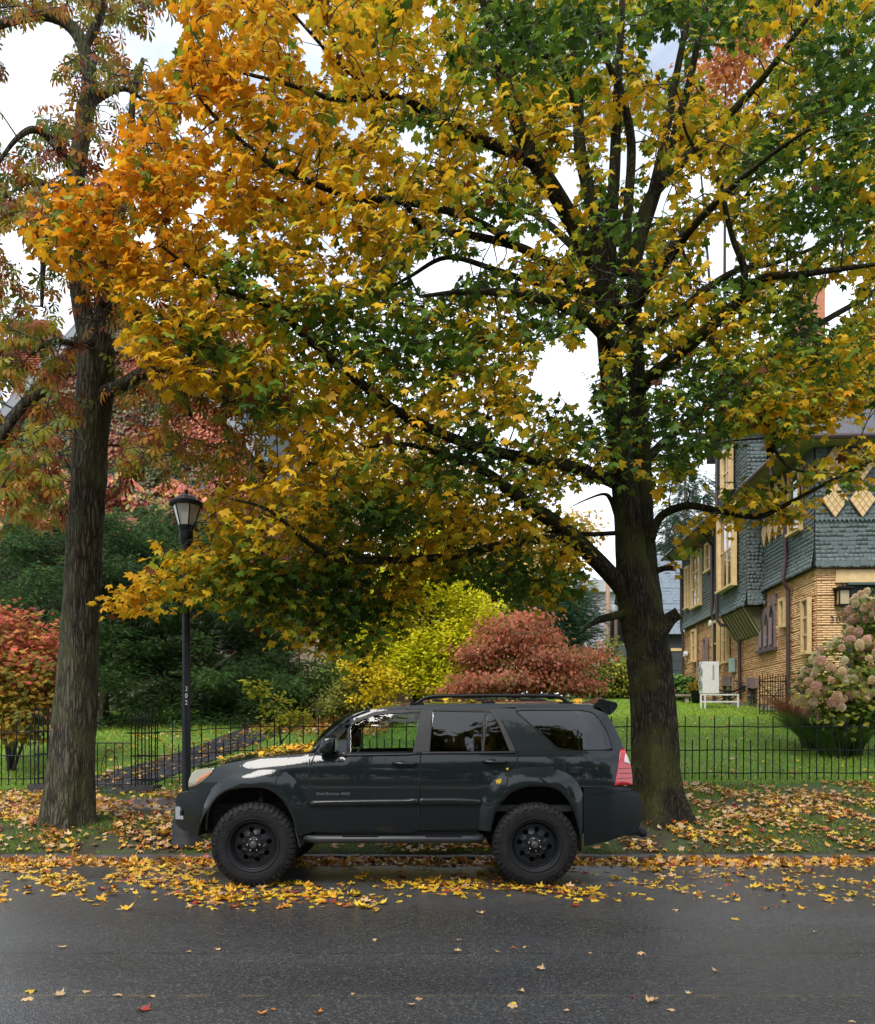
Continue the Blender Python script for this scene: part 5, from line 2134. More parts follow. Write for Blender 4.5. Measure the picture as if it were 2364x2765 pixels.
CP, cpx, cpy = crown_points(2100, rg, HCROWN, HGAPS, chest_depth, (-60, 560), (-60, 1060))
tw = attach_twigs(wp, wr, CP, rg, 2.2)
put('twigs', tubes_mesh('twigs', tw), TWIG, CHEST, 'stuff')
# drooping secondary twigs
outw = unit((CP - np.array([hb_.x, HD, 7.0])) * np.array([1, 1, .3]))
idx, pos, tip, nrm = leaf_sprays(CP, outw, (3, 6), rg, .28, (.5, 1.8), .4)
apx, apy = project(pos)
apx, apy = apx / 1.33409, apy / 1.33409
keep = ~((np.abs(apx - 175) < 52) & (apy > 850) & (pos[:, 1] < HD + .3))
for L_ in HL:
    P, R = limb_path(L_, 4)
    lpx, lpy = project(P)
    lpx, lpy = lpx / 1.33409, lpy / 1.33409
    rp = R / P[:, 1] * F / 1.33409 + 8
    best = np.full(len(pos), 9.0)
    dep = np.zeros(len(pos))
    for k_ in range(len(P)):
        d_ = np.hypot(apx - lpx[k_], apy - lpy[k_]) / rp[k_]
        b_ = d_ < best
        best[b_] = d_[b_]
        dep[b_] = P[k_, 1]
    keep &= ~((best < 1) & (pos[:, 1] < dep + .1) & (rg.random(len(pos)) < .7))
for gx, gy, rx, ry in HGAPS:
    keep &= (((apx - gx) / rx) ** 2 + ((apy - gy) / ry) ** 2 > rg.uniform(.5, 1.1, len(pos))) | (rg.random(len(pos)) < .05)
idx, pos, tip, nrm, apx, apy = idx[keep], pos[keep], tip[keep], nrm[keep], apx[keep], apy[keep]
n = len(pos)
pal = np.array([(.32, .09, .018), (.17, .045, .016), (.42, .18, .02), (.22, .22, .025), (.10, .15, .022), (.32, .29, .025), (.38, .20, .02), (.15, .18, .022)])
w_ = rg.random(len(CP))
ci = np.where(rg.random(n) < .55, (w_[idx] * len(pal)).astype(int), rg.integers(0, len(pal), n))
C = pal[ci] * rg.uniform(.7, 1.25, (n, 1))
S = rg.uniform(.11, .18, n)
R_ = frames(tip, nrm)
bv, bt = chestnut_shape()
inf = (apx > 10) & (apx < 560) & (apy > 10) & (apy < 1060)
score = np.where(inf, S / pos[:, 1], 0)
big = np.argsort(-score)[:300]
rest = np.ones(n, bool)
rest[big] = False
put('crown', instance('crown', bv, bt, R_[rest], pos[rest], S[rest], C[rest]), LEAF, CHEST, 'stuff')
leaf_parts(CHEST, [chestnut_shape()], pos[big], R_[big], S[big], C[big], LEAF, 14)
print('chestnut leaves', n)
# ------------------------------------------------------------------ houses
def island_mat(name, cols, rough=.7, bump=.3, bscale=40, spec=.4):
    """each separate piece takes its own shade from the palette"""
    m, t, b = nodes_of(name)
    n = t.nodes.new
    l = t.links.new
    g = n('ShaderNodeNewGeometry')
    r = n('ShaderNodeValToRGB')
    r.color_ramp.elements.remove(r.color_ramp.elements[1])
    r.color_ramp.elements[0].color = (*cols[0], 1)
    for i, c in enumerate(cols[1:], 1):
        e = r.color_ramp.elements.new(i / (len(cols) - 1))
        e.color = (*c, 1)
    l(g.outputs['Random Per Island'], r.inputs['Fac'])
    tcn = n('ShaderNodeTexCoord')
    nz_ = n('ShaderNodeTexNoise')
    nz_.inputs['Scale'].default_value = bscale
    nz_.inputs['Detail'].default_value = 4
    l(g.outputs['Position'], nz_.inputs['Vector'])
    mx_ = n('ShaderNodeMixRGB')
    mx_.blend_type = 'OVERLAY'
    mx_.inputs['Fac'].default_value = .4
    l(r.outputs['Color'], mx_.inputs['Color1'])
    l(nz_.outputs['Fac'], mx_.inputs['Color2'])
    l(mx_.outputs['Color'], b.inputs['Base Color'])
    b.inputs['Roughness'].default_value = rough
    b.inputs['Specular IOR Level'].default_value = spec
    bp = n('ShaderNodeBump')
    bp.inputs['Strength'].default_value = bump
    bp.inputs['Distance'].default_value = .01
    l(nz_.outputs['Fac'], bp.inputs['Height'])
    l(bp.outputs['Normal'], b.inputs['Normal'])
    return m


CUBE_V = np.array([(x, y, z) for x in (-.5, .5) for y in (-.5, .5) for z in (-.5, .5)])
CUBE_T = np.array([(0, 1, 3), (0, 3, 2), (4, 6, 7), (4, 7, 5), (0, 4, 5), (0, 5, 1), (2, 3, 7), (2, 7, 6), (0, 2, 6), (0, 6, 4), (1, 5, 7), (1, 7, 3)])
# shingle: wedge, thick at its lower edge (y is outward -> negative is proud)
WEDGE_V = np.array([(x, y, z) for x in (-.5, .5) for y in (-.5, .5) for z in (-.5, .5)], float)
for v in WEDGE_V:
    if v[1] < 0:
        v[1] = -.5 if v[2] < 0 else .25
_mesh_cache = {}


def pieces(parent, name, M, P, m, score=None, maxp=300, shape='cube'):
    """many small solid pieces: the largest as parts sharing one mesh, the rest joined as stuff"""
    M, P = np.asarray(M, float), np.asarray(P, float)
    n = len(P)
    bv, bt = (CUBE_V, CUBE_T) if shape == 'cube' else (WEDGE_V, CUBE_T)
    if n > maxp:
        if score is None:
            score = np.linalg.norm(M, axis=(1, 2)) / P[:, 1]
        order = np.argsort(-score)
        big, rest = order[:maxp], order[maxp:]
    else:
        big, rest = np.arange(n), np.array([], int)
    key = (shape, m.name)
    if key not in _mesh_cache:
        me = tri_mesh(name, bv, bt)
        me.materials.append(m)
        _mesh_cache[key] = me
    me = _mesh_cache[key]
    inv = Matrix.Translation(-Vector(parent['wl'])) if 'wl' in parent else (parent.matrix_parent_inverse.copy() if parent.parent else Matrix())
    for i in big:
        o = bpy.data.objects.new(name, me)
        COL.objects.link(o)
        X = Matrix([list(M[i][r]) for r in range(3)]).to_4x4()
        X.translation = Vector(P[i])
        o.parent = parent
        if 'wl' in parent:
            o.matrix_parent_inverse = inv
        o.matrix_basis = X
    if len(rest):
        V = np.einsum('nij,vj->nvi', M[rest], bv) + P[rest][:, None, :]
        T = bt[None] + (np.arange(len(rest)) * len(bv))[:, None, None]
        put(name + '_courses', tri_mesh(name, V.reshape(-1, 3), T.reshape(-1, 3)), m, parent, 'stuff')


HA = math.radians(2.7)
HO = Vector((10.47, 23.0, 0))
HU = Vector((math.sin(HA), math.cos(HA), 0))      # along the side wall, away from the street
HV = Vector((math.cos(HA), -math.sin(HA), 0))     # along the front, to the right
ZB, ZS, ZE = 1.75, 6.05, 9.35                      # ground, foot of the shingles, eave


def hp(t, s, z):
    return HO + HV * t + HU * s + Vector((0, 0, z))


def hbox(mb, t0, t1, s0, s1, z0, z1):
    V = [hp(t, s, z) for t in (t0, t1) for s in (s0, s1) for z in (z0, z1)]
    mb.add(V, [(0, 1, 3, 2), (4, 6, 7, 5), (0, 4, 5, 1), (2, 3, 7, 6), (0, 2, 6, 4), (1, 5, 7, 3)])
    return mb


BRICK = island_mat('tan_brick', [(.54, .28, .115), (.66, .38, .165), (.58, .32, .135), (.72, .46, .23), (.48, .23, .09), (.64, .39, .18)], .75, .3, 60)
MORTAR = mat('mortar', (.36, .21, .11), .9, var=.2)
SHING = island_mat('green_grey_shingle', [(.098, .124, .122), (.120, .148, .145), (.107, .134, .132), (.137, .163, .159)], .7, .3, 30)
ROOFS = island_mat('roof_slate', [(.075, .078, .088), (.10, .10, .115), (.085, .088, .10), (.12, .12, .13)], .6, .3, 30)
CREAM = mat('cream_trim', (.62, .43, .20), .55, var=.12, vscale=6)
STONE = mat('purple_stone', (.20, .135, .13), .75, var=.2, vscale=7, bump=.3)
GUTTER = mat('brown_metal', (.055, .032, .032), .45, var=.2)
SOFFIT = mat('olive_soffit', (.22, .20, .09), .7)
WGLASS = mat('window_glass', (.02, .024, .026), .06, spec=.8, coat=1.0)
FOUND = mat('foundation_stone', (.26, .22, .17), .85, var=.3, vscale=5, bump=.5)
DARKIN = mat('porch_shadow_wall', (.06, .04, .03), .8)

HOUSE = thing('shingled_house', hp(0, 0, ZB), 'tan brick house with grey-green shingled upper storey at the right', 'house')
# core walls
mb = MB()
hbox(mb, 0.0, 9, -.018, 14.6, ZB - .6, ZS)
CORE = mb.build('brick_wall', MORTAR, HOUSE)


def part_under(o):
    """sub-parts are written in world metres too"""
    return o


# bricks on the side wall and on the corner pier of the front
M, P = [], []
bh, bl = .064, .27
rows = int((ZS - ZB - .2) / bh)
Fz = lambda s: float(np.interp(s, [0, 4.9, 9.4, 14.6], [1.9, 2.2, 2.55, 2.85]))


def basis(du, dn, a, b, c):
    return np.stack([np.array(du) * a, np.array(dn) * b, np.array((0, 0, 1)) * c], axis=1)


for r in range(rows):
    z = ZB + .25 + r * bh + .028 * (r // 6)
    band = z > ZS - .04
    s = -.02 - (bl / 2 if r % 2 else 0)
    while s < 14.6:
        ln = bl * random.uniform(.92, 1.05)
        if s + ln > 0 and z > Fz(s) + .2 and not band:
            c0 = max(s, .0)
            P.append(hp(.02 + random.uniform(-.006, .006), (c0 + s + ln) / 2, z))
            M.append(basis(HU, HV, (s + ln - c0) - .018, .07, bh - .010))
        s += ln
    s = -.0 - (bl / 2 if r % 2 else 0)
    while s < .8 and not band:
        ln = bl * random.uniform(.95, 1.05)
        c0, c1_ = max(s, .0), min(s + ln, .8)
        if c1_ - c0 > .05:
            P.append(hp((c0 + c1_) / 2, .0 + random.uniform(-.006, .004), z))
            M.append(basis(HV, -HU, (c1_ - c0) - .018, .07, bh - .010))
        s += ln
pieces(CORE, 'brick', M, P, BRICK)
# foundation
mb = MB()
for s in np.arange(0, 14.5, .9):
    hbox(mb, -.05, .02, s, s + .88, ZB - .6, Fz(s) + .22)
mb.build('foundation', FOUND, HOUSE)

# upper storey core, slightly jettied
mb = MB()
hbox(mb, -.08, 9, -.10, 14.6, ZS + .02, ZE)
UP = mb.build('shingled_wall', mat('shingle_backing', (.04, .05, .05), .8), HOUSE)
M, P = [], []
ch = .122


def shingle_run(org, du, dn, width, z0, z1, wave=0.0, wmin=.11, wmax=.21):
    z = z0
    k = 0
    while z < z1 - .02:
        u = -random.uniform(0, .1)
        fl = .07 * max(0, 1 - (z - z0) / .7) ** 2          # bell-cast foot
        while u < width:
            w = random.uniform(wmin, wmax)
            a, b = max(u, 0), min(u + w, width)
            if b - a > .02:
                dz = wave * (.5 if (int(u / .2) % 2) else -.5) + random.uniform(-.006, .006)
                h = ch * 1.12
                p = org + du * ((a + b) / 2) + dn * (.015 + fl + random.uniform(0, .004)) + Vector((0, 0, z + ch / 2 + dz))
                P.append(p)
                M.append(np.stack([np.array(du) * (b - a - .006), -np.array(dn) * .024, np.array((0, 0, 1.)) * h], axis=1))
            u += w
        z += ch
        k += 1


shingle_run(hp(-.10, -.1, 0), HU, -HV, 4.0, ZS - .03, ZE)
shingle_run(hp(-.08, -.12, 0), HV, -HU, 5.2, ZS - .03, ZE)
shingle_run(hp(-.10, 7.2, 0), HU, -HV, 7.4, ZS - .03, ZE)
pieces(UP, 'shingle', M, P, SHING, shape='wedge')
# scalloped hem at the foot of the shingles
hem = MB()
for i in range(44):
    t = -.1 + i * .12
    hem.prism([hp(t, -.21, ZS - .02), hp(t + .115, -.21, ZS - .02), hp(t + .115, -.21, ZS + .10), hp(t, -.21, ZS + .10), hp(t + .0575, -.21, ZS - .07)][0:1] and
              [hp(t, -.215, ZS + .02), hp(t + .0575, -.215, ZS - .06), hp(t + .115, -.215, ZS + .02), hp(t + .115, -.215, ZS + .12), hp(t, -.215, ZS + .12)], (0, 0, 0), tuple(HU * .03))
put('scalloped_hem', raw_mesh('scalloped_hem', hem.V, hem.F), SHING, HOUSE, 'stuff')
# second scallop row under the diamonds
hem = MB()
zz = 7.33
for i in range(44):
    t = -.1 + i * .12
    hem.prism([hp(t, -.19, zz), hp(t + .0575, -.19, zz - .07), hp(t + .115, -.19, zz), hp(t + .115, -.19, zz + .05), hp(t, -.19, zz + .05)], (0, 0, 0), tuple(HU * .03))
put('scalloped_band', raw_mesh('scalloped_band', hem.V, hem.F), SHING, HOUSE, 'stuff')


def diamond(c, du, dn, hw_, hh):
    """diamond panel of small diamond tiles with recessed joints"""
    root_mb = MB()
    poly = [c - du * hw_, c - Vector((0, 0, hh)), c + du * hw_, c + Vector((0, 0, hh))]
    root_mb.prism(poly, tuple(dn * .0), tuple(dn * .05))
    o = root_mb.build('diamond_panel', mat('diamond_joint', (.30, .20, .09), .7), HOUSE)
    k = 4
    for i in range(k):
        for j in range(k):
            a = (i + .5) / k - .5
            b = (j + .5) / k - .5
            cc = c + du * (hw_ * (a - b)) + Vector((0, 0, hh * (a + b)))
            q = .88 / k
            pl_ = [cc - du * (hw_ * q), cc - Vector((0, 0, hh * q)), cc + du * (hw_ * q), cc + Vector((0, 0, hh * q))]
            m2 = MB()
            m2.prism(pl_, tuple(dn * .045), tuple(dn * .062))
            m2.build('tile', CREAM, o)


for row, zc in ((0, 7.85), (1, 8.85)):
    for i in range(4):
        if i == 2:
            continue
        diamond(hp(.42 + .735 * i, -.17, zc), HV, -HU, .35, .49)
for zc in (7.85, 8.85):
    for s_ in (2.0, 2.55, 3.1, 3.6):
        diamond(hp(-.15, s_, zc), HU, -HV, .24, .46)


def window(s0, s1, z0, z1, face='side', off=.0, mull=1, rails=1, parent=HOUSE, trim=CREAM, tw=.10, deep=.12):
    if face == 'side':
        B = lambda a, d, z: hp(-.03 - off - d, a, z)
    else:
        B = lambda a, d, z: hp(a, -.03 - off - d, z)

    def bar(mb, a0, a1, zz0, zz1, d0, d1):
        V = [B(a, d, z) for a in (a0, a1) for d in (d0, d1) for z in (zz0, zz1)]
        mb.add(V, [(0, 1, 3, 2), (4, 6, 7, 5), (0, 4, 5, 1), (2, 3, 7, 6), (0, 2, 6, 4), (1, 5, 7, 3)])
    mb = MB()
    bar(mb, s0 - tw, s0, z0, z1 + tw, .0, deep)
    bar(mb, s1, s1 + tw, z0, z1 + tw, .0, deep)
    bar(mb, s0, s1, z1, z1 + tw, .0, deep - .004)
    w = mb.build('window', trim, parent)
    mb = MB()
    bar(mb, s0 - tw - .03, s1 + tw + .03, z0 - .08, z0 - .002, .0, deep + .05)
    mb.build('sill', trim, w)
    for i in range(mull + 1):
        a0 = s0 + (s1 - s0) * i / (mull + 1)
        a1 = s0 + (s1 - s0) * (i + 1) / (mull + 1)
        for j in range(rails + 1):
            b0_ = z0 + (z1 - z0) * j / (rails + 1)
            b1_ = z0 + (z1 - z0) * (j + 1) / (rails + 1)
            mb = MB()
            bar(mb, a0 + .03, a1 - .03, b0_ + .03, b1_ - .03, .02, .045)
            mb.build('pane', WGLASS, w)
            mb = MB()
            for (p0_, p1_, q0, q1) in ((a0 + .001, a0 + .03, b0_, b1_), (a1 - .03, a1 - .001, b0_, b1_), (a0 + .03, a1 - .03, b0_, b0_ + .03), (a0 + .03, a1 - .03, b1_ - .03, b1_)):
                bar(mb, p0_, p1_, q0, q1, .015, .075)
            mb.build('sash', trim, w)
    return w


window(.70, 1.40, 7.3, 8.95, 'side', .10, 0, 1)                # upper window near the corner
window(3.2 - .25, 3.7, 7.05, 8.9, 'front', .14, 0, 1)           # at the right edge of the picture
# brick storey windows
window(.22, .62, 3.75, 5.2, 'side', .03, 0, 2, tw=.06)
window(2.05, 2.35, 4.72, 5.45, 'side', .03, 0, 0, trim=CREAM, tw=.08)
# stone surround with three pointed lights
mb = MB()
hbox(mb, -.09, .0, 3.0, 4.5, 4.16, 5.48)
hbox(mb, -.095, .0, 2.95, 3.45, 5.481, 5.80)
SUR = mb.build('stone_surround', STONE, HOUSE)
mb = MB()
hbox(mb, -.17, .0, 2.94, 4.56, 4.05, 4.155)
mb.build('sill', mat('dark_purple_stone', (.09, .07, .08), .7, var=.2), SUR)
SHADE = mat('lilac_blind', (.26, .18, .19), .7)
for s_, zt in ((3.24, 5.50), (3.72, 5.30), (4.20, 5.20)):
    mb = MB()
    mb.prism([hp(-.098, s_ - .15, 4.22), hp(-.098, s_ + .15, 4.22), hp(-.098, s_ + .15, zt - .25), hp(-.098, s_, zt), hp(-.098, s_ - .15, zt - .25)], (0, 0, 0), tuple(-HV * .012))
    lt = mb.build('pointed_light', WGLASS, SUR)
    mb = MB()
    hbox(mb, -.122, -.112, s_ - .06, s_ + .145, 4.24, zt - .40)
    mb.build('blind', SHADE, SUR)
for s_ in (9.0, 7.8):
    window(s_, s_ + .5, 4.1, 5.7, 'side', .03, 0, 1, trim=CREAM, tw=.10)
window(10.6, 10.9, 4.2, 5.2, 'side', .03, 0, 0, trim=STONE, tw=.08)
window(12.3, 12.8, 4.5, 5.75, 'side', .03, 0, 1, trim=CREAM, tw=.08)
# upper windows of the rear part
window(9.75, 10.35, 7.9, 8.9, 'side', .10, 0, 1)
window(11.3, 12.5, 6.75, 8.9, 'side', .10, 1, 2)
window(13.2, 13.6, 6.9, 8.6, 'side', .10, 0, 1)
# basement openings
for s_ in (4.8, 5.3, 7.6, 8.2):
    mb = MB()
    hbox(mb, -.08, -.02, s_, s_ + .3, Fz(s_) + .1, Fz(s_) + .75)
    mb.build('basement_window', WGLASS, HOUSE)
    mb = MB()
    hbox(mb, -.10, -.02, s_ - .08, s_ + .38, Fz(s_) + .75, Fz(s_) + 1.1)
    mb.build('stone_lintel', STONE, HOUSE)

# projecting oriel with its own gable, wavy shingles
o0, o1, op, oz0, oz1 = 3.95, 7.15, .62, 5.62, 11.6
mb = MB()
hbox(mb, -op, .0, o0, o1, oz0, oz1)
mb.prism([hp(-op, o0 - .0, oz1 + .001), hp(-op, o1, oz1 + .001), hp(-op, (o0 + o1) / 2, oz1 + 2.0)], (0, 0, 0), tuple(HV * 5))
OR = mb.build('oriel', MATS['shingle_backing'], HOUSE)
M, P = [], []
shingle_run(hp(-op, o0, 0), HU, -HV, o1 - o0, oz0 - .02, oz1, .03)
shingle_run(hp(-op, o0, 0), HV, -HU, op, oz0 - .02, oz1)
pieces(OR, 'shingle', M, P, SHING, shape='wedge')
window(4.85, 6.35, 6.45, 9.0, 'side', op + .07, 1, 1, tw=.16, deep=.16)
window(5.2, 6.0, 9.75, 11.1, 'side', op + .07, 1, 1, tw=.14, deep=.14)
# slatted cove bracket under the oriel
mb = MB()
mb.prism([hp(-op + .02, 0, oz0 - .03), hp(0, 0, oz0 - .03), hp(0, 0, oz0 - .95), hp(-.12, 0, oz0 - .85)], tuple(HU * (o0 + .25)), tuple(HU * (o1 - .25)))
br = mb.build('cove_bracket', mat('bracket_olive', (.13, .115, .06), .7), HOUSE)
for i in range(9):
    s_ = o0 + .35 + i * (o1 - o0 - .7) / 8
    mb = MB()
    mb.tube([hp(-op - .0, s_, oz0 - .05), hp(-.33, s_, oz0 - .55), hp(-.12, s_, oz0 - .9)], .03, 5)
    mb.build('slat', mat('olive_trim', (.30, .25, .12), .6), br)

# eaves, gutter, roof
ov = .80
mb = MB()
hbox(mb, -ov, 9.2, -ov, o0 - .02, ZE - .02, ZE + .06)
mb.build('eave', SOFFIT, HOUSE)
mb = MB()
hbox(mb, -ov, .2, o1 + .05, 15.3, ZE - .02, ZE + .06)
mb.build('eave', SOFFIT, HOUSE)
for a, b in ((hp(-ov - .06, -ov, ZE + .02), hp(-ov - .06, o0 + 0, ZE + .02)), (hp(-ov - .06, o1 + .05, ZE + .02), hp(-ov - .06, 15.3, ZE + .02)), (hp(-ov - .1, -ov - .06, ZE + .02), hp(9.2, -ov - .06, ZE + .02))):
    mb = MB()
    mb.tube([a, b], .075, 8)
    mb.build('gutter', GUTTER, HOUSE)
mb = MB()
mb.add([hp(-ov, -ov, ZE + .07), hp(9.2, -ov, ZE + .07), hp(9.2, 4.4, ZE + 5.2), hp(4.4, 4.4, ZE + 5.2), hp(4.4, 12, ZE + 5.2), hp(-ov, 15.3, ZE + .07), hp(9.2, 15.3, ZE + .07), hp(9.2, 12, ZE + 5.2)],
       [(0, 1, 2, 3), (0, 3, 4, 5), (5, 4, 7, 6)])
RF = mb.build('roof', mat('roof_backing', (.06, .06, .066), .7), HOUSE)
M, P = [], []
sl = Vector((HU.x, HU.y, 1.0)) * .7071
slope_n = Vector((-HU.x, -HU.y, 1.0)) * .7071
k = 0
d = 0.0
while d < 5.0:
    t = -ov + d * .99 - random.uniform(0, .2)
    while t < 6.6:
        w = random.uniform(.22, .34)
        P.append(hp(t + w / 2, -ov + d, ZE + .085 + d * .985) + slope_n * .02)
        M.append(np.stack([np.array(HV) * (w - .012), np.array(slope_n) * .03, np.array(sl) * .26], axis=1))
        t += w
    d += .145
sl2 = Vector((HV.x, HV.y, 1.0)) * .7071
sn2 = Vector((-HV.x, -HV.y, 1.0)) * .7071
d = 0.0
while d < 4.0:
    q = -ov + d - random.uniform(0, .2)
    while q < 4.0:
        w = random.uniform(.22, .34)
        P.append(hp(-ov + d, q + w / 2, ZE + .085 + d * .985) + sn2 * .02)
        M.append(np.stack([np.array(HU) * (w - .012), np.array(sn2) * .03, np.array(sl2) * .26], axis=1))
        q += w
    d += .145
pieces(RF, 'slate', M, P, ROOFS)
# oriel gable roof and dormer
for sg in (-1, 1):
    mb = MB()
    mid = (o0 + o1) / 2
    e = (o0 - .3) if sg < 0 else (o1 + .3)
    A_, B_ = hp(-op - .35, e, oz1 - .32), hp(-op - .35, mid, oz1 + 2.15)
    mb.prism([A_, B_, B_ + Vector((0, 0, .12)), A_ + Vector((0, 0, .12))], (0, 0, 0), tuple(HV * 5))
    mb.build('gable_roof', MATS['roof_backing'], HOUSE)
mb = MB()
hbox(mb, 1.6, 3.4, 1.0, 4.2, ZE + 1.7, ZE + 2.9)
dm = mb.build('dormer', MATS['shingle_backing'], HOUSE)
mb = MB()
hbox(mb, 1.8, 3.2, .95, 1.0, ZE + 1.9, ZE + 2.75)
mb.build('dormer_window', WGLASS, dm)
mb = MB()
mb.prism([hp(1.35, .7, ZE + 2.85), hp(3.65, .7, ZE + 2.85), hp(2.5, .7, ZE + 4.3)], (0, 0, 0), tuple(HU * 4))
mb.build('dormer_roof', MATS['roof_backing'], dm)
mb = MB()
hbox(mb, 1.1, 2.0, 4.3, 5.2, ZE + 3, 16.2)
mb.build('chimney', mat('chimney_brick', (.42, .17, .09), .8, var=.25, vscale=14, bump=.3), HOUSE)

# porch front with beam and lantern
mb = MB()
hbox(mb, .49, 9, -.10, .1, 5.60, ZS - .10)
mb.build('porch_beam', CREAM, HOUSE)
mb = MB()
hbox(mb, .80, 9, -.16, -.05, 5.53, 5.597)
mb.build('beam_moulding', mat('green_trim', (.04, .075, .06), .5), HOUSE)
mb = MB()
hbox(mb, .80, 9, -.05, -.02, ZB, 5.525)  # flat near-black sheet over the wall, painting in the shade of the porch opening
mb.build('porch_shade_sheet', UNDER, HOUSE)
mb = MB()
hbox(mb, .46, .80, -.36, -.05, 4.95, 4.98)
hbox(mb, .46, .80, -.36, -.05, 5.36, 5.40)
for a in (.47, .76):
    for b in (-.35, -.08):
        hbox(mb, a, a + .03, b, b + .03, 4.95, 5.38)
mb.prism([hp(.42, -.42, 5.40), hp(.84, -.42, 5.40), hp(.84, -.04, 5.40), hp(.42, -.04, 5.40)], (0, 0, 0), (0, 0, .05))
mb.tube([hp(.63, -.2, 5.44), hp(.63, -.2, 5.55), hp(.63, -.04, 5.62)], .02, 6)
lan = mb.build('lantern', IRON, HOUSE)
mb = MB()
hbox(mb, .51, .75, -.32, -.10, 4.985, 5.355)
mb.build('lantern_pane', mat('lantern_amber', (.42, .33, .18), .3), lan)
for i, chh in enumerate('308'):
    tv, tf, _ = text_mesh(chh, .27, .008)
    m2 = MB()
    m2.add([hp(.34 + .17 * i + v[0], -.045 - v[2], 4.50 + v[1]) for v in tv], tf)
    put('numeral', raw_mesh('numeral', m2.V, m2.F), mat('numeral_dark', (.05, .025, .02), .5), HOUSE)

# downspouts
for P_ in ([hp(-ov - .02, 1.2, ZE - .02), hp(-ov, 1.2, ZE - .35), hp(-.22, 1.75, ZE - .75), hp(-.20, 1.75, ZS + .6), hp(-.28, 1.75, ZS - .05), hp(-.12, 1.75, ZS - .35), hp(-.12, 1.75, Fz(1.7))],
           [hp(-op - .12, 6.95, oz1), hp(-op - .12, 6.95, oz0 - .1), hp(-.6, 6.9, oz0 - .3), hp(-.14, 6.3, oz0 - .5), hp(-.12, 6.3, Fz(6.3) + .3)],
           [hp(-ov, 9.1, ZE), hp(-.2, 9.5, ZE - .6), hp(-.2, 9.5, ZS + .1), hp(-.12, 9.5, ZS - .3), hp(-.12, 9.5, Fz(9.5))],
           [hp(-ov, 14.4, ZE), hp(-.2, 14.4, ZE - .6), hp(-.2, 14.4, ZS + .1), hp(-.12, 14.4, ZS - .3), hp(-.12, 14.4, Fz(14.4))]):
    mb = MB()
    mb.tube([tuple(p) for p in P_], .062, 8)
    mb.build('downspout', GUTTER, HOUSE)
# vent hoods and the meter box
for (s_, z_) in ((9.9, 5.75), (13.9, 4.9)):
    mb = MB()
    mb.lathe([(.13, 0), (.14, .10), (.12, .16)], (0, 0, 0), 12, 'x')
    mb.V = [tuple(hp(-.05 - v[0], s_ + v[1], z_ + v[2])) for v in mb.V]
    mb.build('vent_hood', mat('white_metal', (.6, .6, .57), .5), HOUSE)
mb = MB()
hbox(mb, -.20, -.05, 7.05, 7.35, 3.65, 4.15)
mb.build('meter_box', mat('meter_teal', (.33, .47, .44), .5), HOUSE)
mb = MB()
mb.tube([hp(-.1, 7.2, 3.65), hp(-.1, 7.2, 2.7)], .03, 6)
mb.build('conduit', mat('conduit_tan', (.30, .24, .17), .5), HOUSE)
mb = MB()
mb.tube([hp(-.1, 12.1, 6.4), hp(-.1, 12.1, 2.8)], .025, 6)
mb.build('conduit', MATS['conduit_tan'], HOUSE)


# ---- garage behind ---------------------------------------------------------------
gD = 47.0
gx0, gx1 = (1730 - CX) * gD / F, (1905 - CX) * gD / F
zb = gz(12, gD) - .4
ez = CAMH + (HY - 1712) * gD / F
GAR = thing('garage', ((gx0 + gx1) / 2, gD, zb), 'dark garage with blue slate roof behind the brick house', 'garage')
mb = MB()
mb.box2((gx0, gD, zb), (gx1, gD + 7, ez))
mb.build('wall', mat('dark_siding', (.035, .042, .045), .6), GAR)
dz0 = zb + .3
for i in range(5):
    mb = MB()
    mb.box2((gx0 + .5, gD - .06, dz0 + i * .52), (gx1 - .4, gD - .01, dz0 + i * .52 + .50))
    mb.build('door_panel', mat('garage_door', (.045, .055, .058), .5), GAR)
mb = MB()
mb.box2((gx0 + .3, gD - .10, dz0 + 2.64), (gx1 - .2, gD - .02, dz0 + 2.80))
mb.build('door_lintel', CREAM, GAR)
rh = CAMH + (HY - 1500) * (gD + 3.6) / F
mb = MB()
mb.add([(gx0 - .3, gD - .4, ez), (gx1 + .3, gD - .4, ez), (gx1 + .3, gD + 3.6, rh), (gx0 - .3, gD + 3.6, rh), (gx1 + .3, gD + 7.4, ez), (gx0 - .3, gD + 7.4, ez)], [(0, 1, 2, 3), (3, 2, 4, 5)])
gr = mb.build('roof', MATS['roof_backing'], GAR)
BLUES = island_mat('blue_slate', [(.13, .17, .20), (.17, .21, .245), (.15, .19, .22), (.20, .24, .27)], .55, .3, 20)
M, P = [], []
sl_ = Vector((0, 4.0, rh - ez)).normalized()
sn_ = Vector((0, -(rh - ez), 4.0)).normalized()
Ln = math.hypot(4.0, rh - ez)
d = .1
while d < Ln:
    x = gx0 - .3 - random.uniform(0, .2)
    while x < gx1 + .3:
        w = random.uniform(.3, .45)
        P.append(Vector((x + w / 2, gD - .4, ez)) + sl_ * d + sn_ * .03)
        M.append(np.stack([np.array((1., 0, 0)) * (w - .02), np.array(sn_) * .035, np.array(sl_) * .38], axis=1))
        x += w
    d += .26
pieces(gr, 'slate', M, P, BLUES)

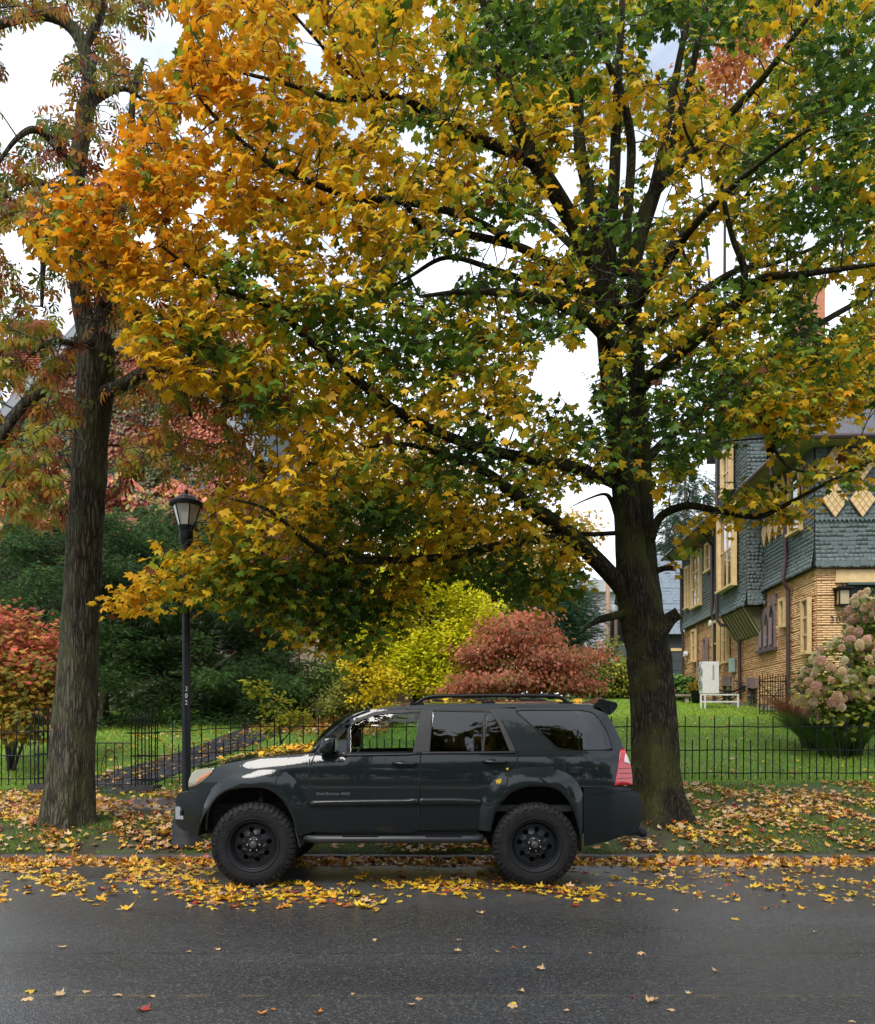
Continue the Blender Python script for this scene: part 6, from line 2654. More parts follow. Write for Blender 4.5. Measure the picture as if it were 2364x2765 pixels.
# ---- grey clapboard house far behind, utility poles ------------------------------
nD = 62.0
X = lambda px, D: (px - CX) * D / F
Z = lambda py, D: CAMH - (py - HY) * D / F
CH = thing('clapboard_house', (X(1650, nD), nD, gz(8, nD)), 'grey clapboard house far behind the red dogwood', 'house')
mb = MB()
mb.box2((X(1576, nD), nD, gz(8, nD) - 1), (X(1760, nD), nD + 9, Z(1600, nD)))
CW = mb.build('wall', mat('clapboard_back', (.30, .29, .31), .7), CH)
M, P = [], []
z = gz(8, nD)
while z < Z(1602, nD):
    P.append(((X(1576, nD) + X(1760, nD)) / 2, nD - .02, z + .11))
    M.append(np.diag([X(1760, nD) - X(1576, nD), .06, .225]))
    z += .24
pieces(CW, 'clapboard', M, P, mat('clapboard', (.42, .40, .42), .65, var=.1), shape='wedge')
mb = MB()
mb.prism([(X(1566, nD), nD - .5, Z(1600, nD)), (X(1770, nD), nD - .5, Z(1600, nD)), (X(1770, nD), nD - .5, Z(1560, nD)), (X(1566, nD), nD - .5, Z(1570, nD))], (0, 0, 0), (0, 9.5, 0))
mb.build('roof_edge', mat('white_fascia', (.62, .62, .64), .6), CH)
mb = MB()
mb.box2((X(1576, nD), nD - .12, gz(8, nD)), (X(1584, nD), nD - .01, Z(1600, nD)))
mb.build('corner_board', MATS['white_fascia'], CH)
for (a, b, c, d) in ((1640, 1672, 1660, 1712), (1618, 1640, 1760, 1800)):
    mb = MB()
    mb.box2((X(a, nD) - .12, nD - .14, Z(d, nD) - .12), (X(b, nD) + .12, nD - .02, Z(c, nD) + .12))
    wf = mb.build('window', MATS['white_fascia'], CH)
    mb = MB()
    mb.box2((X(a, nD), nD - .17, Z(d, nD)), (X(b, nD), nD - .143, Z(c, nD)))
    mb.build('pane', WGLASS, wf)
WOOD = mat('pole_wood', (.30, .20, .13), .85, var=.3, vscale=3, stretch=(1, 1, .1))
for px, D, w_, lab in ((1642, 52., .16, 'weathered utility pole in front of the grey clapboard house'), (1664, 50., .12, 'thinner brown pole just right of the utility pole')):
    pt = thing('utility_pole', (X(px, D), D, gz(8, D)), lab, 'pole')
    mb = MB()
    mb.tube([(X(px, D), D, gz(8, D) - .2), (X(px, D), D, Z(1560 if w_ > .13 else 1650, D))], [w_, w_ * .85], 10)
    mb.build('shaft', WOOD if w_ > .13 else mat('pole_brown', (.10, .06, .04), .8), pt, True)
    if w_ > .13:
        mb = MB()
        mb.lathe([(.02, 0), (.22, .05), (.24, .7), (.1, .85)], (X(px, D) + .4, D, Z(1670, D)), 14)
        mb.build('transformer', mat('transformer_grey', (.30, .31, .32), .5), pt, True)

# ---- ivy-covered brick house at the left ------------------------------------------
iD = 27.0
IV = thing('ivy_house', (X(330, iD), iD, gz(-9, iD)), 'red brick gabled house covered in red and green ivy at the left', 'house')
RBRICK = mat('red_brick', (.22, .05, .035), .8, var=.3, vscale=9, bump=.4, bscale=20)
apex, el, er, eb = (330, 795), (-40, 1215), (672, 1205), 1990
mb = MB()
poly = [(X(el[0], iD), iD, Z(eb, iD)), (X(er[0], iD), iD, Z(eb, iD)), (X(er[0], iD), iD, Z(er[1], iD)), (X(apex[0], iD), iD, Z(apex[1], iD)), (X(el[0], iD), iD, Z(el[1], iD))]
mb.prism(poly, (0, 0, 0), (0, 9, 0))
mb.build('gable_wall', RBRICK, IV)
for (a, b) in ((apex, (er[0] + 25, er[1] + 30)), (apex, (el[0] - 25, el[1] + 30))):
    A_ = Vector((X(a[0], iD), iD - .45, Z(a[1], iD) + .2))
    B_ = Vector((X(b[0], iD), iD - .45, Z(b[1], iD) + .2))
    mb = MB()
    mb.prism([A_, B_, B_ + Vector((0, 0, .16)), A_ + Vector((0, 0, .16))], (0, 0, 0), (0, 10, 0))
    mb.build('roof_slope', mat('grey_roof', (.13, .14, .16), .6, var=.2, vscale=6), IV)
    mb = MB()
    mb.prism([A_, B_, B_ - Vector((0, 0, .34)), A_ - Vector((0, 0, .34))], (0, -.06, 0), (0, .02, 0))
    mb.build('bargeboard', mat('barge_grey', (.22, .23, .25), .6), IV)
# chimney stack, brick by course
cx0, cx1 = X(36, iD + 1), X(128, iD + 1)
mb = MB()
mb.box2((cx0 + .03, iD + 1.03, Z(1300, iD)), (cx1 - .03, iD + 2.0, Z(872, iD + 1)))
CHI = mb.build('chimney', MORTAR, IV)
M, P = [], []
z = Z(1240, iD + 1)
r = 0
while z < Z(872, iD + 1):
    x = cx0 - (.11 if r % 2 else 0)
    while x < cx1:
        a, b = max(x, cx0), min(x + .22, cx1)
        if b - a > .03:
            P.append(((a + b) / 2, iD + 1.02, z))
            M.append(np.diag([b - a - .014, .1, .066]))
        x += .22
    z += .08
    r += 1
pieces(CHI, 'brick', M, P, island_mat('red_brick_piece', [(.27, .05, .03), (.34, .075, .045), (.24, .045, .03), (.30, .06, .04)], .8, .3, 50))
mb = MB()
mb.box2((cx0 - .1, iD + .95, Z(884, iD + 1)), (cx1 + .1, iD + 2.1, Z(866, iD + 1)))
mb.build('chimney_cap', RBRICK, IV)
# right wing with grey shingled wall and dark roof
mb = MB()
mb.box2((X(560, 31.), 31., Z(1990, 31.)), (X(725, 31.), 38., Z(1060, 31.)))
WNG = mb.build('wing_wall', mat('wing_backing', (.10, .12, .14), .7), IV)
M, P = [], []
z = Z(1500, 31.)
while z < Z(1062, 31.):
    P.append(((X(560, 31.) + X(725, 31.)) / 2, 30.98, z))
    M.append(np.diag([X(725, 31.) - X(560, 31.), .05, .19]))
    z += .2
pieces(WNG, 'clapboard', M, P, mat('grey_blue_board', (.15, .18, .21), .65, var=.15), shape='wedge')
mb = MB()
mb.prism([(X(545, 30.5), 30.4, Z(1060, 30.5)), (X(745, 30.5), 30.4, Z(1060, 30.5)), (X(700, 34.), 34.5, Z(960, 34.)), (X(560, 34.), 34.5, Z(960, 34.))], (0, 0, 0), (0, .2, .1))
mb.build('wing_roof', MATS['grey_roof'], IV)
# attic and first floor windows glimpsed through the ivy
for (a, b, c, d) in ((296, 322, 870, 915), (420, 470, 1290, 1340), (520, 560, 1300, 1350), (330, 390, 1390, 1420)):
    mb = MB()
    mb.box2((X(a, iD), iD - .10, Z(d, iD)), (X(b, iD), iD - .01, Z(c, iD)))
    wf = mb.build('window', CREAM if a < 300 else mat('dark_frame', (.05, .05, .05), .6), IV)
    mb = MB()
    mb.box2((X(a + 4, iD), iD - .12, Z(d - 4, iD)), (X(b - 4, iD), iD - .103, Z(c + 4, iD)))
    mb.build('pane', WGLASS, wf)
# entrance porch in the middle: tan panels, dark opening, posts, steps
pD = 25.0
PO = thing('entrance_porch', (X(880, pD), pD, gz(-3, pD)), 'dark entrance porch with tan panels behind the shrubs', 'porch')
zf = Z(1905, pD)
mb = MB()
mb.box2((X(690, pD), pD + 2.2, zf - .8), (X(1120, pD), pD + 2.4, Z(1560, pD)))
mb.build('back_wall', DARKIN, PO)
mb = MB()
mb.box2((X(680, pD), pD - .2, Z(1600, pD)), (X(1130, pD), pD + 2.5, Z(1560, pD)))
mb.build('roof', MATS['grey_roof'], PO)
mb = MB()
mb.box2((X(690, pD), pD, zf - 1), (X(1120, pD), pD + 2.2, zf))
mb.build('floor', mat('porch_stone', (.12, .105, .09), .8, var=.3, bump=.4), PO)
TAN = mat('tan_panel', (.36, .27, .19), .65, var=.1)
for a, b in ((778, 802), (806, 846), (850, 892)):
    mb = MB()
    mb.box2((X(a, pD), pD + .3, Z(1832, pD)), (X(b, pD), pD + .38, Z(1690, pD)))
    mb.build('panel', TAN, PO)
for a in (905, 928, 1010):
    mb = MB()
    mb.box2((X(a, pD), pD + .1, zf), (X(a + 7, pD), pD + .3, Z(1600, pD)))
    mb.build('post', mat('blue_black_post', (.02, .024, .032), .6), PO)
for i in range(4):
    mb = MB()
    mb.box2((X(905, pD), pD - .3 * (i + 1), zf - .17 * (i + 1) - .3), (X(1000, pD), pD - .3 * i, zf - .17 * (i + 1)))
    mb.build('step', MATS['porch_stone'], PO)
# ------------------------------------------------------------------ ivy, shrubs, background trees
IVYL = leaf_mat('ivy_leaf', .25, .45, .4)
CONL = leaf_mat('conifer_leaf', .15, .55, .3)


def shade(C, rng, lo=.7, hi=1.25):
    return C * rng.uniform(lo, hi, (len(C), 1))


# ivy on the gable: an outer layer of overlapping leaves
def ivy_sheet(name, n, poly_px, D, palette_fn, seed, size=(.07, .13), lump=.25, parent=IV):
    rg = np.random.default_rng(seed)
    P = np.array(poly_px, float)
    px = rg.uniform(P[:, 0].min(), P[:, 0].max(), n)
    py = rg.uniform(P[:, 1].min(), P[:, 1].max(), n)
    ok = in_poly(px, py, poly_px)
    px, py = px[ok], py[ok]
    n = len(px)
    dep = D - .06 - lump * (.5 + .5 * np.sin(px * .045 + 1.3 * np.sin(py * .03)) * np.cos(py * .05 + px * .013)) * rg.uniform(.5, 1, n)
    pos = np.stack([(px - CX) * dep / F, dep, CAMH - (py - HY) * dep / F], 1)
    tip = unit(np.stack([rg.normal(0, .5, n), -.25 - .4 * rg.random(n), -1 + 0 * px], 1))
    nrm = unit(np.stack([rg.normal(0, .4, n), -1 + 0 * px, .6 + rg.normal(0, .3, n)], 1))
    C = shade(palette_fn(px, py, rg), rg)
    bv, bt = oval_shape(.62)
    put(name, instance(name, bv, bt, frames(tip, nrm), pos, rg.uniform(*size, n), C), IVYL, parent, 'stuff')


def ivy_pal(px, py, rg):
    green, olive, red, pink, mauve = map(np.array, ((.035, .065, .018), (.14, .11, .025), (.36, .07, .025), (.46, .13, .05), (.24, .08, .05)))
    v = np.sin(px * .021 + 2 * np.sin(py * .012)) + np.sin(py * .03 + px * .01) + rg.normal(0, .6, len(px))
    right = np.clip((px - 330) / 250, 0, 1) + np.clip((1240 - py) / 500, -.2, .5)
    s_ = v * .5 + right * 1.3 - .35
    C = np.where((s_ < -.1)[:, None], green, olive)
    C = np.where((s_ > .35)[:, None], mauve, C)
    C = np.where((s_ > .8)[:, None], red, C)
    C = np.where((s_ > 1.25)[:, None], pink, C)
    sp = rg.random(len(px)) < .08
    C[sp] = (.40, .22, .05)
    return C


ivy_sheet('ivy', 15000, [(330, 800), (668, 1195), (668, 1480), (-30, 1480), (-30, 1225)], iD, ivy_pal, 31)
ivy_sheet('ivy', 5200, [(-40, 1470), (668, 1470), (668, 1985), (-40, 1985)], iD, lambda px, py, rg: np.array([(.03, .06, .018), (.045, .08, .02), (.07, .08, .02)])[rg.integers(0, 3, len(px))], 34, (.12, .2))
ivy_sheet('ivy', 1500, [(36, 960), (128, 1060), (128, 1240), (20, 1240)], iD + .9, ivy_pal, 33, lump=.1)


def creeper_pal(px, py, rg):
    C = np.array([(.50, .12, .06), (.56, .22, .06), (.34, .06, .04), (.40, .28, .05), (.12, .13, .03), (.06, .09, .02)])
    k = np.clip((2.2 + 1.6 * np.sin(px * .023 + 2 * np.sin(py * .05)) + rg.normal(0, 1.2, len(px))), 0, 5).astype(int)
    return C[k]


ivy_sheet('red_creeper', 6500, [(-30, 1230), (60, 1290), (150, 1250), (230, 1310), (330, 1270), (400, 1325), (470, 1290), (560, 1340), (610, 1380), (560, 1430), (470, 1400), (330, 1450), (160, 1420), (-30, 1460)], iD - 1.0, creeper_pal, 32, (.10, .19), .9)
mb = MB()
mb.box2((X(-40, iD), iD - .95, Z(1420, iD)), (X(580, iD), iD + .05, Z(1375, iD)))
mb.build('verandah_roof', MATS['grey_roof'], IV)


def plant(name, label, cat, loc, blobs, n, shape, size, pal, m=LEAF, group=None, seed=0, stems=None, droop=(.1, 1.0), clump=.25, surf=.55, up=0.0, top_pal=None, stem_mat=None, ncl=None, flat=.55, boughs=False):
    """blobs: (x, y, z, rx, ry, rz[, weight]) in metres. crown is one leafy mass of small faces, stems are tubes"""
    rg = np.random.default_rng(seed)
    root = thing(name, loc, label, cat, group)
    B = np.array([b[:6] for b in blobs], float)
    wgt = np.array([(b[6] if len(b) > 6 else 1) * (b[3] * b[4] * b[5]) ** .67 for b in blobs])
    wgt /= wgt.sum()
    nc = ncl or max(30, n // 14)
    bi = rg.choice(len(B), nc, p=wgt)
    d = unit(rg.normal(0, 1, (nc, 3)))
    rad = 1 - (1 - rg.random(nc) ** (1 / 3)) * (1 - surf) * 2.2
    cen = B[bi, :3] + d * B[bi, 3:] * np.clip(rad, .05, 1.0)[:, None]
    cen[:, 2] = np.maximum(cen[:, 2], np.array([gz(a, b) for a, b in cen[:, :2]]) + .05)
    k = rg.integers(0, nc, n)
    off = rg.normal(0, 1, (n, 3)) * clump * np.array([1, 1, flat])
    pos = cen[k] + off
    ho = unit(off + d[k] * clump * .8)
    dr = rg.uniform(*droop, n)
    tip = unit(ho * np.array([1, 1, .3]) - np.stack([0 * dr, 0 * dr, dr], 1) + np.array([0, 0, up]))
    nrm = unit(np.stack([rg.normal(0, .5, n), rg.normal(0, .5, n) - .2, np.ones(n)], 1) + d[k] * .5)
    pal = np.asarray(pal, float)
    cvar = rg.uniform(.6, 1.35, nc)
    if boughs:
        cvar = rg.uniform(.55, 1.7, len(B))[bi] * rg.uniform(.85, 1.15, nc)
    kc = (rg.random(nc) * len(pal)).astype(int)
    ci = np.where(rg.random(n) < .6, kc[k], rg.integers(0, len(pal), n))
    C = pal[ci]
    if top_pal is not None:
        tp_ = np.asarray(top_pal, float)
        z0, z1 = pos[:, 2].min(), pos[:, 2].max()
        f = (pos[:, 2] - z0) / (z1 - z0) + rg.normal(0, .12, n)
        sel = f > .55
        C = np.where(sel[:, None], tp_[rg.integers(0, len(tp_), n)], C)
    C = shade(C, rg, .7, 1.2) * cvar[k][:, None]
    S = rg.uniform(size[0], size[1], n)
    bv, bt = shape
    put('crown', instance('crown', bv, bt, frames(tip, nrm), pos, S, C), m, root, 'stuff')
    for P, R in (stems or []):
        mb = MB()
        Q = catmull([tuple(p) + (r,) for p, r in zip(P, R)], 4)
        mb.tube([tuple(q[:3]) for q in Q], list(Q[:, 3]), 7)
        mb.build('stem' if len(stems) > 1 else 'trunk', stem_mat or TWIG, root, True)
    return root


def bl(px, py, D, rx, ry, rd, w=1):
    """blob from photo position and size"""
    p = at(px, py, D)
    return (p.x, p.y, p.z, rx * D / F, rd, ry * D / F, w)


def gp(px, D):
    x = (px - CX) * D / F
    return (x, D, gz(x, D))


def fan(px, D, tops, r0=.05, spread=.5):
    """several stems rising from one foot to the given photo points"""
    b = Vector(gp(px, D))
    out = []
    for (tx, ty, td) in tops:
        t = at(tx, ty, td)
        m = b.lerp(t, .45) + Vector((random.uniform(-.1, .1), random.uniform(-.1, .1), .12 * (t - b).length))
        out.append(([tuple(b + Vector((random.uniform(-.08, .08), random.uniform(-.08, .08), -.1))), tuple(m), tuple(t)], [r0, r0 * .65, r0 * .25]))
    return out


SPRAY = spray_shape()
YEW = [(.026, .060, .015), (.038, .082, .020), (.052, .105, .024), (.018, .042, .013)]
YEWT = [(.075, .15, .03), (.05, .11, .026), (.10, .18, .035)]


def yew(label, px, D, outline, nb, n, seed, tops):
    """yew built of separate drooping boughs inside its outline, with gaps between them"""
    rg_ = random.Random(seed)
    xs_ = [p[0] for p in outline]
    ys_ = [p[1] for p in outline]
    B = []
    while len(B) < nb:
        x_, y_ = rg_.uniform(min(xs_), max(xs_)), rg_.uniform(min(ys_), max(ys_))
        if not in_poly(np.array([x_]), np.array([y_]), outline)[0]:
            continue
        B.append(bl(x_, y_, D + rg_.uniform(-1.3, 1.3), rg_.uniform(26, 52), rg_.uniform(15, 28), rg_.uniform(.35, .6)))
    plant('yew_tree', label, 'tree', gp(px, D), B, n, SPRAY, (.09, .19), YEW, CONL, 'dark yews before the ivy house', seed, fan(px, D, tops, .12), clump=.15, surf=.5, ncl=nb * 14,
          up=.25, droop=(.0, .9), stem_mat=CHEST_BARK, boughs=True)


YEW = [(.030, .068, .016), (.045, .095, .020), (.065, .125, .026), (.022, .050, .014)]
yew('tall dark green yew right behind the street lamp', 480, 21.6, [(330, 1400), (430, 1370), (560, 1420), (640, 1560), (760, 1700), (790, 1890), (640, 1975), (380, 1985), (340, 1700)], 150, 30000, 41, [(470, 1480, 21.5), (580, 1680, 21.2), (400, 1560, 21.8), (640, 1760, 20.8)])
yew('rounded yew between the two left trunks, below the red creeper', 280, 21, [(190, 1420), (300, 1385), (360, 1480), (390, 1700), (390, 1980), (190, 1985), (160, 1700)], 75, 15000, 42, [(260, 1520, 21), (300, 1700, 20.6)])
yew('yew at the far left above the red bush', 70, 21.6, [(-40, 1450), (60, 1400), (170, 1440), (200, 1600), (190, 1980), (-40, 1980)], 70, 14000, 43, [(60, 1560, 21.5), (0, 1680, 21.5), (130, 1640, 21.5)])
yew('low spreading yew behind the sapling', 720, 22.2, [(640, 1620), (720, 1580), (790, 1700), (800, 1900), (650, 1930)], 40, 8500, 44, [(700, 1700, 21.8), (750, 1780, 21.4)])

OV = oval_shape(.5)
OVW = oval_shape(.75)
MPL = maple_shape(False, .3, .1)
plant('japanese_maple', 'red topped maple shrub with olive lower leaves at the left edge behind the fence', 'shrub', gp(40, 16.2),
      [bl(20, 1730, 16.2, 80, 60, .9), bl(110, 1790, 16.0, 60, 60, .7), bl(70, 1665, 16.3, 36, 36, .4), bl(140, 1720, 16.1, 30, 44, .35), bl(-10, 1660, 16.3, 50, 36, .5), bl(160, 1850, 15.9, 26, 36, .3), bl(10, 1830, 16, 130, 110, 1.1), bl(120, 1880, 15.8, 60, 70, .7), bl(60, 1940, 15.6, 100, 60, .8)],
      5200, MPL, (.045, .085), [(.34, .24, .03), (.20, .20, .03), (.42, .24, .03), (.14, .16, .025), (.48, .19, .04)], LEAF, None, 45,
      fan(30, 16, [(40, 1720, 16.2), (110, 1780, 16), (0, 1800, 16), (140, 1880, 15.9), (60, 1760, 15.8)], .035), clump=.16, top_pal=[(.58, .12, .08), (.62, .20, .09), (.50, .10, .07), (.56, .26, .06), (.40, .24, .04)])
plant('sapling', 'young sapling with yellow green leaves just behind the fence', 'tree', gp(760, 15.6),
      [bl(690, 1860, 15.6, 34, 36, .25), bl(735, 1910, 15.6, 50, 40, .3), bl(790, 1950, 15.6, 40, 36, .3), bl(720, 1960, 15.6, 40, 26, .25), bl(830, 1935, 15.6, 26, 20, .2)],
      620, OV, (.06, .10), [(.30, .36, .03), (.45, .42, .03), (.20, .28, .03), (.60, .48, .05)], LEAF, None, 46,
      [([gp(760, 15.6), tuple(at(757, 1990, 15.6)), tuple(at(745, 1920, 15.6)), tuple(at(690, 1850, 15.6))], [.022, .018, .012, .005]), ([tuple(at(760, 2005, 15.6)), tuple(at(790, 1970, 15.6)), tuple(at(832, 1930, 15.6))], [.014, .010, .004])], clump=.09, surf=.2, up=.5)
plant('shrub', 'pale green leafy shrub in front of the tan porch panels', 'shrub', gp(850, 22.5),
      [bl(830, 1850, 22.5, 60, 50, .7), bl(880, 1800, 23, 40, 50, .6), bl(800, 1880, 22, 60, 40, .6), bl(910, 1830, 23, 26, 36, .4)], 3400, OV, (.05, .10), [(.14, .23, .04), (.20, .30, .06), (.10, .17, .03)], LEAF, 'shrubs beside the porch', 47, fan(845, 22.4, [(830, 1840, 22.5), (880, 1790, 22.8)], .02), clump=.14)
plant('shrub', 'yellowish shrub left of the bright yellow tree', 'shrub', gp(930, 21.5),
      [bl(930, 1880, 21.5, 50, 42, .6), bl(970, 1898, 21.3, 40, 26, .5), bl(900, 1905, 21.2, 50, 24, .5)], 2600, OV, (.05, .09), [(.26, .28, .05), (.34, .32, .06), (.18, .22, .04)], LEAF, 'shrubs beside the porch', 48, fan(930, 21.5, [(930, 1860, 21.5), (960, 1880, 21.4)], .018), clump=.12)
plant('yellow_tree', 'bright yellow vase shaped tree above the car roof', 'tree', gp(1110, 22.5),
      [bl(1150, 1560, 22.5, 130, 110, 1.2), bl(1260, 1640, 22.5, 100, 110, 1.1), bl(1050, 1640, 22.2, 80, 90, 1.0), bl(1180, 1760, 22.2, 140, 90, 1.2), bl(1060, 1800, 21.8, 110, 60, 1.0), bl(1220, 1860, 21.6, 110, 40, .9), bl(1000, 1740, 22, 60, 70, .8), bl(1190, 1480, 22.8, 60, 50, .8)],
      23000, OVW, (.055, .095), [(.74, .74, .03), (.82, .80, .04), (.62, .68, .03), (.80, .68, .03)], LEAF, None, 49,
      fan(1130, 22.3, [(1150, 1540, 22.5), (1260, 1640, 22.5), (1050, 1640, 22.2), (1200, 1600, 22.6), (1290, 1730, 22.4), (1190, 1500, 22.6)], .10), clump=.20, surf=.45, up=.7)
plant('crooked_tree', 'dark crooked tree with yellow leaves left of the bright yellow tree', 'tree', gp(1005, 21),
      [bl(980, 1790, 21, 60, 50, .7), bl(1050, 1850, 20.8, 70, 36, .7), bl(1010, 1880, 20.6, 60, 26, .6)], 2600, OVW, (.05, .085), [(.76, .64, .03), (.66, .58, .03), (.80, .58, .03)], LEAF, None, 50,
      [([gp(1012, 21), tuple(at(1003, 1870, 21)), tuple(at(980, 1830, 21)), tuple(at(985, 1780, 21)), tuple(at(950, 1740, 21))], [.10, .085, .075, .05, .02]), ([tuple(at(1000, 1865, 21)), tuple(at(1040, 1840, 20.9)), tuple(at(1090, 1830, 20.8))], [.05, .035, .015])], clump=.16, up=.4)
plant('dogwood_tree', 'spreading red and coral dogwood behind the roof rail', 'tree', gp(1400, 21),
      [bl(1400, 1725, 21, 110, 44, 1.2), bl(1300, 1775, 20.8, 70, 36, 1.0), bl(1490, 1785, 20.8, 100, 40, 1.1), bl(1380, 1835, 20.5, 150, 34, 1.2), bl(1540, 1840, 20.5, 70, 30, .8), bl(1430, 1675, 21.2, 50, 26, .7), bl(1590, 1765, 21, 50, 18, .5), bl(1270, 1850, 20.4, 60, 34, .7), bl(1350, 1690, 21.2, 36, 20, .5)],
      13500, OV, (.06, .11), [(.50, .16, .09), (.56, .22, .12), (.42, .15, .07), (.34, .20, .06), (.62, .26, .16)], LEAF, None, 51,
      fan(1400, 21, [(1400, 1690, 21), (1300, 1760, 20.8), (1500, 1770, 20.8), (1590, 1762, 21), (1350, 1810, 20.6), (1450, 1720, 21.1)], .05), clump=.24, flat=.3, ncl=330, droop=(.5, 1.6), top_pal=[(.60, .16, .10), (.52, .19, .09), (.44, .19, .08), (.36, .20, .06)])
plant('evergreen_tree', 'dark evergreen behind the red dogwood', 'tree', gp(1490, 36),
      [bl(1460, 1700, 36, 80, 80, 2), bl(1540, 1680, 36, 60, 70, 1.8), bl(1500, 1620, 36.5, 70, 60, 1.6), bl(1420, 1640, 37, 60, 60, 1.5)], 7000, SPRAY, (.20, .36), [(.025, .065, .03), (.035, .085, .035), (.02, .05, .024)], CONL, None, 52, fan(1490, 36, [(1490, 1600, 36)], .15), clump=.35, up=.4)
plant('hedge_shrub', 'yellow green shrub on the lawn edge left of the maple trunk', 'shrub', gp(1640, 37),
      [bl(1600, 1840, 37, 60, 44, 1.2), bl(1660, 1830, 37, 50, 60, 1.2), bl(1700, 1850, 37, 40, 40, 1), bl(1650, 1770, 38, 20, 60, .6)], 5200, OV, (.09, .16), [(.36, .36, .04), (.50, .44, .05), (.22, .28, .04), (.16, .20, .035)], LEAF, None, 53, fan(1640, 37, [(1640, 1800, 37)], .04), clump=.22)

# background trees that close the view
def tree_bg(name, label, px, D, blobs, n, size, pal, seed, shape=OV, m=LEAF, trunk=.18, top=None, clump=.5, **kw):
    b0 = blobs[0]
    return plant(name, label, 'tree', gp(px, D), [bl(*b) for b in blobs], n, shape, size, pal, m, 'trees beyond the gardens', seed,
                 fan(px, D, [(b[0], b[1], b[2]) for b in blobs[:4]], trunk), clump=clump, surf=.3, top_pal=top, stem_mat=TWIG, **kw)


tree_bg('autumn_tree', 'pinkish orange tree showing behind the ivy house roof', 640, 42, [(600, 900, 42, 120, 130, 3), (700, 1050, 41, 100, 130, 3), (520, 830, 43, 100, 80, 3), (760, 1200, 41, 80, 120, 2.5), (780, 1380, 40, 80, 120, 2.5)], 9000, (.16, .30),
        [(.55, .24, .11), (.62, .32, .14), (.48, .18, .09), (.60, .40, .16)], 61)
tree_bg('autumn_tree', 'golden tree behind the bright yellow tree', 1180, 44, [(1150, 1250, 44, 130, 130, 3), (1250, 1420, 43, 110, 140, 3), (1050, 1380, 44, 120, 140, 3), (1320, 1560, 42, 80, 110, 2.5), (1330, 1700, 41, 70, 90, 2), (950, 1240, 46, 110, 110, 3)], 11000, (.16, .28),
        [(.58, .33, .06), (.64, .42, .08), (.50, .25, .05), (.44, .36, .06)], 62)
tree_bg('autumn_tree', 'rust coloured tree between porch and golden tree', 900, 38, [(880, 1480, 38, 110, 120, 2.5), (800, 1560, 38, 80, 120, 2), (950, 1600, 38, 90, 110, 2), (880, 1350, 39, 90, 90, 2)], 7500, (.14, .26),
        [(.34, .15, .06), (.42, .22, .08), (.24, .16, .05), (.40, .28, .09)], 63)
tree_bg('autumn_tree', 'pale golden tree just left of the maple trunk', 1440, 58, [(1420, 1470, 58, 90, 90, 3), (1500, 1540, 57, 60, 70, 2.5), (1380, 1560, 56, 70, 80, 2.5), (1560, 1440, 60, 50, 70, 2.5)], 5000, (.20, .32), [(.62, .42, .10), (.66, .50, .16), (.50, .36, .08)], 64)
tree_bg('autumn_tree', 'orange tree far behind at the right of the maple stems', 1960, 40, [(1960, 160, 40, 90, 130, 3), (2060, 60, 40, 110, 90, 3), (1880, 300, 40, 60, 90, 2)], 2600, (.18, .30), [(.55, .18, .07), (.62, .30, .08)], 65, trunk=.12)
tree_bg('autumn_tree', 'wide tawny tree filling the gap behind the yellow tree and dogwood', 1240, 52, [(1200, 1700, 52, 150, 130, 3), (1380, 1700, 52, 140, 110, 3), (1060, 1620, 53, 130, 140, 3), (1280, 1560, 54, 130, 90, 3), (1300, 1840, 50, 200, 60, 2.5), (1080, 1800, 50, 160, 80, 2.5), (1500, 1800, 50, 120, 70, 2.5)], 16000, (.22, .36),
        [(.46, .30, .06), (.38, .24, .06), (.30, .26, .05), (.52, .38, .08), (.20, .20, .05)], 66)
tree_bg('autumn_tree', 'olive tree dimly seen behind the porch', 850, 46, [(820, 1700, 46, 140, 160, 3), (960, 1780, 46, 120, 120, 3), (700, 1560, 47, 120, 140, 3), (880, 1880, 45, 160, 60, 2)], 9000, (.20, .34), [(.12, .13, .035), (.20, .17, .04), (.26, .16, .05)], 67)
for i, (px, D, y0, lab) in enumerate(((1850, 66, 1270, 'spruce left of the shingled house, nearer the maple trunk'), (1915, 70, 1300, 'spruce touching the eave of the shingled house'), (1800, 74, 1380, 'spruce half hidden by the maple trunk'))):
    B = []
    for k in range(9):
        yy = y0 + 45 * k
        B.append(bl(px + random.uniform(-20, 20), yy, D, 14 + 7 * k, 13, .6 + .25 * k))
    plant('spruce_tree', lab, 'tree', gp(px, D), B, 3800, SPRAY, (.35, .65), [(.035, .07, .04), (.05, .09, .045), (.03, .055, .035)], CONL, 'trees beyond the gardens', 70 + i,
          [([gp(px, D), tuple(at(px, y0 + 200, D)), tuple(at(px, y0 - 30, D))], [.25, .15, .03])], clump=.5, surf=.2, stem_mat=WOOD)

# hydrangea at the right ---------------------------------------------------------------
hyb = [bl(2300, 1840, 17, 120, 110, .9), bl(2390, 1730, 17.3, 90, 100, .9), bl(2235, 1870, 16.9, 75, 66, .7), bl(2330, 1930, 16.7, 110, 60, .8), bl(2390, 1860, 17, 100, 120, .9), bl(2366, 1650, 17.4, 60, 56, .7)]
HY_ = plant('hydrangea', 'hydrangea bush with large dusty pink flower heads at the right edge', 'shrub', gp(2310, 17), hyb, 5200, OVW, (.06, .11),
            [(.12, .20, .03), (.16, .25, .035), (.09, .15, .025), (.34, .35, .05), (.42, .38, .06)], LEAF, None, 81, fan(2320, 17, [(2300, 1800, 17), (2380, 1700, 17.3), (2240, 1860, 16.9), (2340, 1760, 16.8)], .02), clump=.14)
rg = np.random.default_rng(82)
fm = leaf_mat('petal', .42, .6, .1)
pv, pt = [], []
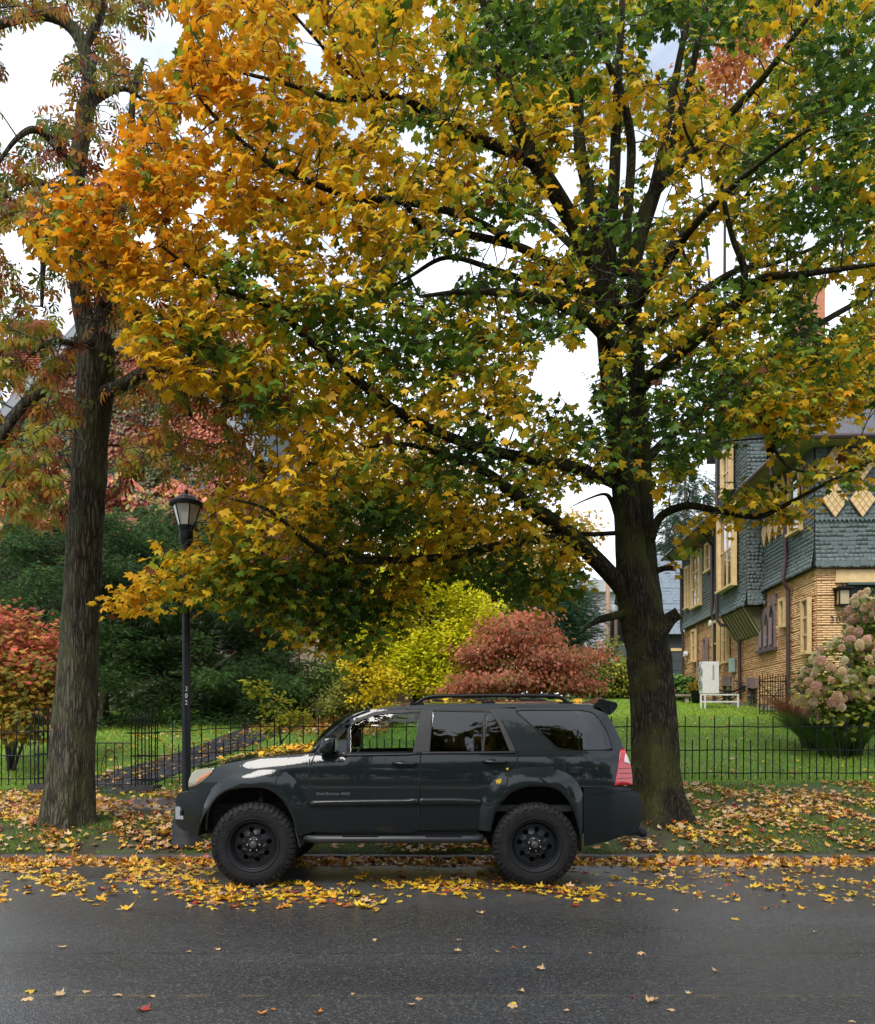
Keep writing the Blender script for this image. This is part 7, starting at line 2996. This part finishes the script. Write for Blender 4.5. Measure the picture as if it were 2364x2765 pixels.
for i in range(90):
    h = (i + .5) / 90
    th = math.acos(1 - 1.75 * h)
    ph = i * 2.39996
    c = np.array([math.sin(th) * math.cos(ph), math.sin(th) * math.sin(ph), math.cos(th) * 1.15])
    a = unit(np.cross(c, [.3, .2, .9]))
    b = np.cross(c, a)
    k0 = len(pv)
    q = .20
    pv += [c * .8, c + a * q, c + b * q, c - a * q, c - b * q]
    pt += [(k0, k0 + 1, k0 + 2), (k0, k0 + 2, k0 + 3), (k0, k0 + 3, k0 + 4), (k0, k0 + 4, k0 + 1)]
pv = np.array(pv)
pt = np.array(pt)
fcols = [(.90, .62, .42), (.92, .72, .52), (.90, .70, .44), (.90, .56, .46), (.90, .80, .54)]
fmesh = []
for c in fcols:
    me = tri_mesh('flower_head', pv * (1 + .06 * rg.normal(0, 1, (len(pv), 1))), pt, np.array(c) * rg.uniform(.75, 1.2, (len(pv), 1)))
    me.materials.append(fm)
    fmesh.append(me)
heads = []
for i in range(1600):
    b = hyb[rg.integers(0, len(hyb))]
    d = unit(rg.normal(0, 1, 3))
    if d[1] > .35 or d[2] < -.5:
        continue
    p = np.array(b[:3]) + d * np.array(b[3:6]) * 1.03
    px_, py_ = project(p[None])
    # more blooms along the upper left shoulder
    if py_[0] > 1900 and rg.random() < .75:
        continue
    if px_[0] > 2450 or any(np.linalg.norm(p - h) < .095 for h in heads):
        continue
    heads.append(p)
    if len(heads) > 190:
        break
for i, p in enumerate(heads):
    o = bpy.data.objects.new('flower_head', fmesh[i % 5])
    COL.objects.link(o)
    o.parent = HY_
    o.matrix_parent_inverse = Matrix.Translation(-Vector(HY_['wl']))
    o.location = p
    s_ = rg.uniform(.06, .098)
    o.scale = (s_, s_, s_ * rg.uniform(.8, 1.25))
    o.rotation_euler = (rg.uniform(-.6, .6), rg.uniform(-.6, .6), rg.uniform(0, 6))


def grass_clump(name, label, px, D, n, length, cols, seed, rad=.25, lean=(0, 0)):
    rg = np.random.default_rng(seed)
    g = gp(px, D)
    root = thing(name, g, label, 'grass clump')
    a = rg.uniform(0, 2 * PI, n)
    r = rad * np.sqrt(rg.random(n))
    b = np.stack([g[0] + np.cos(a) * r, g[1] + np.sin(a) * r, np.full(n, g[2])], 1)
    L_ = length * rg.uniform(.6, 1.1, n)
    out = np.stack([np.cos(a) + lean[0], np.sin(a) + lean[1], 0 * a], 1)
    V, T = [], []
    seg = 4
    w = rg.uniform(.006, .012, n)
    side = np.stack([-np.sin(a + 1), np.cos(a + 1), 0 * a], 1)
    pts = []
    for s_ in range(seg + 1):
        u = s_ / seg
        p = b + out * (L_ * .75 * u ** 1.8)[:, None] + np.stack([0 * a, 0 * a, L_ * (u - .42 * u ** 2.6)], 1)
        ww = (w * (1 - u * .85))[:, None]
        pts.append((p - side * ww, p + side * ww))
    VV = np.stack([q for pr in pts for q in pr], 1)
    Tt = []
    for s_ in range(seg):
        Tt += [(2 * s_, 2 * s_ + 1, 2 * s_ + 3), (2 * s_, 2 * s_ + 3, 2 * s_ + 2)]
    T = np.array(Tt)[None] + (np.arange(n) * VV.shape[1])[:, None, None]
    C = np.asarray(cols)[rg.integers(0, len(cols), n)] * rg.uniform(.7, 1.2, (n, 1))
    put('blades', tri_mesh('blades', VV.reshape(-1, 3), T.reshape(-1, 3), np.repeat(C, VV.shape[1], 0)), MATS['grass_leaf'], root, 'stuff')


grass_clump('ornamental_grass', 'tall arching green ornamental grass left of the hydrangea', 2215, 17.6, 1100, 1.35, [(.07, .14, .03), (.11, .19, .04), (.16, .20, .05)], 85, .35, (-.25, -.1))
grass_clump('ornamental_grass', 'low arching grass clump at the foot of the hydrangea', 2270, 16.8, 900, .95, [(.06, .13, .025), (.10, .18, .035)], 86, .4, (-.3, -.3))
grass_clump('red_grass', 'russet plume grass beside the leaning iron panel', 2150, 20.5, 500, 1.35, [(.30, .10, .07), (.22, .09, .05), (.34, .17, .10)], 87, .25)

# garden things by the house --------------------------------------------------------------
def zp(py, D):
    return CAMH - (py - HY) * D / F


# heat pump on a stand
D = 28.0
x0, x1 = X(1898, D), X(1942, D)
HP = thing('heat_pump', ((x0 + x1) / 2, D, zp(1908, D)), 'tall white heat pump unit on a white stand beside the brick wall', 'heat pump')
WHT = mat('white_enamel', (.62, .62, .60), .4, var=.06)
mb = MB()
mb.box2((x0, D, zp(1872, D)), (x1, D + .38, zp(1786, D)))
bod = mb.build('casing', WHT, HP)
for zc in (.33, .75):
    mb = MB()
    zz = zp(1872, D) + zc * (zp(1786, D) - zp(1872, D)) + .0
    mb.lathe([(.20, 0), (.19, -.03), (.06, -.035)], (x0 - .0, D + .19, zz), 20, 'x', False)
    mb.build('fan_grille', mat('fan_grey', (.35, .36, .36), .5), bod)
mb = MB()
mb.box2((x1 - .22, D - .012, zp(1835, D)), (x1 - .16, D - .002, zp(1795, D)))
mb.build('marking', mat('mark_grey', (.30, .30, .30), .5), bod)
for xx in (x0 - .08, x0 + .06, x1 + .62):
    mb = MB()
    mb.box2((xx, D + .0, gz(xx, D) - .05), (xx + .05, D + .05, zp(1874, D)))
    mb.build('leg', WHT, HP)
for py in (1874, 1893):
    mb = MB()
    mb.box2((x0 - .03, D + .001, zp(py, D) - .045), (x1 + .618, D + .049, zp(py, D)))
    mb.build('stand_bar', WHT, HP)
for k, (yy, rr_) in enumerate(((1862, .035), (1868, .02), (1872, .02))):
    mb = MB()
    mb.tube([(x1 - .05, D + .1, zp(yy, D)), (x1 + .5, D + .2, zp(yy + 6 + 5 * k, D)), (x1 + 1.1, D + .6, zp(yy - 10, D)), (X(1998, D + 1.5), D + 1.9, zp(1836, D + 1.5))], rr_, 6)
    mb.build('hose', BLACK, HP, True)

# leaning iron panel
D = 24.3
x0, x1 = X(2052, D), X(2130, D)
GP = thing('scrap_railing', ((x0 + x1) / 2, D, gz((x0 + x1) / 2, D)), 'old iron fence panel leaning upright on the lawn by the house corner', 'fence panel')
zb_, zt_ = gz(9.5, D), zp(1824, D)
for i in range(11):
    xx = x0 + (x1 - x0) * i / 10
    mb = MB()
    mb.tube([(xx + .03 * math.sin(i * 2), D + .02 * i, zb_ + .05), (xx, D + .02 * i, zt_ + (.06 if i % 2 else 0))], .011 if i not in (0, 10) else .02, 5)
    mb.build('bar', IRON, GP)
for zz in (.12, .50, .86):
    mb = MB()
    mb.tube([(x0 - .02, D, zb_ + (zt_ - zb_) * zz), (x1 + .02, D + .2, zb_ + (zt_ - zb_) * zz)], .016, 5)
    mb.build('rail', IRON, GP)
for a, b in ((0, 1), (1, 0)):
    mb = MB()
    mb.tube([(x0 + (x1 - x0) * a, D - .02, zb_ + .1), (x0 + (x1 - x0) * b, D + .15, zb_ + (zt_ - zb_) * .85)], .014, 5)
    mb.build('brace', IRON, GP)

# bench with a pumpkin, pot of chrysanthemums, leafy plant
D = 33.0
zb_ = gz(10, D)
BE = thing('stone_bench', (X(1835, D), D, zb_), 'low grey stone bench near the brick wall', 'bench')
mb = MB()
mb.box2((X(1800, D), D, zp(1880, D)), (X(1872, D), D + .5, zp(1874, D)))
mb.build('slab', FOUND, BE)
for px in (1812, 1852):
    mb = MB()
    mb.box2((X(px, D), D + .08, zb_ - .1), (X(px + 10, D), D + .42, zp(1880, D)))
    mb.build('leg', FOUND, BE)
mb = MB()
for j in range(1):
    n1, n2 = 10, 24
    c = Vector((X(1819, D), D + .22, zp(1874, D) + .13))
    for i in range(n1 + 1):
        th = PI * i / n1
        for j2 in range(n2):
            ph = 2 * PI * j2 / n2
            r_ = .17 * math.sin(th) * (1 - .09 * abs(math.cos(ph * 4)))
            mb.V.append((c.x + r_ * math.cos(ph), c.y + r_ * math.sin(ph), c.z + .13 * math.cos(th)))
    mb.F += [(i * n2 + j2, i * n2 + (j2 + 1) % n2, (i + 1) * n2 + (j2 + 1) % n2, (i + 1) * n2 + j2) for i in range(n1) for j2 in range(n2)]
PK = thing('pumpkin', (X(1819, D), D + .22, zp(1874, D)), 'small orange pumpkin sitting on the stone bench', 'pumpkin')
mb.build('rind', mat('pumpkin_orange', (.60, .10, .02), .5), PK, True)
mb = MB()
mb.tube([(c.x, c.y, c.z + .11), (c.x + .02, c.y, c.z + .17)], [.02, .014], 6)
mb.build('stalk', mat('stalk_green', (.10, .10, .04), .8), PK)
D = 31.0
PT = thing('flower_pot', (X(1881, D), D, gz(9.8, D)), 'dark pot of yellow chrysanthemums beside the heat pump', 'flower pot')
mb = MB()
px0 = X(1881, D)
mb.lathe([(.14, gz(9.8, D)), (.19, gz(9.8, D) + .3), (.22, zp(1866, D)), (.24, zp(1863, D)), (.20, zp(1863, D))], (px0, D, 0), 18)
mb.build('pot', BLACK, PT, True)
rg = np.random.default_rng(91)
n = 700
d = unit(rg.normal(0, 1, (n, 3)))
d[:, 2] = np.abs(d[:, 2])
pos = np.array([px0, D, zp(1866, D)]) + d * np.array([.34, .34, .30])
put('blooms', instance('blooms', *diamond_shape(.5), frames(d + rg.normal(0, .4, d.shape), unit(rg.normal(0, 1, (n, 3)))), pos, rg.uniform(.05, .09, n), np.array([(.55, .33, .02), (.45, .28, .03), (.10, .14, .03)])[rg.integers(0, 3, n)]), LEAF, PT, 'stuff')
plant('leafy_plant', 'broad leaved green plant behind the stone bench', 'plant', gp(1832, 35), [bl(1832, 1850, 35, 34, 36, .6), bl(1850, 1870, 34.6, 24, 22, .5)], 900, OVW, (.12, .22), [(.10, .20, .04), (.16, .28, .06)], LEAF, None, 92, fan(1832, 35, [(1832, 1840, 35)], .02), clump=.16)

# trees across the street behind the viewer: they show in the car's glass and paint
for i, (x, y, h, lab) in enumerate(((-13, -15, 10, 'street tree across the road, leftmost, mirrored in the car'), (-6, -17, 11, 'street tree across the road, second from left, mirrored in the car'), (1.5, -16, 10, 'street tree across the road, middle, mirrored in the car'), (9, -17, 11, 'street tree across the road, second from right, mirrored in the car'), (16, -15, 10, 'street tree across the road, rightmost, mirrored in the car'), (-2.2, -6.5, 20, 'tall street tree behind the viewer, left, mirrored in the car windows'), (3.4, -6.5, 19, 'tall street tree behind the viewer, right, mirrored in the car windows'))):
    B = [(x + dx, y + dy, h * f, r_, r_, r_ * .75) for dx, dy, f, r_ in (((0, 0, .85, 2.2), (-1.6, .3, .70, 1.9), (1.7, 0, .72, 1.9), (0, .8, .60, 1.7)) if y > -9 else ((0, 0, .75, 2.8), (-2, .5, .55, 2.4), (2.1, -.4, .55, 2.4), (.3, 1.2, .4, 2.2), (-2.2, -.6, .26, 2.0), (2.2, -.6, .26, 2.0)))]
    plant('street_tree', lab, 'tree', (x, y, .05), B, 3600 if y < -9 else 2300, OVW, (.28, .50), [(.20, .15, .03), (.14, .17, .03), (.40, .24, .03), (.08, .12, .02)], LEAF, 'trees across the road', 95 + i,
          [([(x, y, -.1), (x + .1, y, h * .3), (x, y, h * .75)], [.3, .22, .06])], clump=.4, surf=.3, stem_mat=CHEST_BARK)
# ------------------------------------------------------------------ fallen leaves
rg = np.random.default_rng(101)
FLOORL = leaf_mat('fallen_leaf', .12, .38, .45)
YL, GD, OR_, BR, RD, PL = map(np.array, ((.70, .46, .04), (.68, .35, .025), (.55, .20, .03), (.26, .11, .04), (.35, .05, .035), (.62, .40, .20)))


def scatter(n, xr, yr, dens=None):
    x = rg.uniform(*xr, n)
    y = rg.uniform(*yr, n)
    if dens is not None:
        ok = rg.random(n) < dens(x, y)
        x, y = x[ok], y[ok]
    return x, y


def patch(x, y, s=1.0):
    return .5 + .28 * np.sin(x * 2.1 * s + 1.7 * np.sin(y * 2.3 * s)) + .28 * np.sin(x * 5.3 * s + y * 4.1 * s)


def lin(a, b, v):
    return np.clip((v - a) / (b - a), 0, 1)


sets = []
# gutter drift against the kerb
x, y = scatter(6200, (-7.5, 7.5), (9.55, 10.24), lambda x, y: lin(9.5, 10.0, y) * (.55 + .45 * (patch(x, y) > .35)))
sets.append((x, y, 'gutter', .55))
# road strip where leaves lie thick, fading towards the middle of the road
def strip_d(x, y):
    edge = 7.55 + .25 * np.sin(x * 1.1) + .15 * np.sin(x * 3.3)
    a = lin(edge - .35, edge + .35, y)
    side = np.where(x < 1.6, 1.0, np.where(x < 2.6, .5, .30))
    core = (patch(x, y) > .42) * 1.0 + .12
    under = np.where((np.abs(x + .4) < 2.2) & (y > 8.5) & (y < 9.6), .18, 1.0)
    return a * side * core * under * .9
x, y = scatter(8200, (-7.0, 7.5), (7.1, 9.8), strip_d)
sets.append((x, y, 'road', .10))
# single leaves out on the road (photo positions)
sing = [(680, 2462, YL), (1012, 2466, YL), (1300, 2469, PL), (1985, 2485, YL), (252 * .667, 2562, PL), (510, 2575, PL), (590, 2570, PL), (1733, 2578, PL), (1015, 2540, PL), (1345, 2577, PL), (1596, 2580, PL),
        (90, 2682, YL), (230, 2684, PL), (318, 2696, PL), (410, 2697, PL), (955, 2688, PL), (1110, 2722, PL), (1135, 2703, PL), (860, 2742, OR_), (708, 2745, OR_), (739, 2735, OR_), (390, 2736, RD), (1385, 2716, YL), (1390, 2724, PL), (1710, 2699, RD),
        (1860, 2692, PL), (1808, 2733, PL), (1755, 2712, PL), (1529, 2736, PL), (1934, 2628, PL), (1387, 2562, OR_), (1420, 2562, PL), (1238, 2574, PL), (1406, 2684, PL), (620, 2435, YL), (640, 2455, PL), (870, 2452, YL), (1120, 2448, RD), (1550, 2450, RD), (1830, 2460, PL),
        (2250, 2445, OR_), (2100, 2450, YL), (75, 2703, PL), (160, 2697, PL), (2300, 2765, PL), (1460, 2625, PL), (1240, 2545, PL), (2200, 2520, PL)]
sx_ = np.array([(a - CX) / (b - HY) * CAMH for a, b, c in sing])
sy_ = np.array([F * CAMH / (b - HY) for a, b, c in sing])
sets.append((sx_, sy_, 'single', .05))
# verge
x, y = scatter(16500, (-8.5, 8.5), (10.42, 14.5), lambda x, y: (.18 + .82 * (patch(x, y, .8) > .47)) * (1 - .35 * lin(13.2, 14.4, y)))
sets.append((x, y, 'verge', .28))
# lawn and leaf carpet
x, y = scatter(2200, (-10, 11), (14.7, 24), lambda x, y: .75 * (1 - .6 * lin(15, 22, y)))
sets.append((x, y, 'lawn', .2))
x, y = scatter(3200, (-4.6, -1.2), (18.6, 23), lambda x, y: lin(18.4, 19.6, y + .35 * (x + 3)) * .95)
sets.append((x, y, 'carpet', .25))
x, y = scatter(420, (-7.0, -3.6), (14.3, 19.5), None)
sets.append((x, y, 'path', .15))

PX, PY, PZ, TL, KD = [], [], [], [], []
for x, y, kd, tilt in sets:
    for a, b in zip(x, y):
        if kd in ('gutter', 'road', 'single'):
            z = rz(a, b) + .006 + (rg.random() * .075 * max(0, (b - 9.7) / .5) if kd == 'gutter' else rg.random() * .008)
        else:
            z = gz(a, b) + (.030 if kd == 'verge' else .05 if kd != 'path' else .055) + rg.random() * .012
            if kd == 'verge' and 12.5 < b < 13.7:
                z += .012
        PX.append(a)
        PY.append(b)
        PZ.append(z)
        TL.append(tilt)
        KD.append(kd)
pos = np.stack([PX, PY, PZ], 1)
KD = np.array(KD)
TL = np.array(TL)
n = len(pos)
az = rg.uniform(0, 2 * PI, n)
tip = np.stack([np.cos(az), np.sin(az), rg.normal(0, 1, n) * TL], 1)
nrm = np.stack([rg.normal(0, 1, n) * TL, rg.normal(0, 1, n) * TL, np.ones(n)], 1)
flip = rg.random(n) < .35
nrm[flip] *= -1
R_ = frames(tip, nrm)
pals = {'road': ([YL, GD, OR_, BR, RD, PL], [.42, .30, .10, .07, .04, .07]), 'gutter': ([YL, GD, OR_, BR, RD, PL], [.14, .28, .26, .14, .04, .14]), 'single': ([PL], [1]),
        'verge': ([YL, GD, OR_, BR, RD, PL], [.18, .14, .17, .10, .05, .36]), 'lawn': ([YL, PL, OR_], [.4, .45, .15]), 'carpet': ([OR_, GD, PL, BR], [.4, .2, .25, .15]), 'path': ([YL, PL, OR_], [.3, .4, .3])}
C = np.zeros((n, 3))
CN = np.empty(n, object)
names = ['yellow', 'golden', 'orange', 'brown', 'red', 'pale tan']
allc = [YL, GD, OR_, BR, RD, PL]
for kd, (pc, pr) in pals.items():
    q = np.where(KD == kd)[0]
    k = rg.choice(len(pc), len(q), p=pr)
    for i, kk in zip(q, k):
        C[i] = pc[kk]
q = np.where(KD == 'single')[0]
for i, s_ in zip(q, sing):
    C[i] = s_[2]
for i in range(n):
    CN[i] = names[int(np.argmin([np.sum((C[i] - c) ** 2) for c in allc]))]
S = rg.uniform(.030, .076, n)
S[KD == 'single'] *= .7
S[KD == 'lawn'] *= .9
FSH = [maple_shape(True, .35, .15), maple_shape(True, -.45, -.35), maple_shape(True, .8, .5), maple_shape(True, -.2, .7)]
LSH = [maple_shape(False, .35, .25), maple_shape(False, -.5, -.4), maple_shape(False, .9, .5)]
Cj = C * rg.uniform(.7, 1.15, (n, 1))
apx, apy = project(pos)
inf = (apx > 0) & (apx < 2364) & (apy < 2765)
hid = (np.abs(pos[:, 0] + .35) < 2.3) & (pos[:, 1] > 8.3) & (pos[:, 1] < 10.1)
score = np.where(inf & ~hid & np.isin(KD, ['road', 'single', 'gutter']), 1 / pos[:, 1], 0)
big = np.argsort(-score)[:190]
rest = np.ones(n, bool)
rest[big] = False
for grp, nm, lab, cat in ((('gutter', 'road', 'single'), 'leaf_litter', 'drift of fallen maple leaves on the road along the kerb', 'leaves'), (('verge',), 'verge_leaves', 'scattered fallen leaves covering the grass verge', 'leaves'),
                          (('lawn', 'path'), 'lawn_leaves', 'sparse fallen leaves on the lawn and slate path', 'leaves'), (('carpet',), 'leaf_carpet', 'orange carpet of fallen leaves by the shrubs', 'leaves')):
    sel = np.where(rest & np.isin(KD, grp))[0]
    Vs, Ts, Cs, b0 = [], [], [], 0
    for k_, (bv, bt) in enumerate(LSH):
        q = sel[sel % 3 == k_]
        V = np.einsum('nij,vj->nvi', R_[q], bv) * S[q][:, None, None] + pos[q][:, None, :]
        Vs.append(V.reshape(-1, 3))
        Ts.append((bt[None] + (np.arange(len(q)) * len(bv))[:, None, None]).reshape(-1, 3) + b0)
        cv = np.repeat(Cj[q], len(bv), 0)
        Cs.append(cv * rg.uniform(.7, 1.15, (len(cv), 1)))
        b0 += len(q) * len(bv)
    tag(put(nm, tri_mesh(nm, np.concatenate(Vs), np.concatenate(Ts), np.concatenate(Cs)), FLOORL), lab, cat, kind='stuff')


cache = {}


def leaf_thing(p, R, s_, col, cname, label, group, si):
    key = (cname, si, int(col[0] * 20))
    if key not in cache:
        bv, bt = FSH[si]
        me = tri_mesh('fallen_leaf', bv, bt, np.repeat(np.asarray(col)[None], len(bv), 0))
        me.materials.append(FLOORL)
        cache[key] = me
    o = bpy.data.objects.new('fallen_leaf', cache[key])
    COL.objects.link(o)
    M = Matrix([list(R[r]) for r in range(3)]).to_4x4()
    for r in range(3):
        for c in range(3):
            M[r][c] *= s_
    M.translation = Vector(p)
    o.matrix_world = M
    tag(o, label, 'leaf', group)


for j, i in enumerate(big):
    x_, y_ = pos[i, 0], pos[i, 1]
    if y_ < 6.9:
        place = 'lying alone on the open asphalt, ' + ('left' if x_ < -.9 else 'right' if x_ > .9 else 'middle') + ' of the road'
    elif x_ < -2.6:
        place = 'on the road left of the front wheel'
    elif x_ < .5:
        place = 'on the road between the two near wheels'
    elif x_ < 1.6:
        place = 'on the road by the rear wheel'
    else:
        place = 'on the road right of the car'
    leaf_thing(pos[i], R_[i], S[i], Cj[i], CN[i], CN[i] + ' maple leaf ' + place, 'fallen leaves on the asphalt', j % 4)


# leaves that came down on the car
def on_edge(edge, u, yfrac, crown, bow=0.0):
    P = resample(edge, 200)
    x, y = P[int(u * 199)]
    p = car_pt(x, y)
    s_ = 1 - yfrac * yfrac
    return Vector((p.x + bow * s_, CARY + p.y * (-yfrac) * (-1) * -1, p.z + crown * s_))


for j in range(106):
    if j < 66:
        u = rg.uniform(.12, .97)
        u = u if rg.random() < .35 else rg.uniform(.5, .97)
        yf = rg.uniform(-.95, .97)
        p = on_edge(hood_edge, u, yf, .040, -.05)
        where = 'bonnet'
    else:
        u = rg.uniform(.05, .97)
        yf = rg.uniform(.55, .93) if rg.random() < .65 else rg.uniform(-.9, .5)
        p = on_edge(roof_e, u, yf, .045)
        where = 'roof'
    a = rg.uniform(0, 6.28)
    R1 = frames(np.array([[math.cos(a), math.sin(a), rg.normal(0, .12)]]), np.array([[rg.normal(0, .25), rg.normal(0, .25), 1.]]))[0]
    k = rg.choice(4, p=[.45, .33, .14, .08])
    col = [YL, GD, OR_, PL][k]
    nm = ['yellow', 'golden', 'orange', 'pale tan'][k]
    leaf_thing((p.x, p.y, p.z + .012 + rg.random() * .02), R1, rg.uniform(.06, .085), col * rg.uniform(.8, 1.1), nm, nm + ' maple leaf lying on the car ' + where, 'leaves on the car', j % 4)
for (px_, py_, lab) in ((*c2([(686, 652)])[0], 'yellow leaf stuck to the rear door above the wheel arch'), (*c2([(742, 575)])[0], 'small yellow leaf stuck below the rear door handle')):
    p = car_pt(px_, py_, .035 if py_ > 2100 else .03)
    R1 = frames(np.array([[.3, .0, -1.]]), np.array([[0., -1., .15]]))[0]
    leaf_thing((p.x, p.y + CARY - .004, p.z + .02), R1, .042 if py_ > 2100 else .018, YL, 'yellow', lab, 'leaves on the car', 0)
